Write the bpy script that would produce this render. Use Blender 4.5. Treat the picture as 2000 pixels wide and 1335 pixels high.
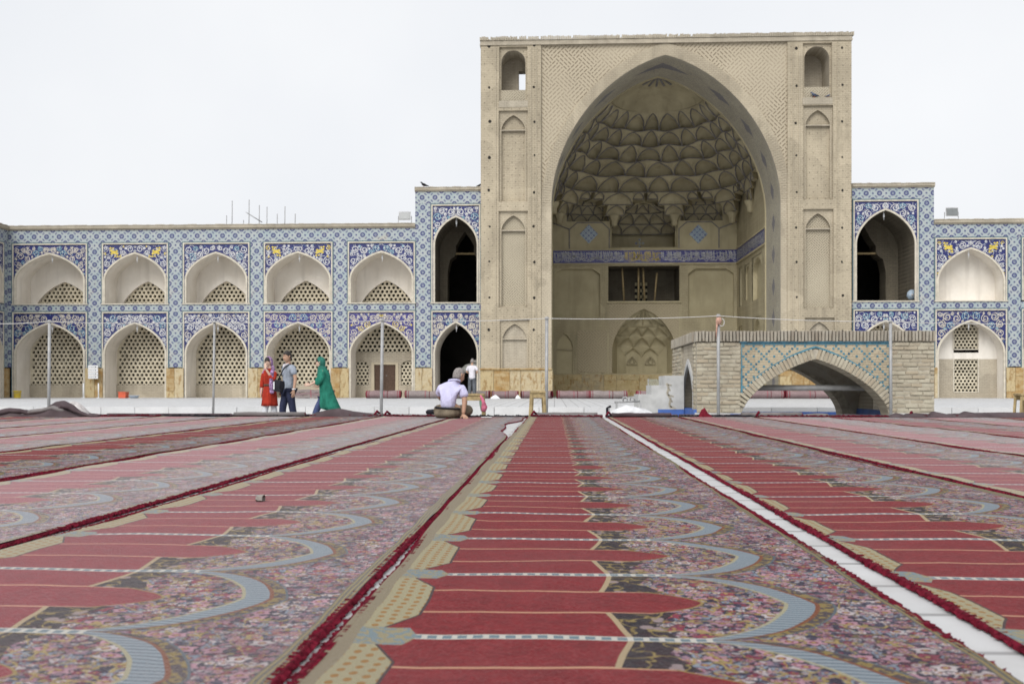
import bpy, bmesh, math, random
from mathutils import Vector, Matrix, noise as mnoise
sc = bpy.context.scene
for o in list(bpy.data.objects): bpy.data.objects.remove(o)
col = sc.collection
PI = math.pi
# ------------------------------------------------------------------ camera
CH = 0.47                       # lens height above the carpet platform (z = 0)
FPX = 1944.0                    # 35 mm lens, in photograph pixels
YAW = math.atan(83.0 / FPX)     # the facade runs along X; the camera is turned a little left
cam_d = bpy.data.cameras.new('camera'); cam = bpy.data.objects.new('camera', cam_d); col.objects.link(cam)
cam_d.sensor_width = 36.0; cam_d.lens = 35.0
cam_d.shift_y = 89.5 / 2000.0
cam_d.clip_start = 0.05; cam_d.clip_end = 2000
cam_d.dof.use_dof = True; cam_d.dof.focus_distance = 5.5; cam_d.dof.aperture_fstop = 6.3
cam.location = (0, 0, CH); cam.rotation_euler = (PI / 2, 0, YAW)
sc.camera = cam
# ------------------------------------------------------------------ sky and sun (bright overcast)
SUN_EL, SUN_AZ = math.radians(42), math.radians(200)   # azimuth clockwise from +Y: behind the camera, a little left
w = bpy.data.worlds.new('World'); sc.world = w; w.use_nodes = True
wt = w.node_tree; wt.nodes.clear()
wo = wt.nodes.new('ShaderNodeOutputWorld'); wb = wt.nodes.new('ShaderNodeBackground')
sk = wt.nodes.new('ShaderNodeTexSky'); sk.sky_type = 'NISHITA'; sk.sun_disc = False
sk.sun_elevation = SUN_EL; sk.sun_rotation = SUN_AZ; sk.air_density = 1.0; sk.dust_density = 6.0; sk.ozone_density = 1.0
hs = wt.nodes.new('ShaderNodeHueSaturation'); hs.inputs['Saturation'].default_value = 0.10
mx = wt.nodes.new('ShaderNodeMix'); mx.data_type = 'RGBA'; mx.inputs[0].default_value = 0.80
mx.inputs[7].default_value = (6.3, 6.45, 6.75, 1)        # cloud deck, slightly uneven
wn = wt.nodes.new('ShaderNodeTexNoise'); wc = wt.nodes.new('ShaderNodeTexCoord'); wn.inputs['Scale'].default_value = 2.2; wn.inputs['Detail'].default_value = 5
wt.links.new(wc.outputs['Generated'], wn.inputs['Vector'])
wr = wt.nodes.new('ShaderNodeValToRGB'); wr.color_ramp.elements[0].position = 0.3; wr.color_ramp.elements[1].position = 0.7
wr.color_ramp.elements[0].color = (5.75, 5.95, 6.3, 1); wr.color_ramp.elements[1].color = (6.7, 6.8, 6.95, 1)
wt.links.new(wn.outputs['Fac'], wr.inputs[0]); wt.links.new(wr.outputs[0], mx.inputs[7])
wt.links.new(sk.outputs[0], hs.inputs['Color']); wt.links.new(hs.outputs[0], mx.inputs[6])
wt.links.new(mx.outputs[2], wb.inputs['Color']); wb.inputs['Strength'].default_value = 0.10
wt.links.new(wb.outputs[0], wo.inputs[0])
sd = bpy.data.lights.new('sun', 'SUN'); so = bpy.data.objects.new('sun', sd); col.objects.link(so)
sd.energy = 1.5; sd.angle = math.radians(40); sd.color = (1.0, 0.98, 0.95)
sdir = Vector((math.sin(SUN_AZ) * math.cos(SUN_EL), math.cos(SUN_AZ) * math.cos(SUN_EL), math.sin(SUN_EL)))
so.rotation_euler = sdir.to_track_quat('Z', 'Y').to_euler(); so.location = sdir * 60
vs = sc.view_settings
vs.view_transform = 'Standard'; vs.look = 'None'; vs.gamma = 1; vs.use_curve_mapping = False; vs.exposure = 0.66
sc.render.engine = 'CYCLES'
# ------------------------------------------------------------------ measuring helpers
_sa, _ca = math.sin(YAW), math.cos(YAW)
def W(px, py, Y):
    """photograph pixel -> point on the plane at depth Y"""
    k = (px - 1000.0) / FPX
    t = Y / (_ca + _sa * k)
    return Vector((t * (-_sa + _ca * k), Y, CH + t * (757.0 - py) / FPX))
def X(px, Y): return W(px, 757, Y).x
def Z(py, Y, px=1000): return W(px, py, Y).z
# ------------------------------------------------------------------ mesh helpers
class MB:
    def __init__(s): s.v = []; s.f = []; s.xf = None
    def p(s, x, y, z):
        q = (x, y, z) if s.xf is None else tuple(s.xf(x, y, z))
        s.v.append(q); return len(s.v) - 1
    def face(s, pts): s.f.append([s.p(*q) for q in pts])
    def quad(s, a, b, c, d): s.face((a, b, c, d))
    def box(s, x0, x1, y0, y1, z0, z1):
        i = [s.p(x, y, z) for z in (z0, z1) for y in (y0, y1) for x in (x0, x1)]
        for q in ((0,2,3,1),(4,5,7,6),(0,1,5,4),(2,6,7,3),(0,4,6,2),(1,3,7,5)): s.f.append([i[k] for k in q])
    def obox(s, c, ax, ay, az):
        c, ax, ay, az = Vector(c), Vector(ax), Vector(ay), Vector(az)
        i = [s.p(*(c + ax*sx + ay*sy + az*sz)) for sz in (-1,1) for sy in (-1,1) for sx in (-1,1)]
        for q in ((0,2,3,1),(4,5,7,6),(0,1,5,4),(2,6,7,3),(0,4,6,2),(1,3,7,5)): s.f.append([i[k] for k in q])
    def prism(s, pts, y0, y1, caps=True):
        """polygon in XZ (list of (x,z)) extruded from y0 to y1"""
        n = len(pts)
        a = [s.p(x, y0, z) for x, z in pts]; b = [s.p(x, y1, z) for x, z in pts]
        if caps: s.f.append(a[:]); s.f.append(b[::-1])
        for k in range(n): s.f.append([a[k], b[k], b[(k+1)%n], a[(k+1)%n]])
    def zprism(s, pts, z0, z1):
        n = len(pts)
        a = [s.p(x, y, z0) for x, y in pts]; b = [s.p(x, y, z1) for x, y in pts]
        s.f.append(a[::-1]); s.f.append(b[:])
        for k in range(n): s.f.append([a[k], a[(k+1)%n], b[(k+1)%n], b[k]])
    def tube(s, pts, r, n=8, caps=True, sq=1.0):
        pts = [Vector(q) for q in pts]
        rs = r if isinstance(r, (list, tuple)) else [r] * len(pts)
        rings = []; up0 = None
        for i, q in enumerate(pts):
            d = (pts[min(i+1, len(pts)-1)] - pts[max(i-1, 0)]).normalized()
            if up0 is None:
                up = Vector((0,0,1)) if abs(d.z) < 0.9 else Vector((0,1,0))
            else: up = up0
            a = d.cross(up).normalized(); b = a.cross(d).normalized(); up0 = b
            rings.append([s.p(*(q + a*(rs[i]*math.cos(2*PI*k/n)) + b*(rs[i]*sq*math.sin(2*PI*k/n)))) for k in range(n)])
        for i in range(len(rings)-1):
            for k in range(n): s.f.append([rings[i][k], rings[i][(k+1)%n], rings[i+1][(k+1)%n], rings[i+1][k]])
        if caps: s.f.append(rings[0][::-1]); s.f.append(rings[-1][:])
    def lathe(s, prof, c, n=16):
        cx, cy, cz = c; rings = []
        for r, z in prof: rings.append([s.p(cx + r*math.cos(2*PI*k/n), cy + r*math.sin(2*PI*k/n), cz + z) for k in range(n)])
        for i in range(len(rings)-1):
            for k in range(n): s.f.append([rings[i][k], rings[i][(k+1)%n], rings[i+1][(k+1)%n], rings[i+1][k]])
        s.f.append(rings[0][::-1]); s.f.append(rings[-1][:])
    def loft(s, rings, caps=True, closed=True):
        ids = [[s.p(*q) for q in r] for r in rings]; n = len(ids[0])
        for i in range(len(ids)-1):
            for k in range(n if closed else n-1): s.f.append([ids[i][k], ids[i][(k+1)%n], ids[i+1][(k+1)%n], ids[i+1][k]])
        if caps: s.f.append(ids[0][::-1]); s.f.append(ids[-1][:])
    def ribbon(s, pts, wd, y, axis='y'):
        """flat strip in the XZ plane at depth y; pts are (x,z); wd width or list"""
        n = len(pts); ws = wd if isinstance(wd, (list, tuple)) else [wd]*n
        pr = None
        for i, (x, z) in enumerate(pts):
            x0, z0 = pts[max(i-1,0)]; x1, z1 = pts[min(i+1,n-1)]
            dx, dz = x1-x0, z1-z0; L = math.hypot(dx, dz) or 1
            nx, nz = -dz/L*ws[i]/2, dx/L*ws[i]/2
            cur = (s.p(x+nx, y, z+nz), s.p(x-nx, y, z-nz))
            if pr: s.f.append([pr[0], pr[1], cur[1], cur[0]])
            pr = cur
    def bar(s, pts, wd, y0, y1):
        """strip along pts in XZ with a rectangular section from y0 (front) to y1"""
        n = len(pts); pr = None; closed = False
        for i, (x, z) in enumerate(pts):
            x0, z0 = pts[max(i-1,0)]; x1, z1 = pts[min(i+1,n-1)]
            dx, dz = x1-x0, z1-z0; L = math.hypot(dx, dz) or 1
            nx, nz = -dz/L*wd/2, dx/L*wd/2
            cur = [s.p(x+nx, y0, z+nz), s.p(x-nx, y0, z-nz), s.p(x-nx, y1, z-nz), s.p(x+nx, y1, z+nz)]
            if pr:
                for k in range(4): s.f.append([pr[k], pr[(k+1)%4], cur[(k+1)%4], cur[k]])
            else: s.f.append(cur[::-1])
            pr = cur
        s.f.append(pr)
    def mesh(s, smooth=False, weld=False):
        me = bpy.data.meshes.new('m'); me.from_pydata(s.v, [], s.f); me.update()
        if weld:
            bm = bmesh.new(); bm.from_mesh(me); bmesh.ops.remove_doubles(bm, verts=bm.verts, dist=1e-4)
            bmesh.ops.recalc_face_normals(bm, faces=bm.faces); bm.to_mesh(me); bm.free()
        if smooth:
            for p in me.polygons: p.use_smooth = True
        return me
    def build(s, name, mat, parent=None, smooth=False, weld=False):
        return obj(name, s.mesh(smooth, weld), mat, parent)
def obj(name, me, mat, parent=None):
    me.name = name
    if mat is not None and not me.materials: me.materials.append(mat)
    o = bpy.data.objects.new(name, me); col.objects.link(o)
    if parent is not None:
        o.parent = parent; o.matrix_parent_inverse = world_of(parent).inverted()
    return o
def world_of(o):
    m = o.matrix_parent_inverse.copy() if o.parent else Matrix()
    loc = Matrix.LocRotScale(o.location, o.rotation_euler, o.scale)
    return (world_of(o.parent) @ m @ loc) if o.parent else loc
def tag(o, label, cat=None, group=None, kind=None):
    if label: o['label'] = label
    if cat: o['category'] = cat
    if group: o['group'] = group
    if kind: o['kind'] = kind
    return o
def empty(name, loc, label, cat, group=None, rz=0):
    o = bpy.data.objects.new(name, None); col.objects.link(o); o.location = loc; o.rotation_euler = (0,0,rz)
    o.empty_display_size = 0.2
    return tag(o, label, cat, group)
def struct(o): o['kind'] = 'structure'; return o
def copy_tree(o, parent=None, loc=None, rz=None):
    c = o.copy(); col.objects.link(c)
    if parent is not None: c.parent = parent
    if loc is not None: c.location = loc
    if rz is not None: c.rotation_euler = (0,0,rz)
    for ch in [q for q in o.children]: copy_tree(ch, c)
    return c
def archH(x, k): return 1 - k*x - (1-k)*(1-math.sqrt(max(0, 1-x*x)))
def arch(cx, w, zs, za, k=0.28, n=12):
    """pointed arch, (x,z) points from the left springing over the apex to the right springing"""
    L = []
    for i in range(n+1):
        t = PI/2*(1 - i/n); x = math.sin(t)
        L.append((cx - x*w/2, zs + (za-zs)*archH(x, k)))
    return L + [(2*cx-x, z) for x, z in L[-2::-1]]
def above_arch(mb, pts, ztop, y, x0=None, x1=None, zb=None):
    """wall face between an arch line and ztop; side strips down to zb"""
    for (xa, za), (xb, zb_) in zip(pts, pts[1:]):
        if abs(xa-xb) < 1e-6: continue
        mb.quad((xa,y,za),(xb,y,zb_),(xb,y,ztop),(xa,y,ztop))
    if x0 is not None and pts[0][0]-x0 > 1e-4: mb.quad((x0,y,zb),(pts[0][0],y,zb),(pts[0][0],y,ztop),(x0,y,ztop))
    if x1 is not None and x1-pts[-1][0] > 1e-4: mb.quad((pts[-1][0],y,zb),(x1,y,zb),(x1,y,ztop),(pts[-1][0],y,ztop))
def soffit(mb, pts, y0, y1):
    for (xa, za), (xb, zb) in zip(pts, pts[1:]):
        mb.quad((xa,y0,za),(xa,y1,za),(xb,y1,zb),(xb,y0,zb))
def holed(mb, x0, x1, z0, z1, y, holes):
    """rectangle facing -Y with rectangular holes (hx0,hx1,hz0,hz1)"""
    xs = sorted({x0, x1, *[h[0] for h in holes], *[h[1] for h in holes]})
    zs = sorted({z0, z1, *[h[2] for h in holes], *[h[3] for h in holes]})
    for a, b in zip(xs, xs[1:]):
        for c, d in zip(zs, zs[1:]):
            mx_, mz_ = (a+b)/2, (c+d)/2
            if any(h[0] < mx_ < h[1] and h[2] < mz_ < h[3] for h in holes): continue
            mb.quad((a,y,c),(b,y,c),(b,y,d),(a,y,d))
# ------------------------------------------------------------------ materials
class E:
    """a node socket with arithmetic"""
    def __init__(s, g, k): s.g = g; s.k = k
    def _b(s, op, o, r=False): return s.g.m(op, o, s) if r else s.g.m(op, s, o)
    def __add__(s, o): return s._b('ADD', o)
    __radd__ = __add__
    def __sub__(s, o): return s._b('SUBTRACT', o)
    def __rsub__(s, o): return s._b('SUBTRACT', o, True)
    def __mul__(s, o): return s._b('MULTIPLY', o)
    __rmul__ = __mul__
    def __truediv__(s, o): return s._b('DIVIDE', o)
    def __lt__(s, o): return s._b('LESS_THAN', o)
    def __gt__(s, o): return s._b('GREATER_THAN', o)
    def abs(s): return s.g.m('ABSOLUTE', s)
    def sqrt(s): return s.g.m('SQRT', s)
    def fract(s): return s.g.m('FRACT', s)
    def floor(s): return s.g.m('FLOOR', s)
    def sin(s): return s.g.m('SINE', s)
    def min(s, o): return s._b('MINIMUM', o)
    def max(s, o): return s._b('MAXIMUM', o)
    def pow(s, o): return s._b('POWER', o)
    def clamp(s): return s.max(0.0).min(1.0)
class G:
    def __init__(s, name, rough=0.9, spec=0.3):
        s.mat = bpy.data.materials.new(name); s.mat.use_nodes = True
        s.t = s.mat.node_tree; s.b = s.t.nodes['Principled BSDF']
        s.b.inputs['Roughness'].default_value = rough; s.b.inputs['Specular IOR Level'].default_value = spec
    def n(s, ty, **kw):
        nd = s.t.nodes.new(ty)
        for k, v in kw.items(): setattr(nd, k, v)
        return nd
    def put(s, sock, v):
        if isinstance(v, E): s.t.links.new(v.k, sock)
        elif isinstance(v, bpy.types.NodeSocket): s.t.links.new(v, sock)
        elif isinstance(v, (tuple, list)): sock.default_value = (*v, 1) if len(v) == 3 and sock.type == 'RGBA' else v
        else: sock.default_value = v
    def m(s, op, *a):
        nd = s.n('ShaderNodeMath', operation=op)
        for i, v in enumerate(a): s.put(nd.inputs[i], v)
        return E(s, nd.outputs[0])
    def coords(s, kind='Object'):
        tc = s.n('ShaderNodeTexCoord'); sp = s.n('ShaderNodeSeparateXYZ')
        s.vec = tc.outputs[kind]; s.t.links.new(s.vec, sp.inputs[0])
        return [E(s, sp.outputs[i]) for i in range(3)]
    def comb(s, x, y, z=0.0):
        nd = s.n('ShaderNodeCombineXYZ')
        for i, v in enumerate((x, y, z)): s.put(nd.inputs[i], v)
        return nd.outputs[0]
    def noise(s, scale, detail=3, vec=None, rough=0.5, color=False):
        nd = s.n('ShaderNodeTexNoise'); nd.inputs['Scale'].default_value = scale; nd.inputs['Detail'].default_value = detail
        nd.inputs['Roughness'].default_value = rough
        if vec is None and not hasattr(s, 'vec'): s.coords()
        s.t.links.new(vec or s.vec, nd.inputs['Vector'])
        return nd.outputs['Color'] if color else E(s, nd.outputs['Fac'])
    def voro(s, scale, vec=None, out='Color', feature='F1'):
        nd = s.n('ShaderNodeTexVoronoi', feature=feature); nd.inputs['Scale'].default_value = scale
        s.t.links.new(vec or s.vec, nd.inputs['Vector'])
        return nd.outputs[out]
    def ramp(s, fac, stops, const=False):
        nd = s.n('ShaderNodeValToRGB'); cr = nd.color_ramp
        if const: cr.interpolation = 'CONSTANT'
        while len(cr.elements) < len(stops): cr.elements.new(0.5)
        for e, (p, c) in zip(cr.elements, stops): e.position = p; e.color = (*c, 1)
        s.put(nd.inputs[0], fac); return nd.outputs[0]
    def mix(s, fac, a, b, bt='MIX'):
        nd = s.n('ShaderNodeMix', data_type='RGBA', blend_type=bt)
        s.put(nd.inputs[0], fac); s.put(nd.inputs[6], a); s.put(nd.inputs[7], b); return nd.outputs[2]
    def map(s, v, a, b, c, d):
        nd = s.n('ShaderNodeMapRange'); s.put(nd.inputs[0], v)
        for i, q in enumerate((a, b, c, d)): nd.inputs[i+1].default_value = q
        return E(s, nd.outputs[0])
    def bump(s, h, dist=0.01, strength=0.5):
        nd = s.n('ShaderNodeBump'); nd.inputs['Strength'].default_value = strength; nd.inputs['Distance'].default_value = dist
        s.put(nd.inputs['Height'], h); s.t.links.new(nd.outputs[0], s.b.inputs['Normal'])
    def rnd(s):
        nd = s.n('ShaderNodeObjectInfo'); return E(s, nd.outputs['Random'])
    def done(s, c): s.put(s.b.inputs['Base Color'], c); return s.mat
def simple(name, c, rough=0.8, var=0.15, scale=8.0, spec=0.3, metal=0.0, bump=0.0):
    g = G(name, rough, spec); g.coords(); n = g.noise(scale, 4)
    g.b.inputs['Metallic'].default_value = metal
    lo = tuple(q*(1-var) for q in c); hi = tuple(min(1, q*(1+var)) for q in c)
    if bump: g.bump(n, 0.01, bump)
    return g.done(g.mix(g.map(n, 0.3, 0.7, 0, 1), lo, hi))
M = {}
def mat_plaster(name, c, stain):
    g = G(name, 0.92, 0.2); x, y, z = g.coords()
    a = g.noise(0.9, 5); b = g.noise(7, 5, rough=0.6)
    c1 = g.mix(g.map(a, 0.35, 0.7, 0, 1), c, stain)
    st = g.noise(1.0, 4, g.comb(x*3.0, y*3.0, z*0.35))
    c1 = g.mix(g.map(st, 0.52, 0.75, 0, 0.55), c1, tuple(q*0.72 for q in stain))
    c2 = g.mix(g.map(b, 0.3, 0.75, 0, 0.25), c1, tuple(q*0.7 for q in c))
    g.bump(b, 0.01, 0.25); return g.done(c2)
M['plaster'] = mat_plaster('white_plaster', (0.75,0.71,0.645), (0.65,0.60,0.525))
M['cream_plaster'] = mat_plaster('cream_plaster', (0.50,0.44,0.33), (0.40,0.34,0.24))
M['iwan_plaster'] = mat_plaster('ochre_plaster', (0.455,0.402,0.262), (0.365,0.318,0.20))
M['muqarnas'] = mat_plaster('muqarnas_plaster', (0.45,0.397,0.262), (0.32,0.28,0.18))
M['trim'] = simple('cream_trim', (0.50,0.46,0.38), 0.85, 0.15, 6)
M['teal'] = simple('teal_glaze', (0.075,0.13,0.15), 0.4, 0.25, 12, 0.5)
M['dark'] = simple('interior_shade', (0.022,0.020,0.017), 0.95, 0.3, 2)  # near-black base colour stands for the shade of unlit interiors
M['rib'] = simple('grey_blue_rib', (0.165,0.155,0.15), 0.8, 0.3, 5)
M['lattice'] = simple('lattice_plaster', (0.50,0.45,0.345), 0.92, 0.2, 3, 0.2, bump=0.2)
def mat_brick(name, c, c2, mortar, bw=0.24, rh=0.075, vert=True, ms=0.012, rot=0.0, dots=0.0, xz=True):
    g = G(name, 0.93, 0.2); x, y, z = g.coords()
    u = x if xz else (x + y)
    if rot:
        cr, sr = math.cos(rot), math.sin(rot); uu = u*cr + z*sr; vv = z*cr - u*sr
    else: uu, vv = u, z
    nd = g.n('ShaderNodeTexBrick'); g.put(nd.inputs['Vector'], g.comb(uu, vv, 0.0))
    nd.inputs['Color1'].default_value = (*c, 1); nd.inputs['Color2'].default_value = (*c2, 1); nd.inputs['Mortar'].default_value = (*mortar, 1)
    nd.inputs['Scale'].default_value = 1.0; nd.inputs['Mortar Size'].default_value = ms
    nd.inputs['Brick Width'].default_value = bw; nd.inputs['Row Height'].default_value = rh; nd.inputs['Mortar Smooth'].default_value = 0.3
    cl = nd.outputs['Color']
    big = g.noise(0.55, 5); cl = g.mix(g.map(big, 0.38, 0.68, 0, 0.62), cl, tuple(q*0.74 for q in c2))
    st = g.noise(1.0, 5, g.comb(x*1.6, y*1.6, z*0.25)); cl = g.mix(g.map(st, 0.48, 0.78, 0, 0.55), cl, tuple(min(1,q*1.28) for q in c))
    if dots:
        # dark joint holes scattered in a staggered lattice
        du = (uu/0.36).fract() - 0.5; dv0 = vv/0.30
        du2 = ((uu/0.36) + (dv0.floor()*0.5)).fract() - 0.5; dv = dv0.fract() - 0.5
        d = ((du2*0.36)*(du2*0.36) + (dv*0.30)*(dv*0.30)).sqrt()
        cl = g.mix((d < 0.03)*dots, cl, tuple(q*0.35 for q in c2))
    pt = g.noise(0.42, 2, g.comb(x + 31.0, y, z*1.3)); cl = g.mix(g.map(pt, 0.565, 0.575, 0, 0.30), cl, tuple(min(1, q*1.22) for q in c))
    so_ = g.noise(0.9, 6, g.comb(x*2.6, y, z*0.5 + 7.0), 0.65); cl = g.mix(g.map(so_, 0.56, 0.74, 0, 0.55), cl, tuple(q*0.48 for q in c2))
    gr = g.noise(16, 3); cl = g.mix(g.map(gr, 0.3, 0.7, 0, 0.26), cl, tuple(q*0.55 for q in c))
    g.bump(nd.outputs['Fac'], 0.012, 0.5)
    g.b.inputs['Normal'].links[0].from_node.invert = True
    return g.done(cl)
BR, BR2, BM = (0.455,0.393,0.290), (0.385,0.333,0.245), (0.285,0.243,0.178)
M['brick'] = mat_brick('buff_brick', BR, BR2, BM, 0.26, 0.085, dots=0.75)
M['brick_pale'] = mat_brick('pale_brick', (0.455,0.398,0.300), (0.40,0.348,0.262), BM, 0.20, 0.085)
M['brick_in'] = mat_brick('inner_brick', (0.44,0.387,0.255), (0.385,0.335,0.218), (0.31,0.265,0.175), 0.26, 0.09)
M['brick_shade'] = mat_brick('shaded_brick', (0.16,0.138,0.10), (0.13,0.113,0.084), (0.095,0.083,0.063), 0.26, 0.09)  # darkened copy of the inner brick: recess shade put into the colour
M['brick_low'] = mat_brick('grey_buff_brick', (0.45,0.40,0.315), (0.385,0.34,0.265), (0.30,0.265,0.21), 0.22, 0.075)
def mat_strap(name, c, dk, P=0.62):
    """raised diagonal strapwork of bricks: nested stepped diagonals in two directions"""
    g = G(name, 0.93, 0.2); x, y, z = g.coords()
    a = (x + z)*0.7071; b = (z - x)*0.7071
    wob = g.noise(0.8, 2)*0.06
    a = a + wob; b = b + wob
    ca = (a/P).floor(); cb = (b/P).floor()
    fa = (a/P).fract(); fb = (b/P).fract()
    chk = ((ca + cb)*0.5).fract() > 0.25
    # alternating blocks of stripes, like a basket weave on the diagonal
    s1 = ((fa*5.0).fract() - 0.5).abs() < 0.17
    s2 = ((fb*5.0).fract() - 0.5).abs() < 0.17
    brk1 = ((fb*3.0 + (fa*5.0).floor()*0.5).fract() - 0.5).abs() < 0.40
    brk2 = ((fa*3.0 + (fb*5.0).floor()*0.5).fract() - 0.5).abs() < 0.40
    ln = chk*(s1*brk1) + (1.0 - chk)*(s2*brk2)
    big = g.noise(0.5, 5); fade_sheen = g.map(g.noise(0.35, 3), 0.38, 0.6, 0.35, 0.95)
    cl = g.mix(g.map(big, 0.35, 0.7, 0, 0.7), c, tuple(q*0.84 for q in c))
    gr = g.noise(18, 3); cl = g.mix(g.map(gr, 0.3, 0.7, 0, 0.22), cl, tuple(q*0.55 for q in c))
    cl = g.mix(ln*fade_sheen, cl, dk)
    g.bump(1.0 - ln*fade_sheen, 0.03, 0.6)
    return g.done(cl)
M['strap'] = mat_strap('strapwork_brick', (0.44,0.382,0.285), (0.18,0.145,0.10), 0.74)
M['strap_fine'] = mat_strap('fine_strapwork_brick', (0.42,0.372,0.28), (0.17,0.14,0.10), 0.46)
M['strap_in'] = mat_strap('inner_strapwork_brick', (0.40,0.345,0.235), (0.25,0.21,0.14), 0.66)
def mat_tile(name, P=0.605, flip=False, bg=(0.365,0.385,0.375), dk=(0.024,0.032,0.125)):
    """pale ground with blue octagonal flowers, diagonal lozenges and small squares"""
    g = G(name, 0.35, 0.5); x, y, z = g.coords()
    u = y if flip else x
    a = (u/P).fract() - 0.5; b = (z/P).fract() - 0.5
    ax, bx = a.abs(), b.abs()
    def ring(p, q, r0, r1):
        d = p.max(q).max((p + q)*0.72); return (d > r0)*(d < r1)
    cx, cy = 0.5 - ax, 0.5 - bx
    m1 = ring(ax, bx, 0.08, 0.195) + (ax.max(bx) < 0.035)
    m2 = ring(cx, cy, 0.08, 0.195) + (cx.max(cy) < 0.035)
    # small squares halfway
    s1 = (ax.max(cy) < 0.065) + (cx.max(bx) < 0.065)
    # diagonal elongated lozenges
    e1 = (ax + bx - 0.5)*0.7071; e2 = (ax - bx)*0.7071
    loz = (e1.abs()*1.0 < 0.055)*((e2.abs()*0.6 + (e1.abs() - 0.03).max(0.0)*0.8) < 0.062)
    lin = (e2.abs() < 0.06)*(e1.abs() < 0.012)
    k = (m1 + m2 + s1 + loz*(1.0 - lin)).clamp()
    tw = g.noise(2.3, 3); br = g.noise(25, 2)
    base = g.mix(g.map(tw, 0.3, 0.7, 0, 1), bg, tuple(q*f for q, f in zip(bg, (0.74,0.88,0.93))))
    tq = ((ax.max(bx) < 0.10)*(ax.max(bx) > 0.055)).clamp()
    base = g.mix(tq*0.6, base, (0.05,0.10,0.19))
    blue = g.mix(g.map(g.noise(1.1, 3), 0.3, 0.7, 0, 1), dk, (0.034,0.040,0.15))
    cl = g.mix(k, base, blue)
    cl = g.mix(g.map(br, 0.45, 0.8, 0, 0.45), cl, (0.36,0.36,0.36))
    gx = ((u/(P/3)).fract() - 0.5).abs() > 0.485; gz = ((z/(P/3)).fract() - 0.5).abs() > 0.485
    cl = g.mix((gx + gz).clamp()*0.35, cl, (0.22,0.22,0.22))
    wear = g.noise(0.7, 6, rough=0.65); cl = g.mix(g.map(wear, 0.62, 0.72, 0, 0.5), cl, (0.42,0.37,0.28))
    g.bump(br, 0.004, 0.2)
    return g.done(cl)
M['tile'] = mat_tile('blue_flower_tile')
M['tile_side'] = mat_tile('blue_flower_tile_side', flip=True)
def mat_cobalt(name, c, c2, fleck):
    g = G(name, 0.35, 0.5); x, y, z = g.coords()
    n = g.noise(3, 4); v = g.voro(13.0); sp = g.n('ShaderNodeSeparateColor'); g.t.links.new(v, sp.inputs[0])
    r = E(g, sp.outputs[0])
    d = E(g, g.voro(13.0, out='Distance'))
    cl = g.mix(g.map(n, 0.3, 0.7, 0, 1), c, c2)
    cl = g.mix(((r > 0.55)*(d < 0.30))*0.75, cl, g.mix(r > 0.8, fleck, (0.16,0.30,0.40)))
    wear = g.noise(1.1, 6, rough=0.65); cl = g.mix(g.map(wear, 0.64, 0.72, 0, 0.4), cl, (0.40,0.35,0.27))
    return g.done(cl)
M['cobalt'] = mat_cobalt('cobalt_tile', (0.010,0.014,0.085), (0.016,0.022,0.125), (0.30,0.28,0.30))
M['violet'] = mat_cobalt('violet_blue_tile', (0.024,0.022,0.13), (0.045,0.038,0.18), (0.36,0.31,0.32))
M['vine'] = simple('white_glaze', (0.52,0.52,0.51), 0.4, 0.12, 6, 0.5)
M['vine_cream'] = simple('cream_glaze', (0.50,0.46,0.38), 0.4, 0.15, 6, 0.5)
M['vine_teal'] = simple('turquoise_glaze', (0.19,0.34,0.39), 0.4, 0.15, 6, 0.5)
M['yellow'] = simple('yellow_glaze', (0.55,0.42,0.06), 0.4, 0.2, 9, 0.5)
def mat_stone(name, cols):
    g = G(name, 0.75, 0.35); x, y, z = g.coords(); r = g.rnd()
    c = g.ramp(r, [(i/len(cols), q) for i, q in enumerate(cols)], const=True)
    n = g.noise(2.2, 6, g.comb(x*1.2 + r*17.0, y + r*9.0, z*2.2), 0.65)
    c = g.mix(g.map(n, 0.38, 0.62, 0, 0.85), c, (0.44,0.35,0.20), 'MIX')
    vn = g.noise(3.5, 5, g.comb(x*2.0 + r*31.0, y, z*0.8), 0.7); c = g.mix(g.map(vn, 0.52, 0.62, 0, 0.75), c, (0.24,0.135,0.04))
    n2 = g.noise(9, 4); c = g.mix(g.map(n2, 0.45, 0.8, 0, 0.35), c, (0.20,0.15,0.08)); g.bump(n2, 0.008, 0.3)
    return g.done(c)
M['dado'] = mat_stone('ochre_stone', [(0.33,0.20,0.07), (0.45,0.36,0.20), (0.28,0.17,0.06), (0.47,0.40,0.27), (0.40,0.27,0.11)])
M['dado_in'] = mat_stone('weathered_ochre_stone', [(0.33,0.27,0.14), (0.30,0.26,0.17), (0.36,0.28,0.13)])
def mat_marble(name, c, bw, rh, yx=False):
    g = G(name, 0.6, 0.35); x, y, z = g.coords()
    nd = g.n('ShaderNodeTexBrick'); g.put(nd.inputs['Vector'], g.comb(y, x, 0.0) if yx else g.comb(x, y, 0.0))
    nd.inputs['Color1'].default_value = (*c, 1); nd.inputs['Color2'].default_value = (*[q*0.9 for q in c], 1)
    nd.inputs['Mortar'].default_value = (*[q*0.42 for q in c], 1); nd.inputs['Scale'].default_value = 1.0
    nd.inputs['Mortar Size'].default_value = 0.012; nd.inputs['Brick Width'].default_value = bw; nd.inputs['Row Height'].default_value = rh
    n = g.noise(0.7, 6, rough=0.62); n2 = g.noise(6, 4)
    cl = g.mix(g.map(n, 0.4, 0.7, 0, 0.5), nd.outputs['Color'], tuple(q*f for q, f in zip(c, (0.80,0.78,0.76))))
    cl = g.mix(g.map(n2, 0.45, 0.75, 0, 0.45), cl, tuple(q*f for q, f in zip(c, (0.60,0.57,0.53))))
    return g.done(cl)
M['slab'] = mat_marble('white_stone_paving', (0.55,0.555,0.565), 1.4, 0.30, True)
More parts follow.
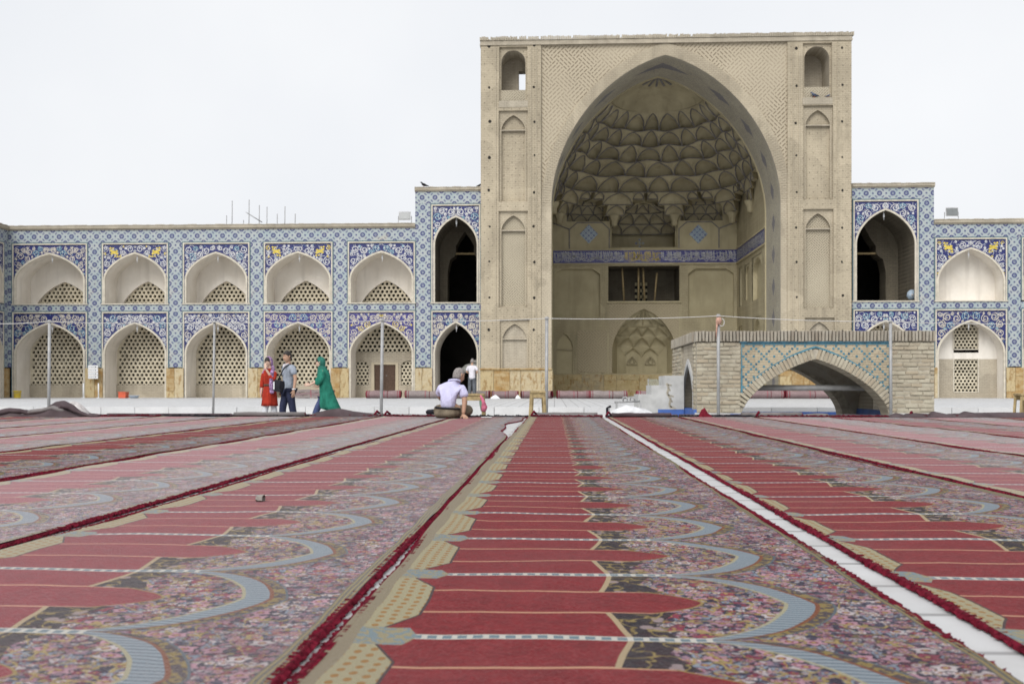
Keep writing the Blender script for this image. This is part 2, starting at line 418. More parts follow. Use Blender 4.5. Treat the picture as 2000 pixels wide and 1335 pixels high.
M['marble'] = mat_marble('white_marble_platform', (0.50,0.50,0.505), 0.45, 0.3)
M['ground'] = mat_marble('grey_stone_ground', (0.42,0.42,0.42), 0.8, 0.5)
def mat_rndstone(name, cols, dirt=(0.25,0.2,0.15), sc_=6.0, rough=0.9):
    g = G(name, rough, 0.2); x, y, z = g.coords(); r = g.rnd()
    c = g.ramp(r, [(i/len(cols), q) for i, q in enumerate(cols)])
    n = g.noise(sc_, 5, g.comb(x + r*7.0, y, z)); n2 = g.noise(40, 3)
    c = g.mix(g.map(n, 0.42, 0.75, 0, 0.6), c, dirt); c = g.mix(g.map(n2, 0.4, 0.75, 0, 0.3), c, tuple(q*0.6 for q in cols[0]))
    g.bump(n2, 0.006, 0.5); return g.done(c)
M['kbrick'] = mat_rndstone('weathered_buff_brick', [(0.40,0.362,0.275), (0.46,0.425,0.335), (0.345,0.305,0.23), (0.42,0.385,0.30), (0.375,0.32,0.235)])
M['kcope'] = mat_rndstone('grey_weathered_brick', [(0.31,0.285,0.235), (0.37,0.34,0.285), (0.26,0.235,0.195), (0.34,0.31,0.255)])
M['mortar'] = simple('lime_mortar', (0.35,0.32,0.26), 0.95, 0.3, 10, 0.2, bump=0.4)
M['kerb'] = mat_rndstone('white_kerb_stone', [(0.58,0.58,0.585), (0.62,0.62,0.62), (0.54,0.545,0.55)], (0.46,0.46,0.45), 2.0, 0.7)
M['concrete'] = simple('grey_cement_render', (0.44,0.44,0.43), 0.9, 0.18, 4, 0.2, bump=0.2)
M['bluepaint'] = simple('blue_pool_paint', (0.05,0.115,0.35), 0.55, 0.2, 6, 0.4)
M['turq'] = simple('turquoise_tile', (0.055,0.175,0.235), 0.4, 0.3, 14, 0.5)
M['turq2'] = simple('dark_teal_tile', (0.035,0.11,0.16), 0.4, 0.3, 14, 0.5)
M['steel'] = simple('galvanised_steel', (0.33,0.33,0.33), 0.65, 0.15, 9, 0.5, 0.4)
M['wood'] = simple('old_wood', (0.33,0.25,0.13), 0.8, 0.3, 14, 0.3)
M['darkwood'] = simple('dark_brown_wood', (0.075,0.045,0.03), 0.7, 0.3, 14, 0.3)
M['black'] = simple('black_fabric', (0.015,0.015,0.02), 0.8, 0.3, 20, 0.2)
M['wire'] = simple('white_cord', (0.50,0.49,0.47), 0.7, 0.05, 9)
M['white'] = simple('white_plastic', (0.72,0.73,0.74), 0.5, 0.06, 9, 0.4)
M['tarp'] = simple('white_tarpaulin', (0.56,0.56,0.57), 0.7, 0.2, 10, 0.3, bump=0.8)
# ------------------------------------------------------------------ the setting: platform, sunken court, walkway
YE = 16.0                         # far edge of the carpet platform
YR = 24.4                         # riser of the walkway below the facade
YA = 46.3                         # arcade face
YP = 46.0                         # portal face
LOW = -0.46
def sheet(name, x0, x1, y0, y1, z, m):
    mb = MB(); mb.quad((x0,y0,z),(x1,y0,z),(x1,y1,z),(x0,y1,z)); return struct(mb.build(name, m))
sheet('ground', -600, 600, -600, 600, LOW, M['ground'])
mb = MB(); mb.box(-26, 26, -14, YE+0.05, LOW-0.3, 0.0); struct(mb.build('carpet_platform', M['marble']))
mb = MB(); mb.box(-60, 60, YR+0.3, 80, LOW-0.3, -0.004); walk = struct(mb.build('walkway', M['slab']))
R = random.Random(5)
x = -16.0; i = 0
kb = None
while x < 14.5:
    L = R.choice([0.62, 0.86, 0.86, 1.1]); mb = MB()
    mb.box(x+0.006, x+L-0.006, YR + R.uniform(-0.008, 0.008), YR+0.3, LOW-0.2, -0.002 + R.uniform(-0.004, 0.004))
    o = mb.build('kerb_block', M['kerb'], walk); x += L
# narrow drip joints in front of the kerb, every few blocks a darker upright stone
# ------------------------------------------------------------------ tile decoration
def ztop_arch(x, cx, w, zs, za, k):
    q = abs(x-cx)/(w/2)
    return zs + (za-zs)*archH(q, k) if q <= 1 else -99
def vines(par, x0, x1, zb, zt, cx, w, zs, za, k, y, seed, mats, yellow=False, xf=None, dense=1.0):
    R = random.Random(seed)
    ok = lambda x, z, m=0.03: x0+m < x < x1-m and z < zt-m and z > zb and z > ztop_arch(x, cx, w, zs, za, k) + m + 0.05
    half = (x1-x0)/2
    cs = []
    if yellow: cs.append((x0 + half*0.34, zt - 0.34, 0.30, 'y'))
    def room(x, z):
        d = min(x-x0, zt-z, cx-x+0.12)
        for q in range(-6, 7):
            xx = x + q*0.06
            d = min(d, math.hypot(xx-x, z - ztop_arch(xx, cx, w, zs, za, k)) if ztop_arch(xx, cx, w, zs, za, k) > -50 else 9)
        for c in cs: d = min(d, math.hypot(c[0]-x, c[1]-z) - c[2]*0.93)
        return d
    for lim in (0.19, 0.15, 0.12, 0.09, 0.07, 0.05):
        for q in range(300):
            x, z = R.uniform(x0, cx), R.uniform(zb, zt)
            if not ok(x, z): continue
            r = room(x, z) - 0.02
            if r > lim*0.8: cs.append((x, z, min(r, lim), 'v'))
    m1, m2, my = MB(), MB(), MB(); m1.xf = m2.xf = my.xf = xf
    for i, (x, z, r, t) in enumerate(cs):
        for sgn in (1, -1):
            fx = lambda q: q if sgn == 1 else 2*cx - q
            if t == 'y':
                for (du, dv, ra, rb) in ((0,0,0.13,0.09),(0.15,0.05,0.08,0.06),(-0.15,-0.04,0.08,0.06),(0.05,0.13,0.07,0.05),(-0.04,-0.13,0.07,0.05),(0.26,-0.02,0.06,0.045),(-0.26,0.02,0.06,0.045),(0.17,-0.10,0.05,0.04),(-0.17,0.10,0.05,0.04)):
                    px, pz = x + (du*0.72 + dv*0.7), z - (du*0.72 - dv*0.7)
                    if not ok(px, pz): continue
                    my.face([(fx(px + ra*math.cos(b)*(0.72 + 0.28*math.cos(2*b)) ), y-0.006, pz + rb*math.sin(b)) for b in [c*PI/4 for c in range(8)]])
            n = 22; ph = R.uniform(0, 6.28) if sgn == 1 else ph; dr = 1 if (i % 2) else -1
            pts = []; 
            for j in range(n):
                s = j/(n-1); rr = r*(1 - 0.78*s); an = ph + dr*s*PI*3.1
                q = (x + rr*math.cos(an), z + rr*math.sin(an))
                if ok(*q, 0.0): pts.append((fx(q[0]), q[1]))
                else:
                    if len(pts) > 2: (m1 if (i % 5) else m2).ribbon(pts, 0.030 if r > 0.10 else 0.024, y-0.004)
                    pts = []
            if len(pts) > 2 and t != 'y': (m1 if (i % 5) else m2).ribbon(pts, 0.030 if r > 0.10 else 0.024, y-0.004)
            for j in range(3 if r > 0.13 else 1):
                an = ph + j*2.1; px, pz = x + r*0.55*math.cos(an), z + r*0.55*math.sin(an)
                s_ = 0.026
                if ok(px, pz): m1.face([(fx(px), y-0.005, pz+s_*1.5), (fx(px+s_), y-0.005, pz), (fx(px), y-0.005, pz-s_*1.5), (fx(px-s_), y-0.005, pz)])
    m3 = MB(); m3.xf = xf
    for q in range(int(70*dense)):
        x, z = R.uniform(x0, cx), R.uniform(zb, zt); an = R.uniform(0, 6.28); cv = R.choice([-1, 1])*R.uniform(3, 8); pts = []
        for j in range(12):
            if not ok(x, z, 0.02): break
            pts.append((x, z)); x += 0.035*math.cos(an); z += 0.035*math.sin(an); an += cv*0.035; cv *= 1.06
        if len(pts) > 4:
            m3.ribbon(pts, 0.016, y-0.003); m3.ribbon([(2*cx-a, b) for a, b in pts], 0.016, y-0.003)
    if m3.f: m3.build('tendril', mats[0], par)['kind'] = 'stuff'
    m1.build('vine_scroll', mats[0], par)['kind'] = 'stuff'
    if m2.f: m2.build('vine_scroll', mats[1], par)['kind'] = 'stuff'
    if my.f: my.build('palmette', M['yellow'], par)['kind'] = 'stuff'
_hexcache = {}
def lattice(par, x0, x1, z0, z1, y, inside, w=0.215, r=0.075, d=0.12, xf=None, name='lattice_screen'):
    mb = MB(); mb.xf = xf
    rp = w*0.866; Rr = w/math.sqrt(3)
    j = 0; z = z0 + rp*0.55
    while z < z1 + rp*0.5:
        xx = x0 + (w/2 if j % 2 else 0.0)
        while xx < x1 + w*0.5:
            jx = (j*37 % 11 - 5)*0.0006
            O = [(xx + Rr*math.cos(PI/6 + q*PI/3), z + Rr*math.sin(PI/6 + q*PI/3)) for q in range(6)]
            if inside(xx, z):
                rr = r*(1 + ((j*7 + int(xx*31)) % 5 - 2)*0.025)
                I = [(xx + jx + rr*math.cos(PI/6 + q*PI/3), z + rr*math.sin(PI/6 + q*PI/3)) for q in range(6)]
                o = [mb.p(a, y, b) for a, b in O]; i = [mb.p(a, y, b) for a, b in I]; k = [mb.p(a, y+d, b) for a, b in I]
                for q in range(6):
                    mb.f.append([o[q], o[(q+1)%6], i[(q+1)%6], i[q]]); mb.f.append([i[q], i[(q+1)%6], k[(q+1)%6], k[q]])
            else: mb.f.append([mb.p(a, y, b) for a, b in O])
            xx += w
        z += rp; j += 1
    return mb.build(name, M['lattice'], par)
def bulb(par, x, y, z, xf=None):
    mb = MB(); mb.xf = xf
    mb.lathe([(0.012,0.0),(0.012,0.10),(0.03,0.12),(0.04,0.18),(0.035,0.30),(0.01,0.34)][::1], (x, y, z-0.42), 8)
    mb.tube([(x,y,z-0.09),(x,y,z+0.1)], 0.012, 5)
    mb.build('light_bulb', M['white'], par, True)
def dado(par, x0, x1, z0, z1, y, mat='dado', n=None, thick=0.12, seed=0, xf=None):
    R = random.Random(seed); n = n or max(1, round((x1-x0)/0.62))
    cuts = [x0] + [x0 + (x1-x0)*(i + R.uniform(-0.22, 0.22))/n for i in range(1, n)] + [x1]
    for a, b in zip(cuts, cuts[1:]):
        zz = [z0, z1] if R.random() < 0.4 else ([z0, z0 + (z1-z0)*R.uniform(0.68, 0.8), z1] if R.random() < 0.6 else [z0, z0+(z1-z0)*0.22, z1])
        for c, d in zip(zz, zz[1:]):
            mb = MB(); mb.xf = xf; e = R.uniform(0.0, 0.02)
            mb.box(a+0.006, b-0.006, y-thick+e, y+0.3, c+0.004, d-0.006); mb.build('dado_slab', M[mat], par)
def niche(par, x0, x1, a0, a1, zb, zs, za, zt, back, seed=0, yellow=False, depth=1.42, k=0.30, Yf=YA, xf=None,
          base='cobalt', vm=('vine','vine_teal'), nm='plaster', lamp=True, deco=True):
    cx, w = (a0+a1)/2, a1-a0
    pts = arch(cx, w, zs, za, k, 12); full = [(a0, zb)] + pts + [(a1, zb)]
    mb = MB(); mb.xf = xf; above_arch(mb, pts, zt, Yf, x0, x1, zs)
    if x0 < a0: mb.quad((x0,Yf,zb),(a0,Yf,zb),(a0,Yf,zs),(x0,Yf,zs))
    if x1 > a1: mb.quad((a1,Yf,zb),(x1,Yf,zb),(x1,Yf,zs),(a1,Yf,zs))
    sp = mb.build('spandrel', M[base], par)
    if deco: vines(sp, x0, x1, zs-0.25, zt, cx, w, zs, za, k, Yf, seed, [M[q] for q in vm], yellow, xf)
    mb = MB(); mb.xf = xf; mb.bar(full, 0.085, Yf-0.045, Yf+0.03); mb.build('arch_trim', M['trim'], par)
    mb = MB(); mb.xf = xf; mb.bar([(x0-0.03,zb),(x0-0.03,zt+0.03)], 0.06, Yf-0.03, Yf+0.02); mb.bar([(x1+0.03,zb),(x1+0.03,zt+0.03)], 0.06, Yf-0.03, Yf+0.02)
    mb.bar([(x0-0.06,zt+0.06),(x1+0.06,zt+0.06)], 0.06, Yf-0.031, Yf+0.02); mb.build('panel_border', M['trim'], par)
    mb = MB(); mb.xf = xf
    for a in (x0-0.085, x1+0.085): mb.bar([(a,zb),(a,zt+0.12)], 0.045, Yf-0.022, Yf+0.02)
    mb.bar([(x0-0.10,zt+0.115),(x1+0.10,zt+0.115)], 0.045, Yf-0.023, Yf+0.02); mb.build('panel_border', M['teal'], par)
    yb = Yf + depth
    mb = MB(); mb.xf = xf; soffit(mb, full, Yf, yb); mb.quad((a0,Yf,zb),(a1,Yf,zb),(a1,yb,zb),(a0,yb,zb))
    if back == 'plain':
        for (xa_, za_), (xb_, zb_) in zip(pts, pts[1:]): mb.quad((xa_,yb,zb),(xb_,yb,zb),(xb_,yb,zb_),(xa_,yb,za_))
    if back == 'upper':
        ow, oa = w*0.90, zb + (za-zb)*0.50; op = arch(cx+0.02, ow, zb-0.30, oa, 0.36, 10)
        xs0, xs1 = op[0][0], op[-1][0]; ocx = cx+0.02
        tp = arch(cx, w, zs, za, k, 30)
        for (xa_, za_), (xb_, zb_) in zip(tp, tp[1:]):       # back wall: inner arch below, niche vault above
            lo_a = max(zb, ztop_arch(xa_, ocx, ow, zb-0.30, oa, 0.36)); lo_b = max(zb, ztop_arch(xb_, ocx, ow, zb-0.30, oa, 0.36))
            mb.quad((xa_,yb,lo_a),(xb_,yb,lo_b),(xb_,yb,zb_+0.02),(xa_,yb,za_+0.02))
        soffit(mb, op, yb, yb+0.22)
    nb = mb.build('niche', M[nm], par)
    if back == 'upper':
        lattice(par, xs0-0.1, xs1+0.1, zb, oa+0.1, yb+0.16, lambda x, z: True, xf=xf)
    if back == 'lattice':
        zl = zb + 0.62
        lattice(par, a0-0.05, a1+0.05, zl, za+0.15, yb-0.06, lambda x, z: z < ztop_arch(x, cx, w, zs, za, k)-0.05 and a0+0.1 < x < a1-0.08 and z > zl+0.06, xf=xf)
        mb = MB(); mb.xf = xf; mb.box(a0-0.05, a1+0.05, yb-0.12, yb+0.2, zb, zl); mb.build('dwarf_wall', M['brick_low'], par)
    if lamp: bulb(par, cx, Yf+0.25, za-0.02, xf)
    return nb, full, yb
def tilebox(par, name, x0, x1, z0, z1, Yf=YA, xf=None, m='tile', th=0.3):
    mb = MB(); mb.xf = xf; mb.box(x0, x1, Yf, Yf+th, z0, z1)
    c = Vector(((x0+x1)/2, Yf, (z0+z1)/2) if xf is None else xf((x0+x1)/2, Yf, (z0+z1)/2)) + Vector((0.3025, 0.3025 if xf else 0, 0.3025))
    mb.v = [tuple(Vector(q)-c) for q in mb.v]; o = mb.build(name, M[m], par); o.location = c; return o     # origin on the middle so the pattern is centred
def cornice(par, x0, x1, z0, z1, Yf=YA, xf=None):
    mb = MB(); mb.xf = xf
    mb.box(x0, x1, Yf-0.10, Yf+0.9, z0+0.06, z1-0.035); mb.box(x0, x1, Yf-0.05, Yf+0.3, z0, z0+0.06)
    R = random.Random(3); x = x0
    while x < x1:      # uneven upper course of bricks
        L = 0.22; mb.box(x+0.008, min(x+L, x1)-0.008, Yf-0.12+R.uniform(-0.01,0.01), Yf+0.25, z1-0.035, z1+R.uniform(-0.012,0.012)); x += L
    mb.build('brick_cornice', M['brick_low'], par)
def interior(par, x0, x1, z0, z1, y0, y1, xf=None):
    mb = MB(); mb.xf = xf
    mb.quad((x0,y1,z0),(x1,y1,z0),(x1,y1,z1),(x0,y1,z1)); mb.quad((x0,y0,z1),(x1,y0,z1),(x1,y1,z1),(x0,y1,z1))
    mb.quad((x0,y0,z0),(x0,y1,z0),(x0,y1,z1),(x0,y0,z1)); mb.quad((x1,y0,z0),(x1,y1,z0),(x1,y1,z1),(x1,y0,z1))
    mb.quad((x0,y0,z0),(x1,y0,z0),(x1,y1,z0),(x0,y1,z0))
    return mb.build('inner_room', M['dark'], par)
zC1, zC0, zF, zT, zU, zUs, zSill = 8.16, 7.94, 7.32, 7.22, 6.84, 5.57, 4.46
zf1, zf0, zLT, zLA, zLs, zTB, zD = 4.40, 4.06, 3.97, 3.54, 2.10, 1.44, 1.40
xa = lambda px: X(px, YA)
# ---- left arcade: five bays
XL0 = xa(16)
left = empty('tiled_arcade', (xa(420), YA, 0), 'long two-storey blue tiled arcade with five bays left of the portal', 'building')
bays = [(27,168,30,165), (202,326,204,324), (360,485,363,482), (518,647,520,645), (682,808,684,806)]
styles = [dict(u=('cobalt','vine_cream','vine_teal',False), l=('cobalt','vine_cream','vine_teal')),
          dict(u=('cobalt','vine','yellow',True), l=('cobalt','vine','vine_teal')),
          dict(u=('cobalt','vine','vine_teal',False), l=('cobalt','vine','vine_cream')),
          dict(u=('cobalt','vine','yellow',True), l=('violet','vine_cream','vine_teal')),
          dict(u=('cobalt','vine','vine_teal',False), l=('violet','vine_cream','yellow'))]
edges = [XL0]
for i, (p0, p1, q0, q1) in enumerate(bays):
    x0, x1, a0, a1 = xa(p0), xa(p1), xa(q0), xa(q1); s = styles[i]
    niche(left, x0, x1, a0, a1, zSill, zUs, zU, zT, 'upper', 11+i, s['u'][3], base=s['u'][0], vm=s['u'][1:3])
    nb, full, yb = niche(left, x0, x1, a0, a1, 0.0, zLs, zLA, zLT, 'lattice' if i < 4 else 'door', 31+i, base=s['l'][0], vm=s['l'][1:3])
    edges += [x0, x1]
    # sill between the storeys
    mb = MB(); mb.box(x0-0.1, x1+0.1, YA-0.05, YA+0.06, zSill-0.055, zSill-0.002); mb.build('sill', M['trim'], left)
    if i == 4:
        cx, w = (a0+a1)/2, a1-a0; zl = Z(688, yb, 745)
        lattice(left, a0-0.05, a1+0.05, zl, zLA+0.15, yb-0.06, lambda x, z: z < ztop_arch(x, cx, w, zLs, zLA, 0.3)-0.05 and a0+0.1 < x < a1-0.08 and z > zl+0.05)
        xd0, xd1, zd = X(729, yb), X(776, yb), Z(710, yb, 745)
        xs = [X(694, yb), X(721, yb), X(784, yb), X(806, yb)+0.4]; zs0, zs1 = Z(752, yb, 745), Z(703, yb, 745)
        mb = MB(); holed(mb, a0-0.05, a1+0.05, 0, zl, yb-0.10, [(xd0, xd1, 0, zd), (xs[0], xs[1], zs0, zs1), (xs[2], a1+0.02, zs0, zs1)])
        for (c, d, e, f) in ((xs[0], xs[1], zs0, zs1), (xs[2], a1+0.02, zs0, zs1)):
            above_arch(mb, arch((c+d)/2, d-c, f-0.25, f-0.02, 0.2, 5), f, yb-0.10)
        mb.build('door_wall', M['brick_low'], left)
        for (c, d) in ((xs[0], xs[1]), (xs[2], a1+0.02)): lattice(left, c-0.05, d+0.05, zs0, zs1, yb-0.04, lambda x, z: True, 0.185, 0.066)
        mb = MB(); mb.bar([(xd0,0),(xd0,zd),(xd1,zd),(xd1,0)], 0.16, yb-0.13, yb); mb.build('door_frame', M['cream_plaster'], left)
        for (c, d) in ((xd0+0.03, (xd0+xd1)/2-0.005), ((xd0+xd1)/2+0.005, xd1-0.03)):
            mb = MB(); mb.box(c, d, yb-0.06, yb-0.01, 0.01, zd-0.06)
            for zz in (0.2, 0.85, 1.5): mb.box(c+0.08, d-0.08, yb-0.075, yb-0.06, zz, zz+0.42)
            dr = mb.build('door_leaf', M['darkwood'], left)
            mb = MB(); mb.lathe([(0.03,0),(0.03,0.02)], ((c+d)/2+0.2*(1 if c == xd0+0.03 else -1), yb-0.08, 1.05), 8); mb.build('door_ring', M['steel'], dr)
edges.append(xa(811))
for i in range(0, len(edges), 2):
    a, b = edges[i], edges[i+1]
    a2, b2 = a + (0.11 if i else 0), b - (0.11 if i < len(edges)-2 else 0)
    tilebox(left, 'tile_pilaster', a2, b2, zf0+0.0, zF-0.0); tilebox(left, 'tile_pilaster', a2, b2, zTB, zf0-0.0)
    if b2-a2 > 0.3: dado(left, a, b, 0, zD, YA+0.02, n=2, seed=40+i)
for (p0, p1, q0, q1) in bays:
    tilebox(left, 'tile_frieze', xa(p0)-0.11, xa(p1)+0.11, zf0+0.0, zSill-0.06, YA+0.004)
tilebox(left, 'tile_frieze', XL0, xa(811), zF+0.002, zC0, YA+0.002)
cornice(left, XL0-0.1, xa(811), zC0, zC1)
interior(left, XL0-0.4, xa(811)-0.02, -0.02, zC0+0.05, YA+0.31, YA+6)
# ---- side arcade at the far left corner (runs towards the camera)
sx = lambda x, y, z: (XL0 - (y - YA), x, z)
side = empty('tiled_arcade', (XL0, 44, 0), 'end of the blue tiled side arcade at the left frame edge', 'building')
for (zb, zs, za, zt, bk) in ((zSill, zUs, zU, zT, 'upper'), (0.0, zLs, zLA, zLT, 'lattice')):
    niche(side, 42.4, 45.85, 42.45, 45.80, zb, zs, za, zt, bk, 77, True, xf=sx, base='cobalt', vm=('vine','vine_teal'))
    niche(side, 38.2, 41.65, 38.25, 41.60, zb, zs, za, zt, bk, 78, False, xf=sx, base='cobalt', vm=('vine','vine_teal'))
tilebox(side, 'tile_pilaster', 45.96, YA-0.01, zTB, zF, YA, sx, 'tile_side'); tilebox(side, 'tile_pilaster', 41.76, 42.29, zTB, zF, YA, sx, 'tile_side')
tilebox(side, 'tile_frieze', 38, YA-0.01, zF+0.002, zC0, YA+0.002, sx, 'tile_side')
tilebox(side, 'tile_frieze', 38, 45.9, zf0, zSill-0.06, YA+0.005, sx, 'tile_side')
dado(side, 45.9, YA-0.01, 0, zD, YA+0.02, n=1, seed=3, xf=sx); dado(side, 41.7, 42.35, 0, zD, YA+0.02, n=1, seed=4, xf=sx)
cornice(side, 37.9, YA-0.1, zC0, zC1, YA, sx)
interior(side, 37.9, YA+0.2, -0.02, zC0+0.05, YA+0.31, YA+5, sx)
# ---- right arcade
right = empty('tiled_arcade', (xa(1910), YA, 0), 'two-storey blue tiled arcade at the right edge with square lattice windows', 'building')
p0, p1, q0, q1 = 1829, 1964, 1831, 1961
rz = lambda py: Z(py, YA, 1900)
x0, x1, a0, a1 = xa(p0), xa(p1), xa(q0), xa(q1)
niche(right, x0, x1, a0, a1, zSill, zUs-0.2, zU, zT, 'plain', 51, True, depth=0.95, vm=('vine','yellow'))
nb, full, yb = niche(right, x0, x1, a0, a1, 0, zLs, zLA, zLT, 'none', 52, depth=0.75, vm=('vine_cream','vine_teal'))
w1, w2 = X(1862, yb), X(1910, yb); h = [Z(q, yb, 1890) for q in (765, 701, 682, 628)]
mb = MB(); zmid = Z(719, yb, 1890)
holed(mb, a0, a1, zmid, zLs, yb, [(w1, w2, h[0], h[1])])
holes = [(w1, w2, h[0], h[1]), (w1, w2, h[2], h[3])]
pts = arch((a0+a1)/2, a1-a0, zLs, zLA, 0.3, 24)
for (xa_, za_), (xb_, zb_) in zip(pts, pts[1:]):
    if w1 < (xa_+xb_)/2 < w2: mb.quad((xa_,yb,h[3]),(xb_,yb,h[3]),(xb_,yb,max(zb_, h[3])),(xa_,yb,max(za_, h[3])))
    else: mb.quad((xa_,yb,zLs),(xb_,yb,zLs),(xb_,yb,zb_),(xa_,yb,za_))
mb.build('niche_wall', M['plaster'], right)
mb = MB(); holed(mb, a0, a1, 0, zmid, yb-0.02, [(w1, w2, h[0], h[1])]); mb.quad((a0,yb-0.02,zmid),(a1,yb-0.02,zmid),(a1,yb,zmid),(a0,yb,zmid)); mb.build('niche_wall', M['brick_low'], right)
for (c, d) in ((h[0], h[1]), (h[2], h[3])):
    lattice(right, w1-0.05, w2+0.05, c-0.02, d+0.02, yb+0.04, lambda x, z: True, 0.17, 0.066, 0.08)
    mb = MB(); mb.bar([(w1,c),(w1,d),(w2,d),(w2,c),(w1,c)], 0.06, yb-0.035, yb+0.05); mb.build('window_frame', M['trim'], right)
mb = MB(); mb.box(x0-0.1, x1+0.1, YA-0.05, YA+0.06, zSill-0.055, zSill-0.002); mb.build('sill', M['trim'], right)
n0, n1 = xa(1998), xa(2140)
niche(right, n0, n1, n0+0.05, n1-0.05, zSill, zUs-0.2, zU, zT, 'plain', 53, False, depth=0.95); niche(right, n0, n1, n0+0.05, n1-0.05, 0, zLs, zLA, zLT, 'plain', 54, depth=0.75)
for (c, d) in ((xa(1824.5), x0-0.11), (x1+0.11, n0-0.11), (n1+0.11, n1+1.0)):
    if d-c > 0.05: tilebox(right, 'tile_pilaster', c, d, zTB, zF)
dado(right, x1, n0, 0, zD, YA+0.02, n=2, seed=61); dado(right, xa(1824), x0+0.02, 0, zD, YA+0.02, n=1, seed=62)
for (c, d) in ((x0, x1), (n0, n1)): tilebox(right, 'tile_frieze', c-0.11, d+0.11, zf0, zSill-0.06, YA+0.004)
tilebox(right, 'tile_frieze', xa(1824.5), n1+1, zF+0.002, zC0, YA+0.002)
cornice(right, xa(1824), n1+1, zC0, zC1)
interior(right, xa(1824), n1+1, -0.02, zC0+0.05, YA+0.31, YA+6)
# ---- taller wings on both sides of the portal
def wing(name, label, xo0, xo1, p0, p1, q0, q1, zt, za, zs, zc, tile_left, seed, lower):
    wg = empty(name, ((xo0+xo1)/2, YA, 0), label, 'building')
    x0, x1, a0, a1 = xa(p0), xa(p1), xa(q0), xa(q1); cx, w = (a0+a1)/2, a1-a0
    nb, full, yb = niche(wg, x0, x1, a0, a1, zSill, zs, za, zt, 'none', seed, depth=2.3, k=0.26, nm='brick_shade', vm=('vine','vine_teal'))
    # inner cusped arch that frames the dark loggia
    mb = MB(); ow = w*0.60; ic = cx + (0.22 if tile_left else -0.30)
    zi = zs - 0.15
    op = [(ic-ow/2-0.25, zSill), (ic-ow/2-0.25, zs-1.0), (ic-ow/2-0.12, zs-0.4), (ic-ow/2+0.1, zs-0.25), (ic-ow*0.36, zs-0.05), (ic-ow*0.36, zs+0.25), (ic-ow*0.2, zs+0.62), (ic, za-0.35)]
    op = op + [(2*ic-a, b) for a, b in op[-2::-1]]
    for (xa_, za_), (xb_, zb_) in zip(op, op[1:]):
        if abs(xa_-xb_) < 1e-6: continue
        mb.quad((xa_,yb,za_),(xb_,yb,zb_),(xb_,yb,za+0.05),(xa_,yb,za+0.05))
    mb.quad((a0-0.1,yb,zSill),(op[0][0],yb,zSill),(op[0][0],yb,za+0.05),(a0-0.1,yb,za+0.05))
    if op[-1][0] < a1: mb.quad((op[-1][0],yb,zSill),(a1+0.1,yb,zSill),(a1+0.1,yb,za+0.05),(op[-1][0],yb,za+0.05))
    soffit(mb, op, yb, yb+0.9)
    mb.build('cusped_arch', M['brick_shade'], wg)
    mb = MB(); mb.box(ic-ow*0.5, ic+ow*0.5, yb+0.1, yb+0.18, zs-0.15, zs-0.06); mb.build('tie_beam', M['wood'], wg)
    niche(wg, x0, x1, a0, a1, 0, zLs, zLA, zLT, lower, seed+1, depth=2.4 if lower == 'none' else 1.42, vm=('vine_cream' if tile_left else 'vine','vine_teal'), nm='plaster')
    mb = MB(); mb.box(x0-0.1, x1+0.1, YA-0.05, YA+0.06, zSill-0.055, zSill-0.002); mb.build('sill', M['trim'], wg)
    c, d = (xo0, x0-0.11) if tile_left else (x1+0.11, xo1)
    tilebox(wg, 'tile_pilaster', c, d, zTB, zt+0.14); dado(wg, c, d+0.1 if tile_left else d, 0, zD, YA+0.02, n=2, seed=seed)
    c2, d2 = (x1+0.10, xo1) if tile_left else (xo0, x0-0.10)
    if d2-c2 > 0.02: tilebox(wg, 'tile_edge', c2, d2, 0.0, zt+0.14, m='trim')
    tilebox(wg, 'tile_frieze', xo0, xo1, zt+0.145, zc-0.2, YA+0.002); tilebox(wg, 'tile_frieze', x0-0.11, x1+0.11, zf0, zSill-0.06, YA+0.004)
    cornice(wg, xo0-0.02, xo1+0.02, zc-0.2, zc)
    mb = MB()
    for xx in ((xo0,) if tile_left else (xo1,)): mb.quad((xx,YA+0.31,zC1),(xx,YA+6,zC1),(xx,YA+6,zc-0.1),(xx,YA+0.31,zc-0.1))
    mb.build('side_wall', M['brick'], wg)
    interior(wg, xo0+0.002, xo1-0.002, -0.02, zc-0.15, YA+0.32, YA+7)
    return wg
wl = wing('gate_wing', 'tall narrow tiled wing left of the portal with black doorway below', xa(811), X(939, YA), 845, 935.5, 848, 933, 8.93, 8.46, 7.15, 9.83, True, 91, 'none')
wr = wing('gate_wing', 'tall tiled wing right of the portal with a loudspeaker in its open loggia', X(1664, YA), xa(1824), 1669, 1791, 1671, 1788, 8.98, 8.64, 7.05, 9.83, False, 95, 'lattice')
# ------------------------------------------------------------------ the brick portal (iwan)
iw = empty('brick_portal', (X(1301, YP), YP, 0), 'huge buff brick portal with a deep pointed arch and honeycomb vault', 'building')
xp = lambda px: X(px, YP)
zpl = lambda py: Z(py, YP, 1000); zpr = lambda py: Z(py, YP, 1600)
PX0, PX1, PZ = xp(939), xp(1663), 16.68
AX0, AX1 = xp(1077), xp(1525); ACX = (AX0+AX1)/2; AW = AX1-AX0
AZS, AZA = zpl(400), Z(107, YP, 1300)
YI = YP + 3.2                      # inner edge of the arch tunnel
YB = 57.0                          # back wall of the chamber
apts = arch(ACX, AW, AZS, AZA, 0.20, 26)
FX0, FX1, FZ = xp(1057), xp(1538), zpl(88)
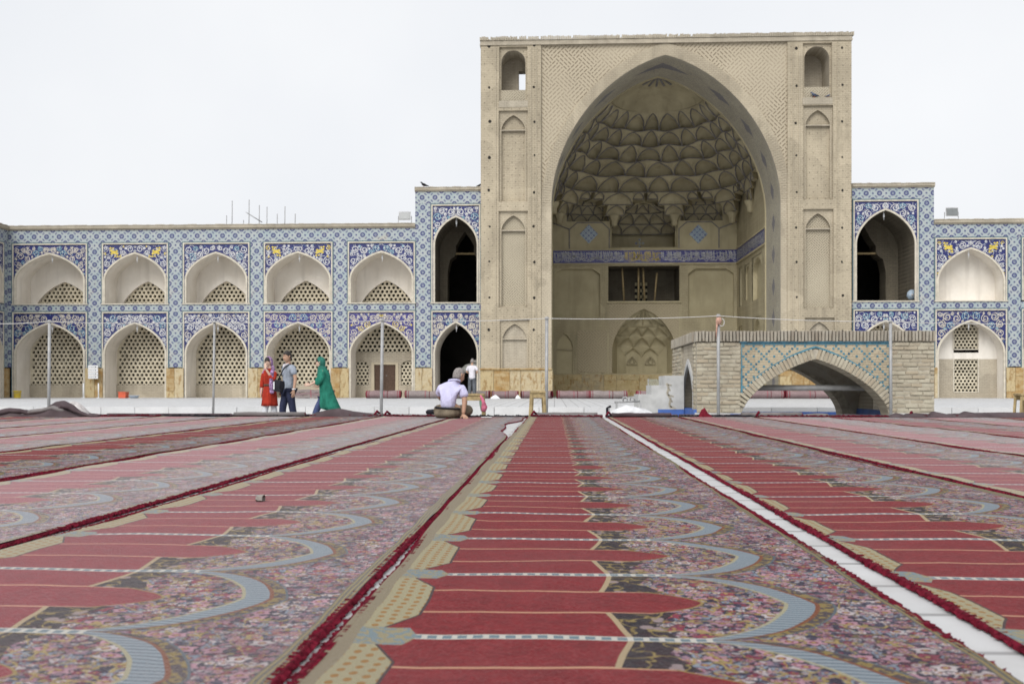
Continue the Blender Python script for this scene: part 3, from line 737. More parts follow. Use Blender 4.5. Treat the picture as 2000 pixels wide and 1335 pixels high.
# panels on the piers: (x0,x1,z0,z1)
pan = {}
pan['L'] = [(xp(975), xp(1030), zpl(197), zpl(92)), (xp(974), xp(1031), zpl(394), zpl(216)), (xp(974), xp(1031), zpl(600), zpl(412)), (xp(976), xp(1034), zpl(721), zpl(624))]
pan['R'] = [(xp(1568), xp(1625), zpr(191), zpr(84)), (xp(1569), xp(1627), zpr(390), zpr(206)), (xp(1569), xp(1628), zpr(602), zpr(408)), (xp(1572), xp(1630), zpr(718), zpr(620))]
ZD = zpl(722)
mb = MB()
holed(mb, PX0, FX0, 0, PZ-0.38, YP, pan['L']); holed(mb, FX1, PX1, 0, PZ-0.38, YP, pan['R'])
mb.quad((FX0,YP,FZ),(FX1,YP,FZ),(FX1,YP,PZ-0.38),(FX0,YP,PZ-0.38))
pier = mb.build('pier_face', M['brick'], iw)
# recessed field around the arch
yf = YP + 0.10
mb = MB(); bw = 0.46
opts = arch(ACX, AW + 2*bw, AZS, AZA + bw*1.25, 0.20, 26)
above_arch(mb, [(max(FX0, min(FX1, a)), b) for a, b in opts], FZ, yf)
mb.quad((FX0,YP,FZ),(FX1,YP,FZ),(FX1,yf,FZ),(FX0,yf,FZ))
for xx in (FX0, FX1): mb.quad((xx,YP,0),(xx,yf,0),(xx,yf,FZ),(xx,YP,FZ))
mb.build('spandrel', M['strap'], iw)
# plain band of bricks round the arch, made of separate voussoirs
R = random.Random(8)
full = [(AX0, 0.0)] + apts + [(AX1, 0.0)]; fo = [(FX0+0.001, 0.0)] + [(max(FX0+0.001, min(FX1-0.001, a)), b) for a, b in opts] + [(FX1-0.001, 0.0)]
mb = MB()
for i in range(len(full)-1):
    a, b, c, d = full[i], full[i+1], fo[i+1], fo[i]
    mb.quad((a[0],yf-0.06,a[1]),(b[0],yf-0.06,b[1]),(c[0],yf-0.06,c[1]),(d[0],yf-0.06,d[1]))
    mb.quad((d[0],yf-0.06,d[1]),(c[0],yf-0.06,c[1]),(c[0],yf,c[1]),(d[0],yf,d[1]))
mb.build('arch_band', M['brick_pale'], iw)
# radial brick joints of the band
mb = MB(); n = 230
dens = []
for (p, q), (p2, q2) in zip(zip(apts, apts[1:]), zip(opts, opts[1:])):
    L = math.hypot(q[0]-p[0], q[1]-p[1]); m = max(2, int(L/0.10))
    for j in range(m):
        t = j/m
        a = (p[0]+(q[0]-p[0])*t, p[1]+(q[1]-p[1])*t); b = (p2[0]+(q2[0]-p2[0])*t, p2[1]+(q2[1]-p2[1])*t)
        mb.bar([(a[0]+(b[0]-a[0])*0.04, a[1]+(b[1]-a[1])*0.04), (a[0]+(b[0]-a[0])*0.92, a[1]+(b[1]-a[1])*0.92)], 0.06, yf-0.078, yf-0.05)
o = mb.build('voussoir_course', M['brick_pale'], iw); o['kind'] = 'stuff'
# arch tunnel, faced with a tile pattern of dark lozenges
def mat_tunnel():
    g = G('tunnel_tile', 0.8, 0.3); x, y, z = g.coords()
    v = (z/1.5).fract() - 0.5; u = ((y - YP - 1.55)/1.0)
    d = u.abs()*1.15 + v.abs()*1.25; jag = g.noise(5, 2)*0.22
    lz = (d + jag) < 0.50
    c = g.mix(g.map(g.noise(1.2, 5), 0.35, 0.7, 0, 1), (0.40,0.365,0.28), (0.33,0.30,0.23))
    gx = ((g.noise(14, 2)) > 0.52)*0.35
    c = g.mix(gx, c, (0.13,0.14,0.17)); c = g.mix(lz*0.6, c, (0.075,0.08,0.135))
    e = (u.abs() > 1.18)*0.5; c = g.mix(e, c, (0.36,0.33,0.27)); return g.done(c)
M['tunnel'] = mat_tunnel()
mb = MB(); soffit(mb, full, yf-0.06, YI); mb.build('arch_soffit', M['tunnel'], iw)
mb = MB(); mb.bar(full, 0.10, YI-0.04, YI+0.10); mb.build('arch_rim', M['iwan_plaster'], iw)
# crown of the wall: a course of bricks on edge
mb = MB(); mb.box(PX0-0.04, PX1+0.04, YP-0.05, YI, PZ-0.38, PZ-0.30); mb.box(PX0-0.02, PX1+0.02, YP-0.02, YI, PZ-0.30, PZ-0.16); mb.build('coping', M['brick_low'], iw)
mb = MB(); xx = PX0-0.05
while xx < PX1+0.04:
    hgt = R.uniform(-0.03, 0.02) - (0.10 if R.random() < 0.04 else 0); mb.box(xx+0.006, xx+0.075, YP-0.07+R.uniform(-0.015,0.015), YP+0.25, PZ-0.16, PZ+hgt); xx += 0.083
o = mb.build('crest_bricks', M['brick_low'], iw); o['kind'] = 'stuff'
mb = MB(); mb.quad((PX0,YP,0),(PX0,YI,0),(PX0,YI,PZ-0.2),(PX0,YP,PZ-0.2)); mb.quad((PX1,YP,0),(PX1,YI,0),(PX1,YI,PZ-0.2),(PX1,YP,PZ-0.2))
mb.quad((PX0,YP,PZ-0.17),(PX1,YP,PZ-0.17),(PX1,YI,PZ-0.17),(PX0,YI,PZ-0.17)); mb.build('side_wall', M['brick'], iw)
# pier mouldings
for xx in (xp(968), xp(1037), xp(1047), xp(1561), xp(1636), xp(1549)):
    mb = MB(); mb.box(xx-0.025, xx+0.025, YP-0.03, YP+0.01, ZD, PZ-0.5); mb.build('pier_moulding', M['brick_pale'], iw)
HW = (xp(1014), xp(1029), zpl(176), zpl(139))
for sd_, L in pan.items():
    for i, (x0, x1, z0, z1) in enumerate(L):
        mb = MB(); d1 = 0.12
        y1 = YP + d1
        for (a, b) in (((x0,z0),(x0,z1)), ((x0,z1),(x1,z1)), ((x1,z1),(x1,z0)), ((x1,z0),(x0,z0))):
            mb.quad((a[0],YP,a[1]),(b[0],YP,b[1]),(b[0],y1,b[1]),(a[0],y1,a[1]))
        cx = (x0+x1)/2; aw = (x1-x0)*0.86
        if i == 0:      # open round-headed niche at the top, with a low breast wall
            zb = z0 + (z1-z0)*0.21; za = z1-0.12; dp = 1.25; yb = y1+dp
            ap = [(cx - aw/2*math.cos(PI*j/16), za - aw/2 + aw/2*math.sin(PI*j/16)) for j in range(17)]
            above_arch(mb, ap, z1, y1, x0, x1, za-aw/2)
            mb.quad((x0,y1,z0),(ap[0][0],y1,z0),(ap[0][0],y1,za-aw/2),(x0,y1,za-aw/2)); mb.quad((ap[-1][0],y1,z0),(x1,y1,z0),(x1,y1,za-aw/2),(ap[-1][0],y1,za-aw/2))
            mb.build('niche_frame', M['brick'], iw)
            mb = MB(); fu = [(ap[0][0], zb)] + ap + [(ap[-1][0], zb)]; soffit(mb, fu, y1, yb); mb.quad((fu[0][0],y1,zb),(fu[-1][0],y1,zb),(fu[-1][0],yb,zb),(fu[0][0],yb,zb))
            if sd_ == 'L':
                hx0, hx1 = X(1013, yb), fu[-1][0]-0.02; hz0, hz1 = Z(176, yb, 1020), Z(139, yb, 1020)
                holed(mb, fu[0][0], fu[-1][0], zb, za-aw/2, yb, [(hx0, hx1, max(hz0, zb), min(hz1, za-aw/2-0.01))]); 
                z_0, z_1 = max(hz0, zb), min(hz1, za-aw/2-0.01)
                for (a, b) in (((hx0,z_0),(hx0,z_1)), ((hx0,z_1),(hx1,z_1)), ((hx1,z_1),(hx1,z_0)), ((hx1,z_0),(hx0,z_0))): mb.quad((a[0],yb,a[1]),(b[0],yb,b[1]),(b[0],yb+0.5,b[1]),(a[0],yb+0.5,a[1]))
            else: mb.quad((fu[0][0],yb,zb),(fu[-1][0],yb,zb),(fu[-1][0],yb,za-aw/2),(fu[0][0],yb,za-aw/2))
            for (xa_, za_), (xb_, zb_) in zip(ap, ap[1:]): mb.quad((xa_,yb,za-aw/2),(xb_,yb,za-aw/2),(xb_,yb,zb_),(xa_,yb,za_))
            mb.build('open_niche', M['brick_low'], iw)
            mb = MB(); mb.box(fu[0][0], fu[-1][0], y1, y1+0.2, z0+0.003, zb); mb.build('breast_wall', M['strap_fine'], iw)
            mb = MB(); mb.box(x0-0.02, x1+0.02, YP-0.02, y1+0.05, z0-0.30, z0); mb.build('niche_sill', M['brick_low'], iw)
        else:           # blind pointed niche
            za = z1-0.16; zs = za - aw*0.62; y2 = y1 + (0.14 if i < 3 else 0.10)
            ap = arch(cx, aw, zs, za, 0.34, 10); fu = [(ap[0][0], z0+0.05)] + ap + [(ap[-1][0], z0+0.05)]
            above_arch(mb, ap, z1, y1, x0, x1, z0)
            mb.quad((fu[0][0],y1,z0),(fu[-1][0],y1,z0),(fu[-1][0],y1,z0+0.05),(fu[0][0],y1,z0+0.05))
            soffit(mb, fu, y1, y2); mb.quad((fu[0][0],y1,z0+0.05),(fu[-1][0],y1,z0+0.05),(fu[-1][0],y2,z0+0.05),(fu[0][0],y2,z0+0.05))
            mb.build('niche_frame', M['brick_pale'], iw)
            mb = MB(); above_arch(mb, ap, zs+0.0, y2); 
            mb = MB()
            for (xa_, za_), (xb_, zb_) in zip(ap, ap[1:]): mb.quad((xa_,y2,zs),(xb_,y2,zs),(xb_,y2,zb_),(xa_,y2,za_))
            mb.quad((ap[0][0],y2,z0),(ap[-1][0],y2,z0),(ap[-1][0],y2,zs),(ap[0][0],y2,zs))
            mb.build('blind_niche', M['strap_fine'] if i == 2 else M['brick'] if i == 1 else M['brick_low'], iw)
            mb = MB(); mb.box(fu[0][0]-0.03, fu[-1][0]+0.03, y1-0.01, y2+0.01, zs-0.03, zs+0.02); mb.build('impost', M['brick_low'], iw)
            mb = MB(); mb.bar(fu, 0.05, y1-0.03, y1+0.01); mb.build('niche_rim', M['brick_pale'], iw)
# putlog holes: dark discs on the face, the shade inside put into the colour
mb = MB()
for px, f in ((956, zpl), (1043, zpl), (1555, zpr), (1645, zpr)):
    for q in (92, 168, 238, 306, 374, 443, 512, 579, 645):
        c = Vector((xp(px + R.uniform(-1.5, 1.5)), YP-0.004, f(q + R.uniform(-3, 3)))); r = R.uniform(0.05, 0.085)
        mb.prism([(c.x + r*math.cos(a*PI/3)*R.uniform(0.7, 1.1), c.z + r*math.sin(a*PI/3)) for a in range(6)], YP-0.005, YP+0.03)
mb.build('putlog_holes', M['dark'], iw)['kind'] = 'stuff'
dado(iw, PX0-0.02, AX0+0.05, 0, ZD, YP+0.02, n=5, seed=71, thick=0.10); dado(iw, AX1-0.05, PX1+0.02, 0, ZD, YP+0.02, n=5, seed=72, thick=0.10)
mb = MB(); mb.box(PX0-0.04, AX0+0.02, YP-0.13, YP+0.02, ZD, ZD+0.07); mb.box(AX1-0.02, PX1+0.04, YP-0.13, YP+0.02, ZD, ZD+0.07); mb.build('dado_cap', M['dado'], iw)
# ------------------------------------------------------------------ chamber
CX0, CX1 = AX0, AX1
xb = lambda px: X(px, YB); zb_ = lambda py: Z(py, YB, 1260)
zBand0, zBand1 = zb_(515), zb_(487)
bal = (xb(1188), xb(1327), zb_(588), zb_(519)); alc = (xb(1192), xb(1323), zb_(483), 11.05)
mih = (xb(1191), xb(1324), zb_(729), zb_(599))
lp = (xb(1083), xb(1172), zb_(622), zb_(523)); rp_ = (xb(1344), xb(1433), zb_(622), zb_(523)); sp_ = (xb(1083), xb(1123), zb_(730), zb_(647))
ZTOP = 11.42
mb = MB(); holed(mb, CX0, CX1, 0, zBand0, YB, [bal, mih, lp, rp_, sp_]); mb.build('back_wall', M['brick_in'], iw)
mb = MB(); sd1 = (xb(1106), xb(1190), 9.97, 11.38); sd2 = (xb(1328), xb(1412), 9.97, 11.38); holed(mb, CX0, CX1, zBand1, ZTOP, YB, [alc, sd1, sd2]); mb.build('back_wall', M['iwan_plaster'], iw)
# strapwork fields beside and over the small niche
mb = MB(); mcx, mw = (mih[0]+mih[1])/2, mih[1]-mih[0]
mzs, mza = mih[2]+1.25, mih[3]-0.12
mp = arch(mcx, mw-0.25, mzs, mza, 0.26, 14)
above_arch(mb, mp, zb_(590), YB-0.03, mih[0]-0.05, mih[1]+0.05, mih[2]); mb.build('strapwork_panel', M['strap_in'], iw)
mb = MB(); mb.quad((xb(1128),YB-0.03,zb_(727)),(xb(1186),YB-0.03,zb_(727)),(xb(1186),YB-0.03,zb_(645)),(xb(1128),YB-0.03,zb_(645))); mb.build('strapwork_panel', M['strap_in'], iw); mb = MB(); mb.quad((xb(1330),YB-0.03,zb_(727)),(xb(1430),YB-0.03,zb_(727)),(xb(1430),YB-0.03,zb_(645)),(xb(1330),YB-0.03,zb_(645))); mb.build('strapwork_panel', M['strap_in'], iw)
# blind panels
def blind(x0, x1, z0, z1, d, shoulder, m):
    mb = MB(); y2 = YB + d
    prof = [(x0,z0),(x0,z1-shoulder),(x0+shoulder*1.2,z1-0.05),(x1-shoulder*1.2,z1-0.05),(x1,z1-shoulder),(x1,z0)]
    mb.face([(a,y2,b) for a, b in prof])
    soffit(mb, prof, YB, y2); mb.quad((x0,YB,z0),(x1,YB,z0),(x1,y2,z0),(x0,y2,z0))
    mb.face([(x0,YB,z1-shoulder),(x0+shoulder*1.2,YB,z1-0.05),(x0+shoulder*1.2,YB,z1),(x0,YB,z1)]); mb.face([(x1,YB,z1-shoulder),(x1,YB,z1),(x1-shoulder*1.2,YB,z1),(x1-shoulder*1.2,YB,z1-0.05)])
    mb.quad((x0+shoulder*1.2,YB,z1-0.05),(x1-shoulder*1.2,YB,z1-0.05),(x1-shoulder*1.2,YB,z1),(x0+shoulder*1.2,YB,z1))
    return mb.build('blind_panel', m, iw)
blind(*lp, 0.22, 0.35, M['iwan_plaster']); blind(*rp_, 0.22, 0.35, M['iwan_plaster'])
x0, x1, z0, z1 = sp_; mb = MB(); ap = arch((x0+x1)/2, (x1-x0)*0.8, z1-0.95, z1-0.12, 0.34, 8); y2 = YB+0.14
fu = [(ap[0][0], z0)] + ap + [(ap[-1][0], z0)]; above_arch(mb, ap, z1, YB+0.03, x0, x1, z0); soffit(mb, fu, YB+0.03, y2); mb.build('niche_frame', M['brick_in'], iw)
mb = MB()
for (xa_, za_), (xb_2, zb_2) in zip(ap, ap[1:]): mb.quad((xa_,y2,z0),(xb_2,y2,z0),(xb_2,y2,zb_2),(xa_,y2,za_))
mb.build('blind_niche', M['iwan_plaster'], iw)
mb = MB(); mb.box(ap[0][0], ap[-1][0], YB+0.05, y2+0.02, z1-1.05, z1-0.98); mb.build('impost', M['brick_in'], iw)
# balcony recess with props and a small pierced screen
x0, x1, z0, z1 = bal
mb = MB(); yd = YB+2.4
for (a, b) in (((x0,z0),(x0,z1)), ((x0,z1),(x1,z1)), ((x1,z1),(x1,z0)), ((x1,z0),(x0,z0))): mb.quad((a[0],YB,a[1]),(b[0],YB,b[1]),(b[0],yd,b[1]),(a[0],yd,a[1]))
mb.quad((x0,yd,z0),(x1,yd,z0),(x1,yd,z1),(x0,yd,z1)); mb.build('balcony_recess', M['brick_shade'], iw)
mb = MB(); mb.box(x0-0.08, x1+0.08, YB-0.10, YB+0.05, z0-0.10, z0-0.001); mb.build('balcony_sill', M['iwan_plaster'], iw)
for (t, bt) in (((1215,523),(1219,586)), ((1247,523),(1247,586)), ((1256,523),(1259,586)), ((1283,533),(1278,586))):
    mb = MB(); a, b = W(t[0], t[1], YB+0.8), W(bt[0], bt[1], YB+0.8); a.z = min(a.z, z1-0.02); b.z = z0+0.0; mb.tube([a, (a+b)/2, b], 0.055, 6); mb.build('prop_pole', M['wood'], iw, True)
mb = MB(); sx0, sx1, sz1 = X(1240, yd-0.1), X(1264, yd-0.1), Z(552, yd-0.1, 1250); nx, nz = 5, 7
for i in range(nx):
    for j in range(nz):
        if (i+j) % 2 == 0:
            a = sx0 + (sx1-sx0)*i/nx; b = sx0 + (sx1-sx0)*(i+1)/nx; c = z0 + (sz1-z0)*j/nz; d = z0 + (sz1-z0)*(j+1)/nz; mb.box(a, b, yd-0.12, yd-0.06, c, d)
mb.build('pierced_screen', M['iwan_plaster'], iw)
mb = MB(); mb.quad((sx0,yd-0.03,z0),(sx1,yd-0.03,z0),(sx1,yd-0.03,sz1),(sx0,yd-0.03,sz1)); mb.build('screen_opening', M['dark'], iw)  # near-black sheet: shade behind the screen put into the colour
# upper alcove
x0, x1, z0, z1 = alc; mb = MB(); yd = YB+2.2
for (a, b) in (((x0,z0),(x0,z1)), ((x0,z1),(x1,z1)), ((x1,z1),(x1,z0)), ((x1,z0),(x0,z0))): mb.quad((a[0],YB,a[1]),(b[0],YB,b[1]),(b[0],yd,b[1]),(a[0],yd,a[1]))
mb.quad((x0,yd,z0),(x1,yd,z0),(x1,yd,z1),(x0,yd,z1))
acx = (x0+x1)/2; ap = arch(acx, (x1-x0)*0.95, z0+1.2, z1-0.02, 0.2, 10); above_arch(mb, ap, z1, YB+0.3, x0, x1, z0); mb.build('alcove', M['iwan_plaster'], iw)
mb = MB()   # little tile panel in the alcove
for q in ((0,0),(0.2,0),(-0.2,0),(0,0.2),(0,-0.2)):
    c = acx-0.05+q[0], z0+0.55+q[1]; mb.face([(c[0]-0.09,yd-0.01,c[1]),(c[0],yd-0.01,c[1]-0.09),(c[0]+0.09,yd-0.01,c[1]),(c[0],yd-0.01,c[1]+0.09)])
mb.build('tile_cross', M['tile'], iw)
# inscription band
def script(par, x0, x1, z0, z1, y, seed, m, xf=None):
    R = random.Random(seed); mb = MB(); mb.xf = xf; H = z1-z0; x = x0+0.05
    while x < x1-0.08:
        t = R.random(); zb = z0 + H*R.uniform(0.16, 0.4)
        if t < 0.55:
            mb.ribbon([(x, zb), (x+0.01, zb+H*0.3), (x-0.015, z0+H*R.uniform(0.82, 0.96))], [0.014, 0.022, 0.030], y)
        if t > 0.35:
            r = R.uniform(0.06, 0.15); c = (x+R.uniform(0, 0.1), z0 + H*R.uniform(0.2, 0.55)); a0 = R.uniform(PI*0.8, PI*1.2); sw = R.uniform(PI*0.9, PI*1.5)
            mb.ribbon([(min(max(c[0]+r*math.cos(a0+sw*j/10), x0+0.02), x1-0.02), max(z0+0.05, c[1]+r*0.8*math.sin(a0+sw*j/10))) for j in range(11)], [0.012+0.016*math.sin(PI*j/10) for j in range(11)], y)
        if R.random() < 0.5:
            q = (x, z0+H*R.uniform(0.1, 0.75)); s = 0.018; mb.face([(q[0]-s,y,q[1]),(q[0],y,q[1]-s),(q[0]+s,y,q[1]),(q[0],y,q[1]+s)])
        if R.random() < 0.3:
            zz = z0+H*R.uniform(0.5, 0.8); mb.ribbon([(x, zz), (x+0.12, zz+0.04), (x+0.26, zz-0.01)], [0.016, 0.03, 0.012], y)
        x += R.uniform(0.03, 0.052)
    return mb.build('calligraphy', m, par)
M['band'] = mat_cobalt('inscription_tile', (0.022,0.024,0.15), (0.034,0.034,0.19), (0.20,0.20,0.32))
M['band_yellow'] = mat_cobalt('inscription_tile_worn', (0.06,0.06,0.22), (0.12,0.11,0.20), (0.30,0.26,0.16))
xm0, xm1 = xb(1218), xb(1290)
for (a, b, m, vm, sd) in ((CX0, xm0, 'band', 'vine', 1), (xm0, xm1, 'band_yellow', 'yellow', 2), (xm1, CX1, 'band', 'vine', 3)):
    mb = MB(); mb.box(a, b, YB-0.04, YB+0.1, zBand0+0.05, zBand1-0.05); t = mb.build('inscription_band', M[m], iw); script(t, a, b, zBand0+0.07, zBand1-0.07, YB-0.046, sd, M[vm])
rsx = lambda x, y, z: (CX1 - (YB - y), x, z)       # local x -> world Y on the right side wall, facing left
mb = MB()
for zz in (zBand0, zBand1): mb.box(CX0, CX1, YB-0.07, YB+0.1, zz-0.05, zz+0.05)
for zz in (zBand0, zBand1): mb.box(CX1-0.07, CX1+0.1, YI, YB-0.07, zz-0.05, zz+0.05); mb.box(CX0-0.1, CX0+0.07, YI, YB-0.07, zz-0.05, zz+0.05)
mb.build('band_moulding', M['iwan_plaster'], iw)
for (xx, s) in ((CX1, 1), (CX0, -1)):
    f = (lambda x, y, z, xx=xx, s=s: (xx - s*0.04 - (0.006*s if y < 0 else 0), x, z))
    mb = MB(); mb.quad((xx-s*0.04,YI+0.1,zBand0+0.05),(xx-s*0.04,YB-0.05,zBand0+0.05),(xx-s*0.04,YB-0.05,zBand1-0.05),(xx-s*0.04,YI+0.1,zBand1-0.05)); t = mb.build('inscription_band', M['band'], iw)
    script(t, YI+0.15, YB-0.1, zBand0+0.07, zBand1-0.07, -1, 5+s, M['vine'], f)
# side walls of the chamber, with arched openings
def side_wall(xx, s):
    # local rectangle in (Y, z); recess goes away from the chamber
    f = lambda x, y, z: (xx + s*(y-0), x, z)
    ops = [(YB-1.65, YB-0.75, 5.0, 7.15, 0.6, 0.9), (YI+1.0, YI+3.4, 5.0, 7.25, 0.8, 0.25), (YB-1.7, YB-0.7, 1.3, 3.9, 0.7, 0.2), (YI+1.2, YI+3.3, 1.3, 4.1, 0.9, 0.2), (YB-3.6, YB-2.4, 5.2, 7.1, 0.4, 0.12)]
    mb = MB(); mb.xf = f; holed(mb, YI, YB, 0, zBand0, 0, [o[:4] for o in ops]); mb.quad((YI,0,zBand1),(YB,0,zBand1),(YB,0,ZTOP),(YI,0,ZTOP)); mb.build('chamber_wall', M['brick_in'], iw)
    for (a, b, c, d, rise, dp) in ops:
        mb = MB(); mb.xf = f; ap = arch((a+b)/2, b-a-0.1, d-rise-0.1, d-0.08, 0.28, 8); fu = [(ap[0][0], c)] + ap + [(ap[-1][0], c)]
        above_arch(mb, ap, d, 0.03, a, b, c); soffit(mb, fu, 0.03, dp); mb.quad((a,0,c),(b,0,c),(b,dp,c),(a,dp,c)); mb.quad((a,dp,c),(b,dp,c),(b,dp,d),(a,dp,d)); mb.build('wall_niche', M['iwan_plaster'], iw)
side_wall(CX1, 1); side_wall(CX0, -1)
dado(iw, CX0, CX1, 0, zb_(731), YB-0.02, 'dado_in', n=11, seed=15, thick=0.08)
for (xx, s) in ((CX1, -1), (CX0, 1)):
    f = (lambda x, y, z, xx=xx, s=s: (xx + s*(YB - y), x, z)); dado(iw, YI+0.1, YB-0.1, 0, zb_(731), YB-0.02, 'dado_in', n=8, seed=16, thick=0.08, xf=f)
# blue lozenge tile panels
M['loz'] = mat_tile('lozenge_tile', 0.30, bg=(0.34,0.40,0.44), dk=(0.05,0.08,0.25))
for px in (1150, 1364):
    c = W(px, 457, YB-0.03); r = 0.52; mb = MB(); mb.prism([(c.x-r,c.z),(c.x,c.z-r*1.05),(c.x+r,c.z),(c.x,c.z+r*1.05)], YB-0.03, YB+0.02); mb.build('tile_lozenge', M['loz'], iw)
# panel ribs over the band
mb = MB()
for (p0, p1) in ((1112, 1190), (1326, 1404)):
    a, b = xb(p0), xb(p1); mb.bar([(a, zBand1), (a, zb_(447)), (a+0.45, zb_(434)), (b-0.4, zb_(434)), (b, zb_(447)), (b, zBand1)], 0.06, YB-0.04, YB+0.01)
for (a, b, c, d) in ((1078,434,1112,447),(1404,447,1440,434)): mb.bar([(xb(a),zb_(b)),(xb(c),zb_(d))], 0.06, YB-0.045, YB+0.01)
mb.build('panel_ribs', M['rib'], iw)
# small niche with its own stalactite hood
mb = MB(); yd = YB+1.8; mfull = [(mp[0][0], mih[2])] + mp + [(mp[-1][0], mih[2])]
soffit(mb, mfull, YB-0.03, YB+0.25)
# half-octagonal back
hw = (mw-0.25)/2; plan = [(mcx-hw, YB+0.2), (mcx-hw*0.8, YB+1.3), (mcx-hw*0.5, YB+1.72), (mcx+hw*0.5, YB+1.72), (mcx+hw*0.8, YB+1.3), (mcx+hw, YB+0.2)]
for (a, b) in zip(plan, plan[1:]): mb.quad((a[0],a[1],mih[2]),(b[0],b[1],mih[2]),(b[0],b[1],mza),(a[0],a[1],mza))
mb.quad((mcx-hw,YB,mih[2]),(mcx+hw,YB,mih[2]),(mcx+hw,yd,mih[2]),(mcx-hw,yd,mih[2])); mb.build('prayer_niche', M['iwan_plaster'], iw)
# ------------------------------------------------------------------ stalactite (muqarnas) vault
def ring_pts(cx, yc, a, b, n, N=400):
    L = []
    for i in range(N+1):
        t = PI*i/N; c, s = math.cos(t), math.sin(t)
        L.append((cx - a*math.copysign(abs(c)**(2/n), c), yc + b*abs(s)**(2/n)))
    d = [0]
    for p, q in zip(L, L[1:]): d.append(d[-1] + math.hypot(q[0]-p[0], q[1]-p[1]))
    def at(u):
        t = max(0, min(1, u))*d[-1]; lo, hi = 0, N
        while hi-lo > 1:
            m = (lo+hi)//2
            if d[m] <= t: lo = m
            else: hi = m
        f = (t-d[lo])/max(1e-9, d[hi]-d[lo]); return (L[lo][0]+(L[hi][0]-L[lo][0])*f, L[lo][1]+(L[hi][1]-L[lo][1])*f)
    return at
def muqarnas(par, cx, yc, rings, counts, k=0.34, matc=None, ribs=True, name='stalactite_cell', rw=0.038, out=0.32, wave=1.0):
    """rings: (z, a, b, n); counts[i] cells in tier i, u offset alternating"""
    NR = len(rings)
    def ringf(t):
        z, a, b, n = rings[t]; Rg = ring_pts(cx, yc, a, b, n); fa = wave*math.sin(PI*min(1, max(0, t/(NR-1))))
        def f(u):
            p = Rg(u); m = 1 + fa*0.05*math.cos(2*PI*7*u + t*PI); zz = z + fa*0.11*math.cos(2*PI*7*u + (t+1)*PI)
            return (cx + (p[0]-cx)*m, yc + (p[1]-yc)*m, zz)
        return f
    for t in range(NR-1):
        A, B = ringf(t), ringf(t+1)
        cnt, off = counts[t]; alt = 0.15*wave
        edge = lambda c: (c+off)/cnt + alt/cnt*(1 if (c % 2) else -1)
        for c in range(-1 if off else 0, cnt):
            u0, u1 = edge(c), edge(c+1)
            if c == 0 and not off: u0 = 0.0
            if c == cnt-1 and not off: u1 = 1.0
            if u1 <= 0.001 or u0 >= 0.999: continue
            u0c, u1c = max(u0, 0), min(u1, 1)
            mb = MB(); rb = []; NU, NV = 10, 5
            um = (u0+u1)/2; hwid = (u1-u0)/2; cols_ = []
            for i in range(NU+1):
                u = u0c + (u1c-u0c)*i/NU; q = min(1.0, abs(u-um)/hwid); h = (0.95 if (c % 2) or not wave else 0.90)*archH(q, k)
                pa, pb = A(u), B(u); cl = []; ro = h**0.8; z0, z1 = pa[2], pb[2]; H = z1-z0
                ox, oy = pa[0]-cx, pa[1]-yc-1.0; ol = math.hypot(ox, oy) or 1; ox, oy = ox/ol*out, oy/ol*out
                pc = (pa[0]+ox, pa[1]+oy); px_, py_ = pa[0]+(pb[0]-pa[0])*ro, pa[1]+(pb[1]-pa[1])*ro
                cl.append((pa[0], pa[1], z0))                       # lip of the tier below
                for j in range(NV+1):
                    an = j/NV*PI/2; rad = 1-math.cos(an)
                    cl.append((pc[0]+(px_-pc[0])*rad, pc[1]+(py_-pc[1])*rad, z0+H*h*math.sin(an)))
                top = (pb[0], pb[1], z1); mid = (px_+(pb[0]-px_)*0.7, py_+(pb[1]-py_)*0.7, z0+H*(h+(1-h)*0.5))
                cl += [mid, top]; cols_.append([mb.p(*q_) for q_ in cl]); rb.append(cl[NV+1])
                if i == 0: bl = []
                bl.append(cl[0])
            for p, q in zip(cols_, cols_[1:]):
                for j in range(len(p)-1): mb.f.append([p[j], q[j], q[j+1], p[j+1]])
            me = mb.mesh(False)
            o = obj(name, me, matc, par)
            for pl in me.polygons: pl.use_smooth = 1 <= (pl.index % (NV+3)) <= NV
            if ribs:
                r_ = MB(); inw = lambda q_: (q_[0]*0.997 + cx*0.003, q_[1] - 0.03, q_[2]-0.012)
                r_.tube([inw(q_) for q_ in rb], rw, 4); r_.tube([inw(q_) for q_ in bl], rw*0.9, 4)
                r_.build('rib', M['rib'], o)
aw_ = lambda z: (AW/2)*max([q/100 for q in range(101) if AZS + (AZA-AZS)*archH(q/100, 0.2) >= z] or [0.0])
bdep = YB - YI
zr = [(11.4, 0.855, 4.2), (12.1, 0.75, 3.2), (12.75, 0.65, 2.7), (13.38, 0.55, 2.4), (14.0, 0.45, 2.2), (14.7, 0.335, 2.1)]
rings = [(z, aw_(z)+0.16, bdep*r, n) for i, (z, r, n) in enumerate(zr)]
counts = [(14, 0.0), (13, 0.5), (13, 0.0), (12, 0.5), (11, 0.0)]
muqarnas(iw, ACX, YI+0.02, rings, counts, k=0.20, matc=M['muqarnas'], rw=0.032, wave=0.5)
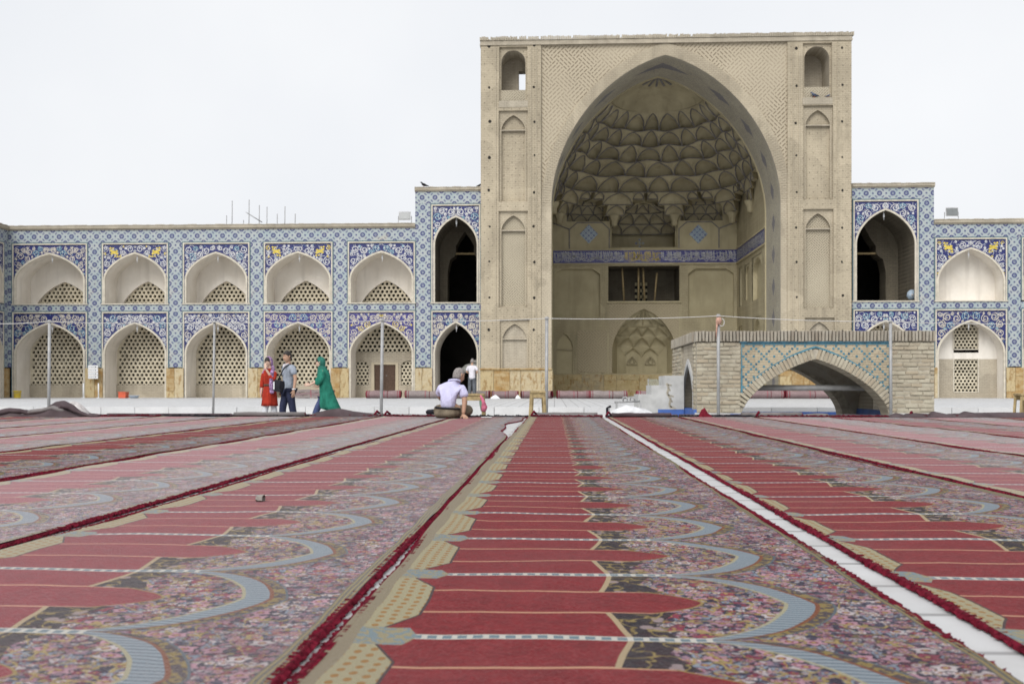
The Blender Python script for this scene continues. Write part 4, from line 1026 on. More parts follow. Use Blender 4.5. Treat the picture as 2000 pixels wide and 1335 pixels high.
# wall line that the corbels grow from, and the soffit that joins it to the lowest full tier
WALL = (AW/2-0.02, bdep, 9.0)
A0 = ring_pts(ACX, YI+0.02, *WALL); A1 = ring_pts(ACX, YI+0.02, rings[0][1], rings[0][2], rings[0][3])
mb = MB(); mb.loft([[(*A0(i/60), 11.41) for i in range(61)], [(*A1(i/60), 11.40) for i in range(61)]], False, False); mb.build('corbel_soffit', M['muqarnas'], iw)
def corbel(um, hwid, z0, z1, f0, f1, k=0.24, out=0.05):
    """a block of the stepped clusters between the big arches: one scooped face and two flanks"""
    mb = MB(); NU, NV = 10, 5; H = z1-z0; cols_ = []; rb = []; bl = []
    P = lambda u, f: (A0(u)[0]+(A1(u)[0]-A0(u)[0])*f, A0(u)[1]+(A1(u)[1]-A0(u)[1])*f)
    for i in range(NU+1):
        t = i/NU; wv = hwid; u = um + hwid*(2*t-1); q = abs(2*t-1); h = 0.93*archH(q, k); pa, pb = P(u, f0), P(u, f1); ro = h**0.8
        px_, py_ = pa[0]+(pb[0]-pa[0])*ro, pa[1]+(pb[1]-pa[1])*ro; cl = [P(u, 0.0) + (z0,), pa + (z0,)]
        for j in range(NV+1):
            an = j/NV*PI/2; rad = 1-math.cos(an); cl.append((pa[0]+(px_-pa[0])*rad, pa[1]+(py_-pa[1])*rad, z0+H*h*math.sin(an)))
        cl.append(pb + (z1,)); cols_.append([mb.p(*c) for c in cl]); rb.append(cl[NV+2]); bl.append(cl[1])
    for p, q in zip(cols_, cols_[1:]):
        for j in range(len(p)-1): mb.f.append([p[j], q[j], q[j+1], p[j+1]])
    for u in (um-hwid, um+hwid):
        mb.face([P(u, 0)+(z0,), P(u, f0)+(z0,), P(u, (f0+f1)/2+0.02)+((z0+z1)/2,), P(u, f1)+(z1,), P(u, 0)+(z1,)])
    o = mb.build('corbel_cell', M['muqarnas'], iw); r_ = MB(); inw = lambda q_: (q_[0]*0.996 + ACX*0.004, q_[1]-0.03, q_[2]-0.01)
    r_.tube([inw(q_) for q_ in rb], 0.028, 4); r_.tube([inw(q_) for q_ in bl], 0.026, 4); r_.build('rib', M['rib'], o)
for c in range(1, 7):
    um = c/7
    corbel(um, 1/26, 10.78, 11.40, 0.60, 1.0); corbel(um-1/19, 1/72, 11.05, 11.40, 0.78, 1.0); corbel(um+1/19, 1/72, 11.05, 11.40, 0.78, 1.0)
    corbel(um, 1/44, 10.25, 10.78, 0.25, 0.62)
    mb = MB(); P0, P1 = A0(um), A1(um); f = 0.16; mb.lathe([(0.05,-0.62),(0.17,-0.56),(0.20,-0.30),(0.34,0.0)], (P0[0]+(P1[0]-P0[0])*f, P0[1]+(P1[1]-P0[1])*f, 10.25), 8); mb.build('pendant', M['muqarnas'], iw)
# cap of the vault
mb = MB(); A = ring_pts(ACX, YI+0.02, rings[-1][1], rings[-1][2], 2.0); rr = []
for j in range(9):
    t = j/8; s = math.cos(t*PI/2); z = rings[-1][0] + (AZA+0.12-rings[-1][0])*math.sin(t*PI/2)
    rr.append([(ACX+(A(i/24)[0]-ACX)*s, YI+0.02+(A(i/24)[1]-YI-0.02)*s, z) for i in range(25)])
mb.loft(rr, False, False); mb.build('vault_cap', M['muqarnas'], iw, True)
mb = MB()   # dark star under the crown
for i in range(9):
    an = PI*i/8; r0 = 0.95; c = (ACX, YI+0.05)
    mb.obox((c[0]-math.cos(an)*r0*0.6, c[1]+math.sin(an)*r0*0.55, AZA-0.10), (math.cos(an)*0.42, -math.sin(an)*0.35, 0.12), (math.sin(an)*0.05, math.cos(an)*0.05, 0), (0,0,0.02))
mb.build('crown_star', M['rib'], iw)
# cellular half-domes of the alcove and of the two niches beside it
muqarnas(iw, acx, YB+0.05, [(9.5, 2.0, 1.9, 5), (10.05, 1.75, 1.65, 3.4), (10.6, 1.3, 1.2, 2.6), (11.0, 0.5, 0.5, 2.0)], [(6, 0.0), (6, 0.5), (5, 0.0)], 0.24, M['muqarnas'], True, 'alcove_cell', 0.028, 0.1, 0.0)
for (x0, x1, z0, z1) in (sd1, sd2):
    c_ = (x0+x1)/2; h_ = (x1-x0)/2; mb = MB(); ap = arch(c_, 2*h_-0.06, z0+0.35, z1-0.05, 0.2, 8); above_arch(mb, ap, z1, YB+0.01, x0, x1, z0); soffit(mb, [(ap[0][0], z0)]+ap+[(ap[-1][0], z0)], YB+0.01, YB+0.12); mb.build('niche_frame', M['muqarnas'], iw)
    mb = MB(); mb.loft([[(c_-h_, YB+0.1, z), (c_-h_*0.7, YB+0.8, z), (c_+h_*0.7, YB+0.8, z), (c_+h_, YB+0.1, z)] for z in (z0, z1)], False, False); mb.quad((x0,YB,z0),(x1,YB,z0),(x1,YB+0.9,z0),(x0,YB+0.9,z0)); mb.quad((x0,YB,z1),(x1,YB,z1),(x1,YB+0.9,z1),(x0,YB+0.9,z1)); mb.build('side_niche', M['muqarnas'], iw)
    muqarnas(iw, c_, YB+0.05, [(z0+0.02, h_-0.02, 0.72, 4), (z0+0.5, h_*0.88, 0.6, 3), (z0+0.98, h_*0.62, 0.42, 2.4), (z1-0.06, h_*0.2, 0.12, 2)], [(4, 0.0), (4, 0.5), (3, 0.0)], 0.24, M['muqarnas'], True, 'niche_cell', 0.026, 0.06, 0.0)
# hood of the small niche
mwz = lambda z: max([q/100 for q in range(101) if mzs + (mza-mzs)*archH(q/100, 0.26) >= z] or [0.0])*hw
hr = [(z, mwz(z)+0.10, b_, n_) for z, b_, n_ in ((mzs-0.35, 1.60, 5), (mzs+0.3, 1.40, 3.5), (mzs+0.9, 1.10, 2.6), (mzs+1.45, 0.75, 2.2), (mza-0.02, 0.15, 2.0))]
muqarnas(iw, mcx, YB+0.12, hr, [(6, 0.0), (6, 0.5), (6, 0.0), (5, 0.5)], 0.45, M['iwan_plaster'], False, 'niche_stalactite', out=0.10, wave=0.0)
for q in (-0.33, 0.33):
    mb = MB(); a = mcx+hw*q*0.9; mb.bar(arch(a, 0.62, mih[2]+0.55, mih[2]+1.0, 0.4, 6)+[(a-0.31, mih[2]+0.55)], 0.05, YB+1.64, YB+1.73); mb.bar([(a-0.16,mih[2]+0.72),(a,mih[2]+0.55),(a+0.16,mih[2]+0.72),(a,mih[2]+0.9),(a-0.16,mih[2]+0.72)], 0.05, YB+1.64, YB+1.73); mb.build('niche_relief', M['brick_in'], iw)
# shell that closes the chamber against daylight
mb = MB(); o = 0.9
mb.quad((CX0-o,YI-0.5,-0.1),(CX0-o,YB+3,-0.1),(CX0-o,YB+3,16.3),(CX0-o,YI-0.5,16.3)); mb.quad((CX1+o+0.4,YI-0.5,-0.1),(CX1+o+0.4,YB+3,-0.1),(CX1+o+0.4,YB+3,16.3),(CX1+o+0.4,YI-0.5,16.3))
mb.quad((CX0-o,YB+3,-0.1),(CX1+o+0.4,YB+3,-0.1),(CX1+o+0.4,YB+3,16.3),(CX0-o,YB+3,16.3)); mb.quad((CX0-o,YI-0.5,16.3),(CX1+o+0.4,YI-0.5,16.3),(CX1+o+0.4,YB+3,16.3),(CX0-o,YB+3,16.3))
mb.build('outer_shell', M['brick'], iw)
# ------------------------------------------------------------------ brick ablution kiosk in the sunken court
YK, KD = 19.0, 3.6
kx = lambda px: X(px, YK); kz = lambda py: Z(py, YK, 1590)
KX0, KX1, KZ1, KZ0 = kx(1360), kx(1824), kz(645), LOW
kio = empty('brick_kiosk', ((KX0+KX1)/2, YK+KD/2, LOW), 'low brick pool kiosk with turquoise tiles and a wide pointed arch', 'kiosk')
zc = kz(668); TH = 0.5
sx0, sx1 = kx(1446), kx(1739); scx = (sx0+sx1)/2; kza, kzs = kz(701), kz(818); kw = sx1-sx0-0.02
ip = arch(scx, kw, kzs, kza, 0.36, 18)
# core of mortar behind the bricks: front, back, sides, roof
def kwall_front(y0, y1):
    mb = MB()
    for y in (y0, y1):
        above_arch(mb, ip, zc, y, KX0+0.02, KX1-0.02, kzs)
        mb.quad((KX0+0.02,y,KZ0),(ip[0][0],y,KZ0),(ip[0][0],y,kzs),(KX0+0.02,y,kzs)); mb.quad((ip[-1][0],y,KZ0),(KX1-0.02,y,KZ0),(KX1-0.02,y,kzs),(ip[-1][0],y,kzs))
    return mb
mb = kwall_front(YK+0.02, YK+TH); mb.build('wall_core', M['mortar'], kio)
mb = kwall_front(YK+KD-TH, YK+KD-0.02); mb.build('wall_core', M['mortar'], kio)
fu = [(ip[0][0], KZ0)] + ip + [(ip[-1][0], KZ0)]
for (a, b) in ((YK+0.02, YK+TH), (YK+KD-TH, YK+KD-0.02)):
    mb = MB(); soffit(mb, fu, a, b); mb.build('arch_soffit', M['brick_low'], kio)
# side walls with pointed openings (local x -> world Y)
lo0, lo1 = YK+0.40, YK+1.98; lza = 1.0; lzs = 0.30
def kside(xx, s):
    f = lambda x, y, z: (xx + s*y, x, z)
    ap = arch((lo0+lo1)/2, lo1-lo0, lzs, lza, 0.45, 10); fl = [(lo0, KZ0)] + ap + [(lo1, KZ0)]
    mb = MB(); mb.xf = f
    for y in (0.02, TH):
        above_arch(mb, ap, zc, y, YK+0.02, YK+KD-0.02, KZ0)
    soffit(mb, fl, 0.02, TH); mb.build('wall_core', M['brick_low'], kio)
    mb = MB(); mb.xf = f; mb.bar(fl, 0.10, -0.015, 0.03); mb.build('arch_rim', M['concrete'], kio)
kside(KX0, 1); kside(KX1, -1)
mb = MB(); mb.box(KX0+0.05, KX1-0.05, YK+0.05, YK+KD-0.05, zc-0.04, KZ1-0.06); mb.build('roof_slab', M['mortar'], kio)
# inside: a shallow vault of sloping webs under the slab
mb = MB(); y0, y1 = YK+TH, YK+KD-TH; xx0, xx1 = KX0+TH, KX1-TH; c = ((xx0+xx1)/2, (y0+y1)/2, zc-0.10)
n = 14
for (p, q) in ((((xx0,y0)),((xx1,y0))), (((xx1,y0)),((xx1,y1))), (((xx1,y1)),((xx0,y1))), (((xx0,y1)),((xx0,y0)))):
    rows = []
    for j in range(5):
        t = j/4; row = []
        for i in range(n+1):
            u = i/n; e = abs(2*u-1); ex = p[0]+(q[0]-p[0])*u; ey = p[1]+(q[1]-p[1])*u
            ze = kzs + (kza-kzs)*archH(min(1, e*1.0), 0.36)
            row.append((ex+(c[0]-ex)*t, ey+(c[1]-ey)*t, ze+(c[2]-ze)*math.sin(t*PI/2)))
        rows.append(row)
    mb.loft(rows, False, False)
mb.build('vault', M['kcope'], kio)
for (a, b) in ((KX0+0.0, sx0-0.004), (sx1+0.004, KX1-0.0)):      # bedding mortar, just behind the brick faces
    mb = MB(); mb.box(a, b, YK-0.016, YK+0.1, kz(806), zc-0.002); mb.build('bedding', M['mortar'], kio)
for (a, b) in ((YK+0.105, lo0-0.06), (lo1+0.08, YK+KD)):
    mb = MB(); mb.box(KX0-0.016, KX0+0.1, a, b, kz(806), zc-0.002); mb.build('bedding', M['mortar'], kio)
_o = arch(scx, kw+0.36, kzs, kza+0.19, 0.36, 18); mb = MB()
for (a, b), (c, d) in zip(zip(ip, ip[1:]), zip(_o, _o[1:])):
    if a[1] > kz(806) and max(sx0, min(sx1, c[0])) == c[0]: mb.quad((a[0],YK-0.018,a[1]),(b[0],YK-0.018,b[1]),(d[0],YK-0.018,d[1]),(c[0],YK-0.018,c[1]))
mb.build('bedding', M['mortar'], kio)
R = random.Random(12)
_bm = {}
def brick_at(par, cx, cy, cz, lx, ly, lz, mat, name='brick', rot=0.0, rs=R):
    """one brick, slightly uneven; shares a handful of meshes"""
    key = (round(lx, 2), round(ly, 2), round(lz, 3), rs.randrange(3), mat)
    if key not in _bm:
        mb = MB(); q = random.Random(hash(key[:4]) & 0xffff); b = 0.008
        e = lambda: q.uniform(-0.005, 0.005)
        x, y, z = lx/2, ly/2, lz/2
        fr = [(-x+b+e(), -y+e()*0.5, -z+b+e()*0.5), (x-b+e(), -y+e()*0.5, -z+b+e()*0.5), (x-b+e(), -y+e()*0.5, z-b+e()*0.5), (-x+b+e(), -y+e()*0.5, z-b+e()*0.5)]
        md = [(-x, -y+b*1.5, -z), (x, -y+b*1.5, -z), (x, -y+b*1.5, z), (-x, -y+b*1.5, z)]
        bk = [(-x, y, -z), (x, y, -z), (x, y, z), (-x, y, z)]
        mb.loft([fr, md, bk]); _bm[key] = mb.mesh(); _bm[key].materials.append(M[mat])
    o = bpy.data.objects.new(name, _bm[key]); col.objects.link(o); o.parent = par
    o.location = Vector((cx, cy, cz)) - par.location; o.rotation_euler = (0, rot, 0) if not isinstance(rot, tuple) else rot
    return o
def courses(x0, x1, z0, z1, yface, side=None, h=0.077, L=0.25):
    n = round((z1-z0)/h); hh = (z1-z0)/n
    for j in range(n):
        z = z0 + hh*(j+0.5); xx = x0 - (0.125 if j % 2 else 0) - R.uniform(0, 0.03)
        while xx < x1-0.01:
            L = R.choice([0.21, 0.24, 0.25, 0.27])
            a, b = max(xx, x0), min(xx+L, x1)
            if b-a < 0.05: xx += L; continue
            dy = R.uniform(-0.012, 0.010)
            rr = (0, R.uniform(-0.012, 0.012), R.uniform(-0.012, 0.012))
            lz = round(hh-0.012-R.choice([0, 0, 0.005]), 3)
            if side is None: brick_at(kio, (a+b)/2, yface+0.055+dy, z+R.uniform(-0.003, 0.003), round(b-a-0.008, 3), 0.11, lz, 'kbrick', rot=rr)
            else: brick_at(kio, side[0] + (0.055+dy)*side[1], (a+b)/2, z, round(b-a-0.008, 3), 0.11, lz, 'kbrick', rot=(0, 0, -side[1]*PI/2))
            xx += L
courses(KX0, sx0, kz(806), zc-0.005, YK-0.03); courses(sx1, KX1, kz(812), zc-0.005, YK-0.03)
courses(YK+0.08, lo0-0.06, kz(806), zc-0.005, 0, (KX0-0.03, 1)); courses(lo1+0.08, YK+KD, kz(806), zc-0.005, 0, (KX0-0.03, 1))
# coping of bricks on edge
xx = KX0-0.03
while xx < KX1+0.02:
    brick_at(kio, xx+0.03, YK+0.05+R.uniform(-0.01, 0.01), (zc+KZ1)/2+R.uniform(-0.006, 0.006), 0.05, 0.22, round(KZ1-zc-0.02, 2), 'kcope', 'coping_brick', rot=(0, R.uniform(-0.05, 0.05), 0)); xx += 0.064
yy = YK+0.2
while yy < YK+KD:
    brick_at(kio, KX0+0.05+R.uniform(-0.008, 0.008), yy, (zc+KZ1)/2, 0.07, 0.22, round(KZ1-zc-0.02, 2), 'kcope', 'coping_brick', rot=(0, 0, -PI/2)); yy += 0.088
mb = MB(); mb.box(KX0+0.08, KX1, YK+0.16, YK+KD, zc, KZ1-0.012); mb.build('roof_fill', M['kcope'], kio)
mb = MB(); mb.box(KX1-0.1, KX1+0.02, YK+0.2, YK+KD, zc, KZ1-0.02); mb.build('roof_edge', M['kcope'], kio)
# arch ring of voussoirs
bwid = 0.20
L = 0; seg = []
for p, q in zip(ip, ip[1:]): seg.append((L, p, q)); L += math.hypot(q[0]-p[0], q[1]-p[1])
nv = int(L/0.072)
for i in range(nv):
    s_ = (i+0.5)*L/nv
    for (l0, p, q) in seg:
        ll = math.hypot(q[0]-p[0], q[1]-p[1])
        if l0 <= s_ <= l0+ll+1e-6: break
    t = (s_-l0)/ll; c = (p[0]+(q[0]-p[0])*t, p[1]+(q[1]-p[1])*t); d = ((q[0]-p[0])/ll, (q[1]-p[1])/ll); nn = (-d[1], d[0])
    if nn[1] < 0 and abs(nn[1]) > 0.1: nn = (d[1], -d[0])
    cc = (c[0]+nn[0]*bwid/2, c[1]+nn[1]*bwid/2)
    if cc[1] < kz(806) or cc[0]-0.06 < sx0-0.08 or cc[0]+0.06 > sx1+0.08: continue
    ang = math.atan2(nn[0], nn[1])
    brick_at(kio, cc[0], YK+0.02+R.uniform(-0.008, 0.006), cc[1], 0.055, 0.11, 0.20, 'kbrick', 'arch_brick', rot=(0, ang, 0))
# spandrel: fine brick field with turquoise tile lattice and borders
ep = [(a+(a-scx)/(kw/2)*0.0, b) for a, b in arch(scx, kw+2*bwid*0.93, kzs, kza+bwid*1.05, 0.36, 22)]
cl = [(max(sx0, min(sx1, a)), b) for a, b in ep]
M['kfield'] = mat_brick('kiosk_field_brick', (0.45,0.39,0.28), (0.40,0.335,0.24), (0.31,0.26,0.19), 0.14, 0.05, ms=0.008)
mb = MB(); above_arch(mb, cl, zc-0.02, YK-0.012); spn = mb.build('spandrel', M['kfield'], kio)
zex = lambda x: kzs + (kza+bwid*1.05-kzs)*archH(min(1, abs(x-scx)/((kw+2*bwid*0.93)/2)), 0.36)
m1, m2 = MB(), MB(); g_ = 0.048
for i in range(-40, 41):
    for j in range(0, 40):
        x, z = scx + i*g_, zc-0.075-j*g_
        if not (sx0+0.05 < x < sx1-0.05 and z > zex(x)+0.06): continue
        a, b = (i+j) % 8, (i-j) % 8
        if a == 0 or b == 0: t = m1 if (i*7+j*3) % 5 else m2
        elif a == 4 and b == 4: t = m1
        else: continue
        h_ = g_*0.40; t.box(x-h_, x+h_, YK-0.018, YK-0.008, z-h_, z+h_)
for t, m in ((m1, 'turq'), (m2, 'turq2')): t.build('tile_squares', M[m], spn)['kind'] = 'stuff'
mb = MB(); mb.bar([(sx0+0.02, zex(sx0+0.02)), (sx0+0.02, zc-0.03), (sx1-0.02, zc-0.03), (sx1-0.02, zex(sx1-0.02))], 0.035, YK-0.024, YK-0.005); mb.build('tile_border', M['turq'], kio)
mb = MB(); mb.bar([(a, b+0.02) for a, b in ep if sx0+0.02 < a < sx1-0.02], 0.035, YK-0.026, YK-0.005); mb.build('tile_border', M['turq'], kio)
mb = MB(); mb.box(sx0-0.02, sx1+0.02, YK-0.045, YK+0.02, zc-0.012, zc+0.012); mb.build('drip_course', M['turq2'], kio)
# plaster and blue paint at the foot
for (a, b) in ((KX0-0.035, sx0+0.06), (sx1-0.02, KX1+0.0)):
    mb = MB(); mb.box(a, b, YK-0.045, YK+0.1, LOW, kz(806)); mb.build('plinth', M['concrete'], kio)
mb = MB(); mb.box(KX0-0.05, KX0+0.1, YK-0.02, YK+KD, LOW, 0.06); mb.build('plinth', M['bluepaint'], kio)
mb = MB(); mb.box(KX0+0.1, KX0+0.16, YK-0.052, YK-0.046, LOW, 0.03); mb.box(sx0-0.2, sx0+0.08, YK-0.052, YK-0.046, LOW, -0.02); mb.build('paint_patch', M['bluepaint'], kio)
for xx in (KX0+TH, KX1-TH-0.02):
    mb = MB(); mb.box(xx, xx+0.02, YK+TH, YK+KD-TH, LOW, 0.02); mb.build('inner_plinth', M['bluepaint'], kio)
mb = MB(); mb.tube([W(1466, 757, YK+0.55), W(1700, 757, YK+0.55)], 0.055, 8); pp = mb.build('pipe', M['steel'], kio, True)
tag(bpy.data.objects.get(pp.name), None)
mb = MB(); mb.box(X(1380, YR), X(1690, YR), YR-0.02, YR-0.012, LOW, -0.11); struct(mb.build('pool_paint_strip', M['bluepaint']))
# cement stair against the kiosk
st = empty('cement_stair', (X(1290, 21), 21, LOW), 'small cracked grey cement stair leading up to the brick kiosk', 'stair')
prof = [(1247,770),(1272,770),(1272,752),(1298,752),(1298,733),(1329,733)]
yst0, yst1 = 20.35, 21.5; pr = [(X(p, yst0), Z(q, yst0, 1290)) for p, q in prof]
for i in range(3):
    a, b = pr[2*i], pr[2*i+1]; mb = MB(); mb.box(a[0], (KX0-0.06 if i == 2 else b[0]), yst0, yst1, LOW, a[1]); mb.build('step', M['concrete'], st)
mb = MB(); q = [(1302,748),(1306,757),(1303,768),(1310,779),(1307,790),(1314,802)]
for a, b in zip(q, q[1:]):
    mb.ribbon([(X(a[0], yst0), Z(a[1], yst0, 1305)), (X(b[0], yst0), Z(b[1], yst0, 1305))], 0.045, yst0-0.004)
    mb.ribbon([(X(a[0], yst0)+0.02, Z(a[1], yst0, 1305)-0.03), (X(b[0], yst0)+0.06, Z(b[1], yst0, 1305)+0.05)], 0.03, yst0-0.004)
mb.build('crack', M['mortar'], st)
mb = MB(); mb.box(X(1285, yst0), KX0-0.06, yst0-0.006, yst0-0.001, LOW, Z(799, yst0, 1305)); mb.build('painted_foot', M['bluepaint'], st)
# clear panel on a stand in front of the portal
pn = empty('glass_panel', (X(1290, 43), 43, 0), 'small clear glass notice panel on the ground before the portal', 'panel')
M['glass'] = G('clear_acrylic', 0.05, 0.5).done((0.85,0.92,0.90)); M['glass'].node_tree.nodes['Principled BSDF'].inputs['Transmission Weight'].default_value = 0.9
mb = MB(); mb.box(X(1264, 43), X(1298, 43), 43, 43.02, Z(757, 43), Z(740, 43)); mb.build('pane', M['glass'], pn)
for px in (1266, 1296):
    mb = MB(); mb.box(X(px, 43)-0.015, X(px, 43)+0.015, 42.98, 43.04, 0, Z(739, 43)); mb.build('leg', M['steel'], pn)
# ------------------------------------------------------------------ posts and cord
posts = [((97,628),(95,800),'leftmost steel post, behind the heap of folded carpets'), ((419,629),(416,806),'thin weathered steel post left of the walking people'),
         ((747,626),(744,808),'grey steel post in front of the brown door'), ((1068,622),(1067,806),'grey steel post beside the wooden stool at the portal'),
         ((1403,617),(1403,806),'steel post with cloth tied at its top, before the kiosk left pier'), ((1739,628),(1740,812),'grey steel post in front of the kiosk right pier')]
YPO = 18.55; tops = []
for i, (t, b, lab) in enumerate(posts):
    Yq = YPO
    a, c = W(t[0], t[1], Yq), W(b[0], b[1], Yq); e = empty('steel_post', (c.x, Yq, LOW), lab, 'post', 'steel posts carrying the cord'); c.z = LOW
    mb = MB(); mb.tube([c, a], 0.030 if i != 1 else 0.022, 8); mb.build('pole', M['steel'], e, True)
    mb = MB(); mb.lathe([(0.12,0),(0.12,0.02),(0.05,0.03)], (c.x, c.y, LOW), 10); mb.build('base_plate', M['steel'], e)
    mb = MB(); mb.lathe([(0.04,0),(0.042,0.03),(0.02,0.045)], (a.x, a.y, a.z-0.01), 8); mb.build('cap', M['steel'], e)
    if i == 4:
        M['rag'] = simple('faded_orange_rag', (0.42,0.25,0.19), 0.9, 0.3, 20)
        mb = MB(); mb.tube([(a.x,Yq-0.02,a.z-0.03),(a.x+0.005,Yq-0.03,a.z-0.10),(a.x-0.01,Yq-0.03,a.z-0.16)], [0.045,0.058,0.04], 8); mb.tube([(a.x-0.03,Yq-0.05,a.z-0.12),(a.x-0.045,Yq-0.05,a.z-0.30),(a.x-0.05,Yq-0.05,a.z-0.42)], [0.02,0.014,0.006], 5); mb.build('tied_cloth', M['rag'], e, True)
        mb = MB(); mb.tube([(a.x+0.05+0.05*math.sin(q/2), Yq-0.05, a.z-0.12+0.07*math.cos(q/2)) for q in range(13)], 0.008, 5); mb.build('cord_loop', M['wire'], e, True)
    tops.append(a)
mb = MB(); ends = [Vector((X(-60, YPO), YPO, tops[0].z-0.02))] + tops + [Vector((X(2060, YPO), YPO, tops[-1].z-0.03))]
pts = []
for p, q in zip(ends, ends[1:]):
    for j in range(8):
        t = j/8; v = p.lerp(q, t); v.z -= 0.03*4*t*(1-t); v.y -= 0.04; pts.append(v)
pts.append(ends[-1]); mb.tube(pts, 0.0065, 5); tag(mb.build('cord', M['wire'], None, True), 'thin white cord strung across the court along the post tops', 'cord')
# ------------------------------------------------------------------ rolled carpets along the foot of the facade
def mat_roll(name, body, band):
    g = G(name, 0.95, 0.1); x, y, z = g.coords('Generated'); r = g.rnd()
    n = g.noise(5, 4); cl = g.mix(g.map(n, 0.3, 0.7, 0, 1), body, tuple(q*1.35 for q in body))
    n2 = g.noise(34, 2); cl = g.mix(g.map(n2, 0.45, 0.7, 0, 0.5), cl, (0.10,0.06,0.07))
    a = ((x - 0.5).abs()*2.0)
    st = ((a > 0.80)*(a < 0.84)) + ((a > 0.90)*(a < 1.1)); cl = g.mix(st*0.85, cl, band)
    tie = ((x + x*0.0 - 0.52).abs() < 0.012); cl = g.mix(tie*0.6, cl, (0.28,0.05,0.07)); return g.done(cl)
M['roll'] = mat_roll('rolled_carpet', (0.20,0.145,0.145), (0.18,0.03,0.042))
M['roll2'] = mat_roll('rolled_carpet_grey', (0.21,0.18,0.172), (0.16,0.035,0.045))
M['redpile'] = simple('red_pile', (0.13,0.012,0.022), 0.95, 0.35, 30, 0.1)
def roll(p0, p1, Y, r, label, m='roll', zoff=0.0, bend=0.0, grp='rolled carpets at the foot of the facade', nm='rolled_carpet'):
    x0, x1 = X(p0, Y), X(p1, Y); n = 9; e = empty(nm, ((x0+x1)/2, Y, zoff), label, 'carpet', grp)
    mb = MB(); Rr = random.Random(int(p0)); pts = []; rs = []; r = r*1.13
    for i in range(n):
        t = i/(n-1); rr = r*(1 + Rr.uniform(-0.06, 0.06) + (0.05 if i in (0, n-1) else 0)); rs.append(rr)
        pts.append((x0+(x1-x0)*t, Y + bend*math.sin(t*PI) + Rr.uniform(-0.02, 0.02), zoff + rr*0.88))
    mb.tube(pts, rs, 14, False, 0.88); mb.build('roll_body', M[m], e, True)
    for s, q, rr in ((-1, pts[0], rs[0]), (1, pts[-1], rs[-1])):
        mb = MB(); sp = [((q[0]+s*0.01, q[1]+rr*0.93*(1-j/34)*math.cos(j*0.72), q[2]+rr*0.82*(1-j/34)*math.sin(j*0.72))) for j in range(32)]
        mb.tube(sp, rr*0.075, 4); mb.build('spiral_end', M['redpile'], e)
    mb = MB(); k = n//2+1; mb.tube([(pts[k][0], pts[k][1]+(rs[k]+0.006)*math.cos(a*PI/8), pts[k][2]+(rs[k]*0.88+0.006)*math.sin(a*PI/8)) for a in range(17)], 0.012, 4); mb.build('binding', M['redpile'], e)
    return e
roll(716, 783, 44.2, 0.175, 'pinkish rolled carpet lying before the brown door')
roll(792, 868, 44.3, 0.17, 'greyish rolled carpet lying before the tile pilaster beside the black doorway', 'roll2')
roll(872, 957, 44.1, 0.165, 'rolled carpet behind the seated man and the first stool', 'roll2')
roll(961, 1012, 44.0, 0.17, 'rolled carpet before the portal left pier, right of the first stool')
roll(1018, 1078, 44.15, 0.165, 'rolled carpet behind the second stool and steel post', 'roll', bend=0.1)
roll(1088, 1152, 43.9, 0.175, 'long rolled carpet before the chamber, left of centre')
roll(1153, 1222, 43.6, 0.175, 'rolled carpet showing its round red spiral end', 'roll2', bend=-0.15)
roll(1243, 1330, 44.2, 0.165, 'rolled carpet half hidden behind the cement stair')
roll(1462, 1530, 44.0, 0.185, 'left rolled carpet seen through the kiosk arch')
roll(1533, 1625, 44.1, 0.18, 'right rolled carpet seen through the kiosk arch', 'roll')
pile = empty('folded_carpet', (X(590, 44.6), 44.6, 0), 'flat folded carpet lying behind the walking man and green woman', 'carpet')
for i in range(3):
    mb = MB(); a, b = X(570-i*1.5, 44.6), X(648+i, 44.6); nn = 12
    mb.loft([[(a+(b-a)*j/nn, 44.3+0.5*0 + (0.0 if s < 2 else 0.7), 0.02+0.125*i + (0.0 if s in (0, 3) else 0.115) + 0.02*math.sin(j*1.3+i)) for s in range(4)] for j in range(nn+1)]); mb.build('fold', M['roll2' if i != 1 else 'roll'], pile)
# ------------------------------------------------------------------ things on and near the walkway
def stool(px, Ypos, zbase, h, label, w_=0.36, rz=0.0):
    e = empty('wooden_stool', (X(px, Ypos), Ypos, zbase), label, 'stool', 'wooden stools'); ox, oy = e.location.x, e.location.y
    c, s = math.cos(rz), math.sin(rz); f = lambda x, y, z: (ox + x*c - y*s, oy + x*s + y*c, zbase + z)
    mb = MB(); mb.xf = f; mb.box(-w_/2, w_/2, -0.15, 0.15, h-0.035, h); mb.build('seat', M['wood'], e)
    for sx_ in (-1, 1):
        for sy in (-1, 1):
            mb = MB(); mb.xf = f; mb.tube([(sx_*(w_/2-0.03), sy*0.12, h-0.035), (sx_*(w_/2+0.015), sy*0.15, 0)], 0.028, 4); mb.build('leg', M['wood'], e)
    for sy in (-1, 1):
        mb = MB(); mb.xf = f; mb.box(-w_/2+0.03, w_/2-0.03, sy*0.12-0.012, sy*0.12+0.012, h-0.12, h-0.036); mb.build('apron', M['wood'], e)
    mb = MB(); mb.xf = f; mb.box(-w_/2+0.01, w_/2-0.01, -0.012, 0.012, h*0.3, h*0.3+0.04); mb.build('stretcher', M['wood'], e)
    return e
Ys = 17.2
hs_ = Z(767, Ys) - LOW; s1 = stool(926, Ys, LOW, Z(768, Ys)-LOW, 'wooden stool beside the seated man, cloth hanging from it', 0.36)
s2 = stool(1050, 17.6, LOW, Z(763, 17.6)-LOW, 'wooden stool standing beside a steel post, nothing on it', 0.26, 0.1)
s3 = stool(1997, 18.5, LOW, Z(768, 18.5)-LOW, 'dark wooden stool cut off by the right frame edge', 0.2)
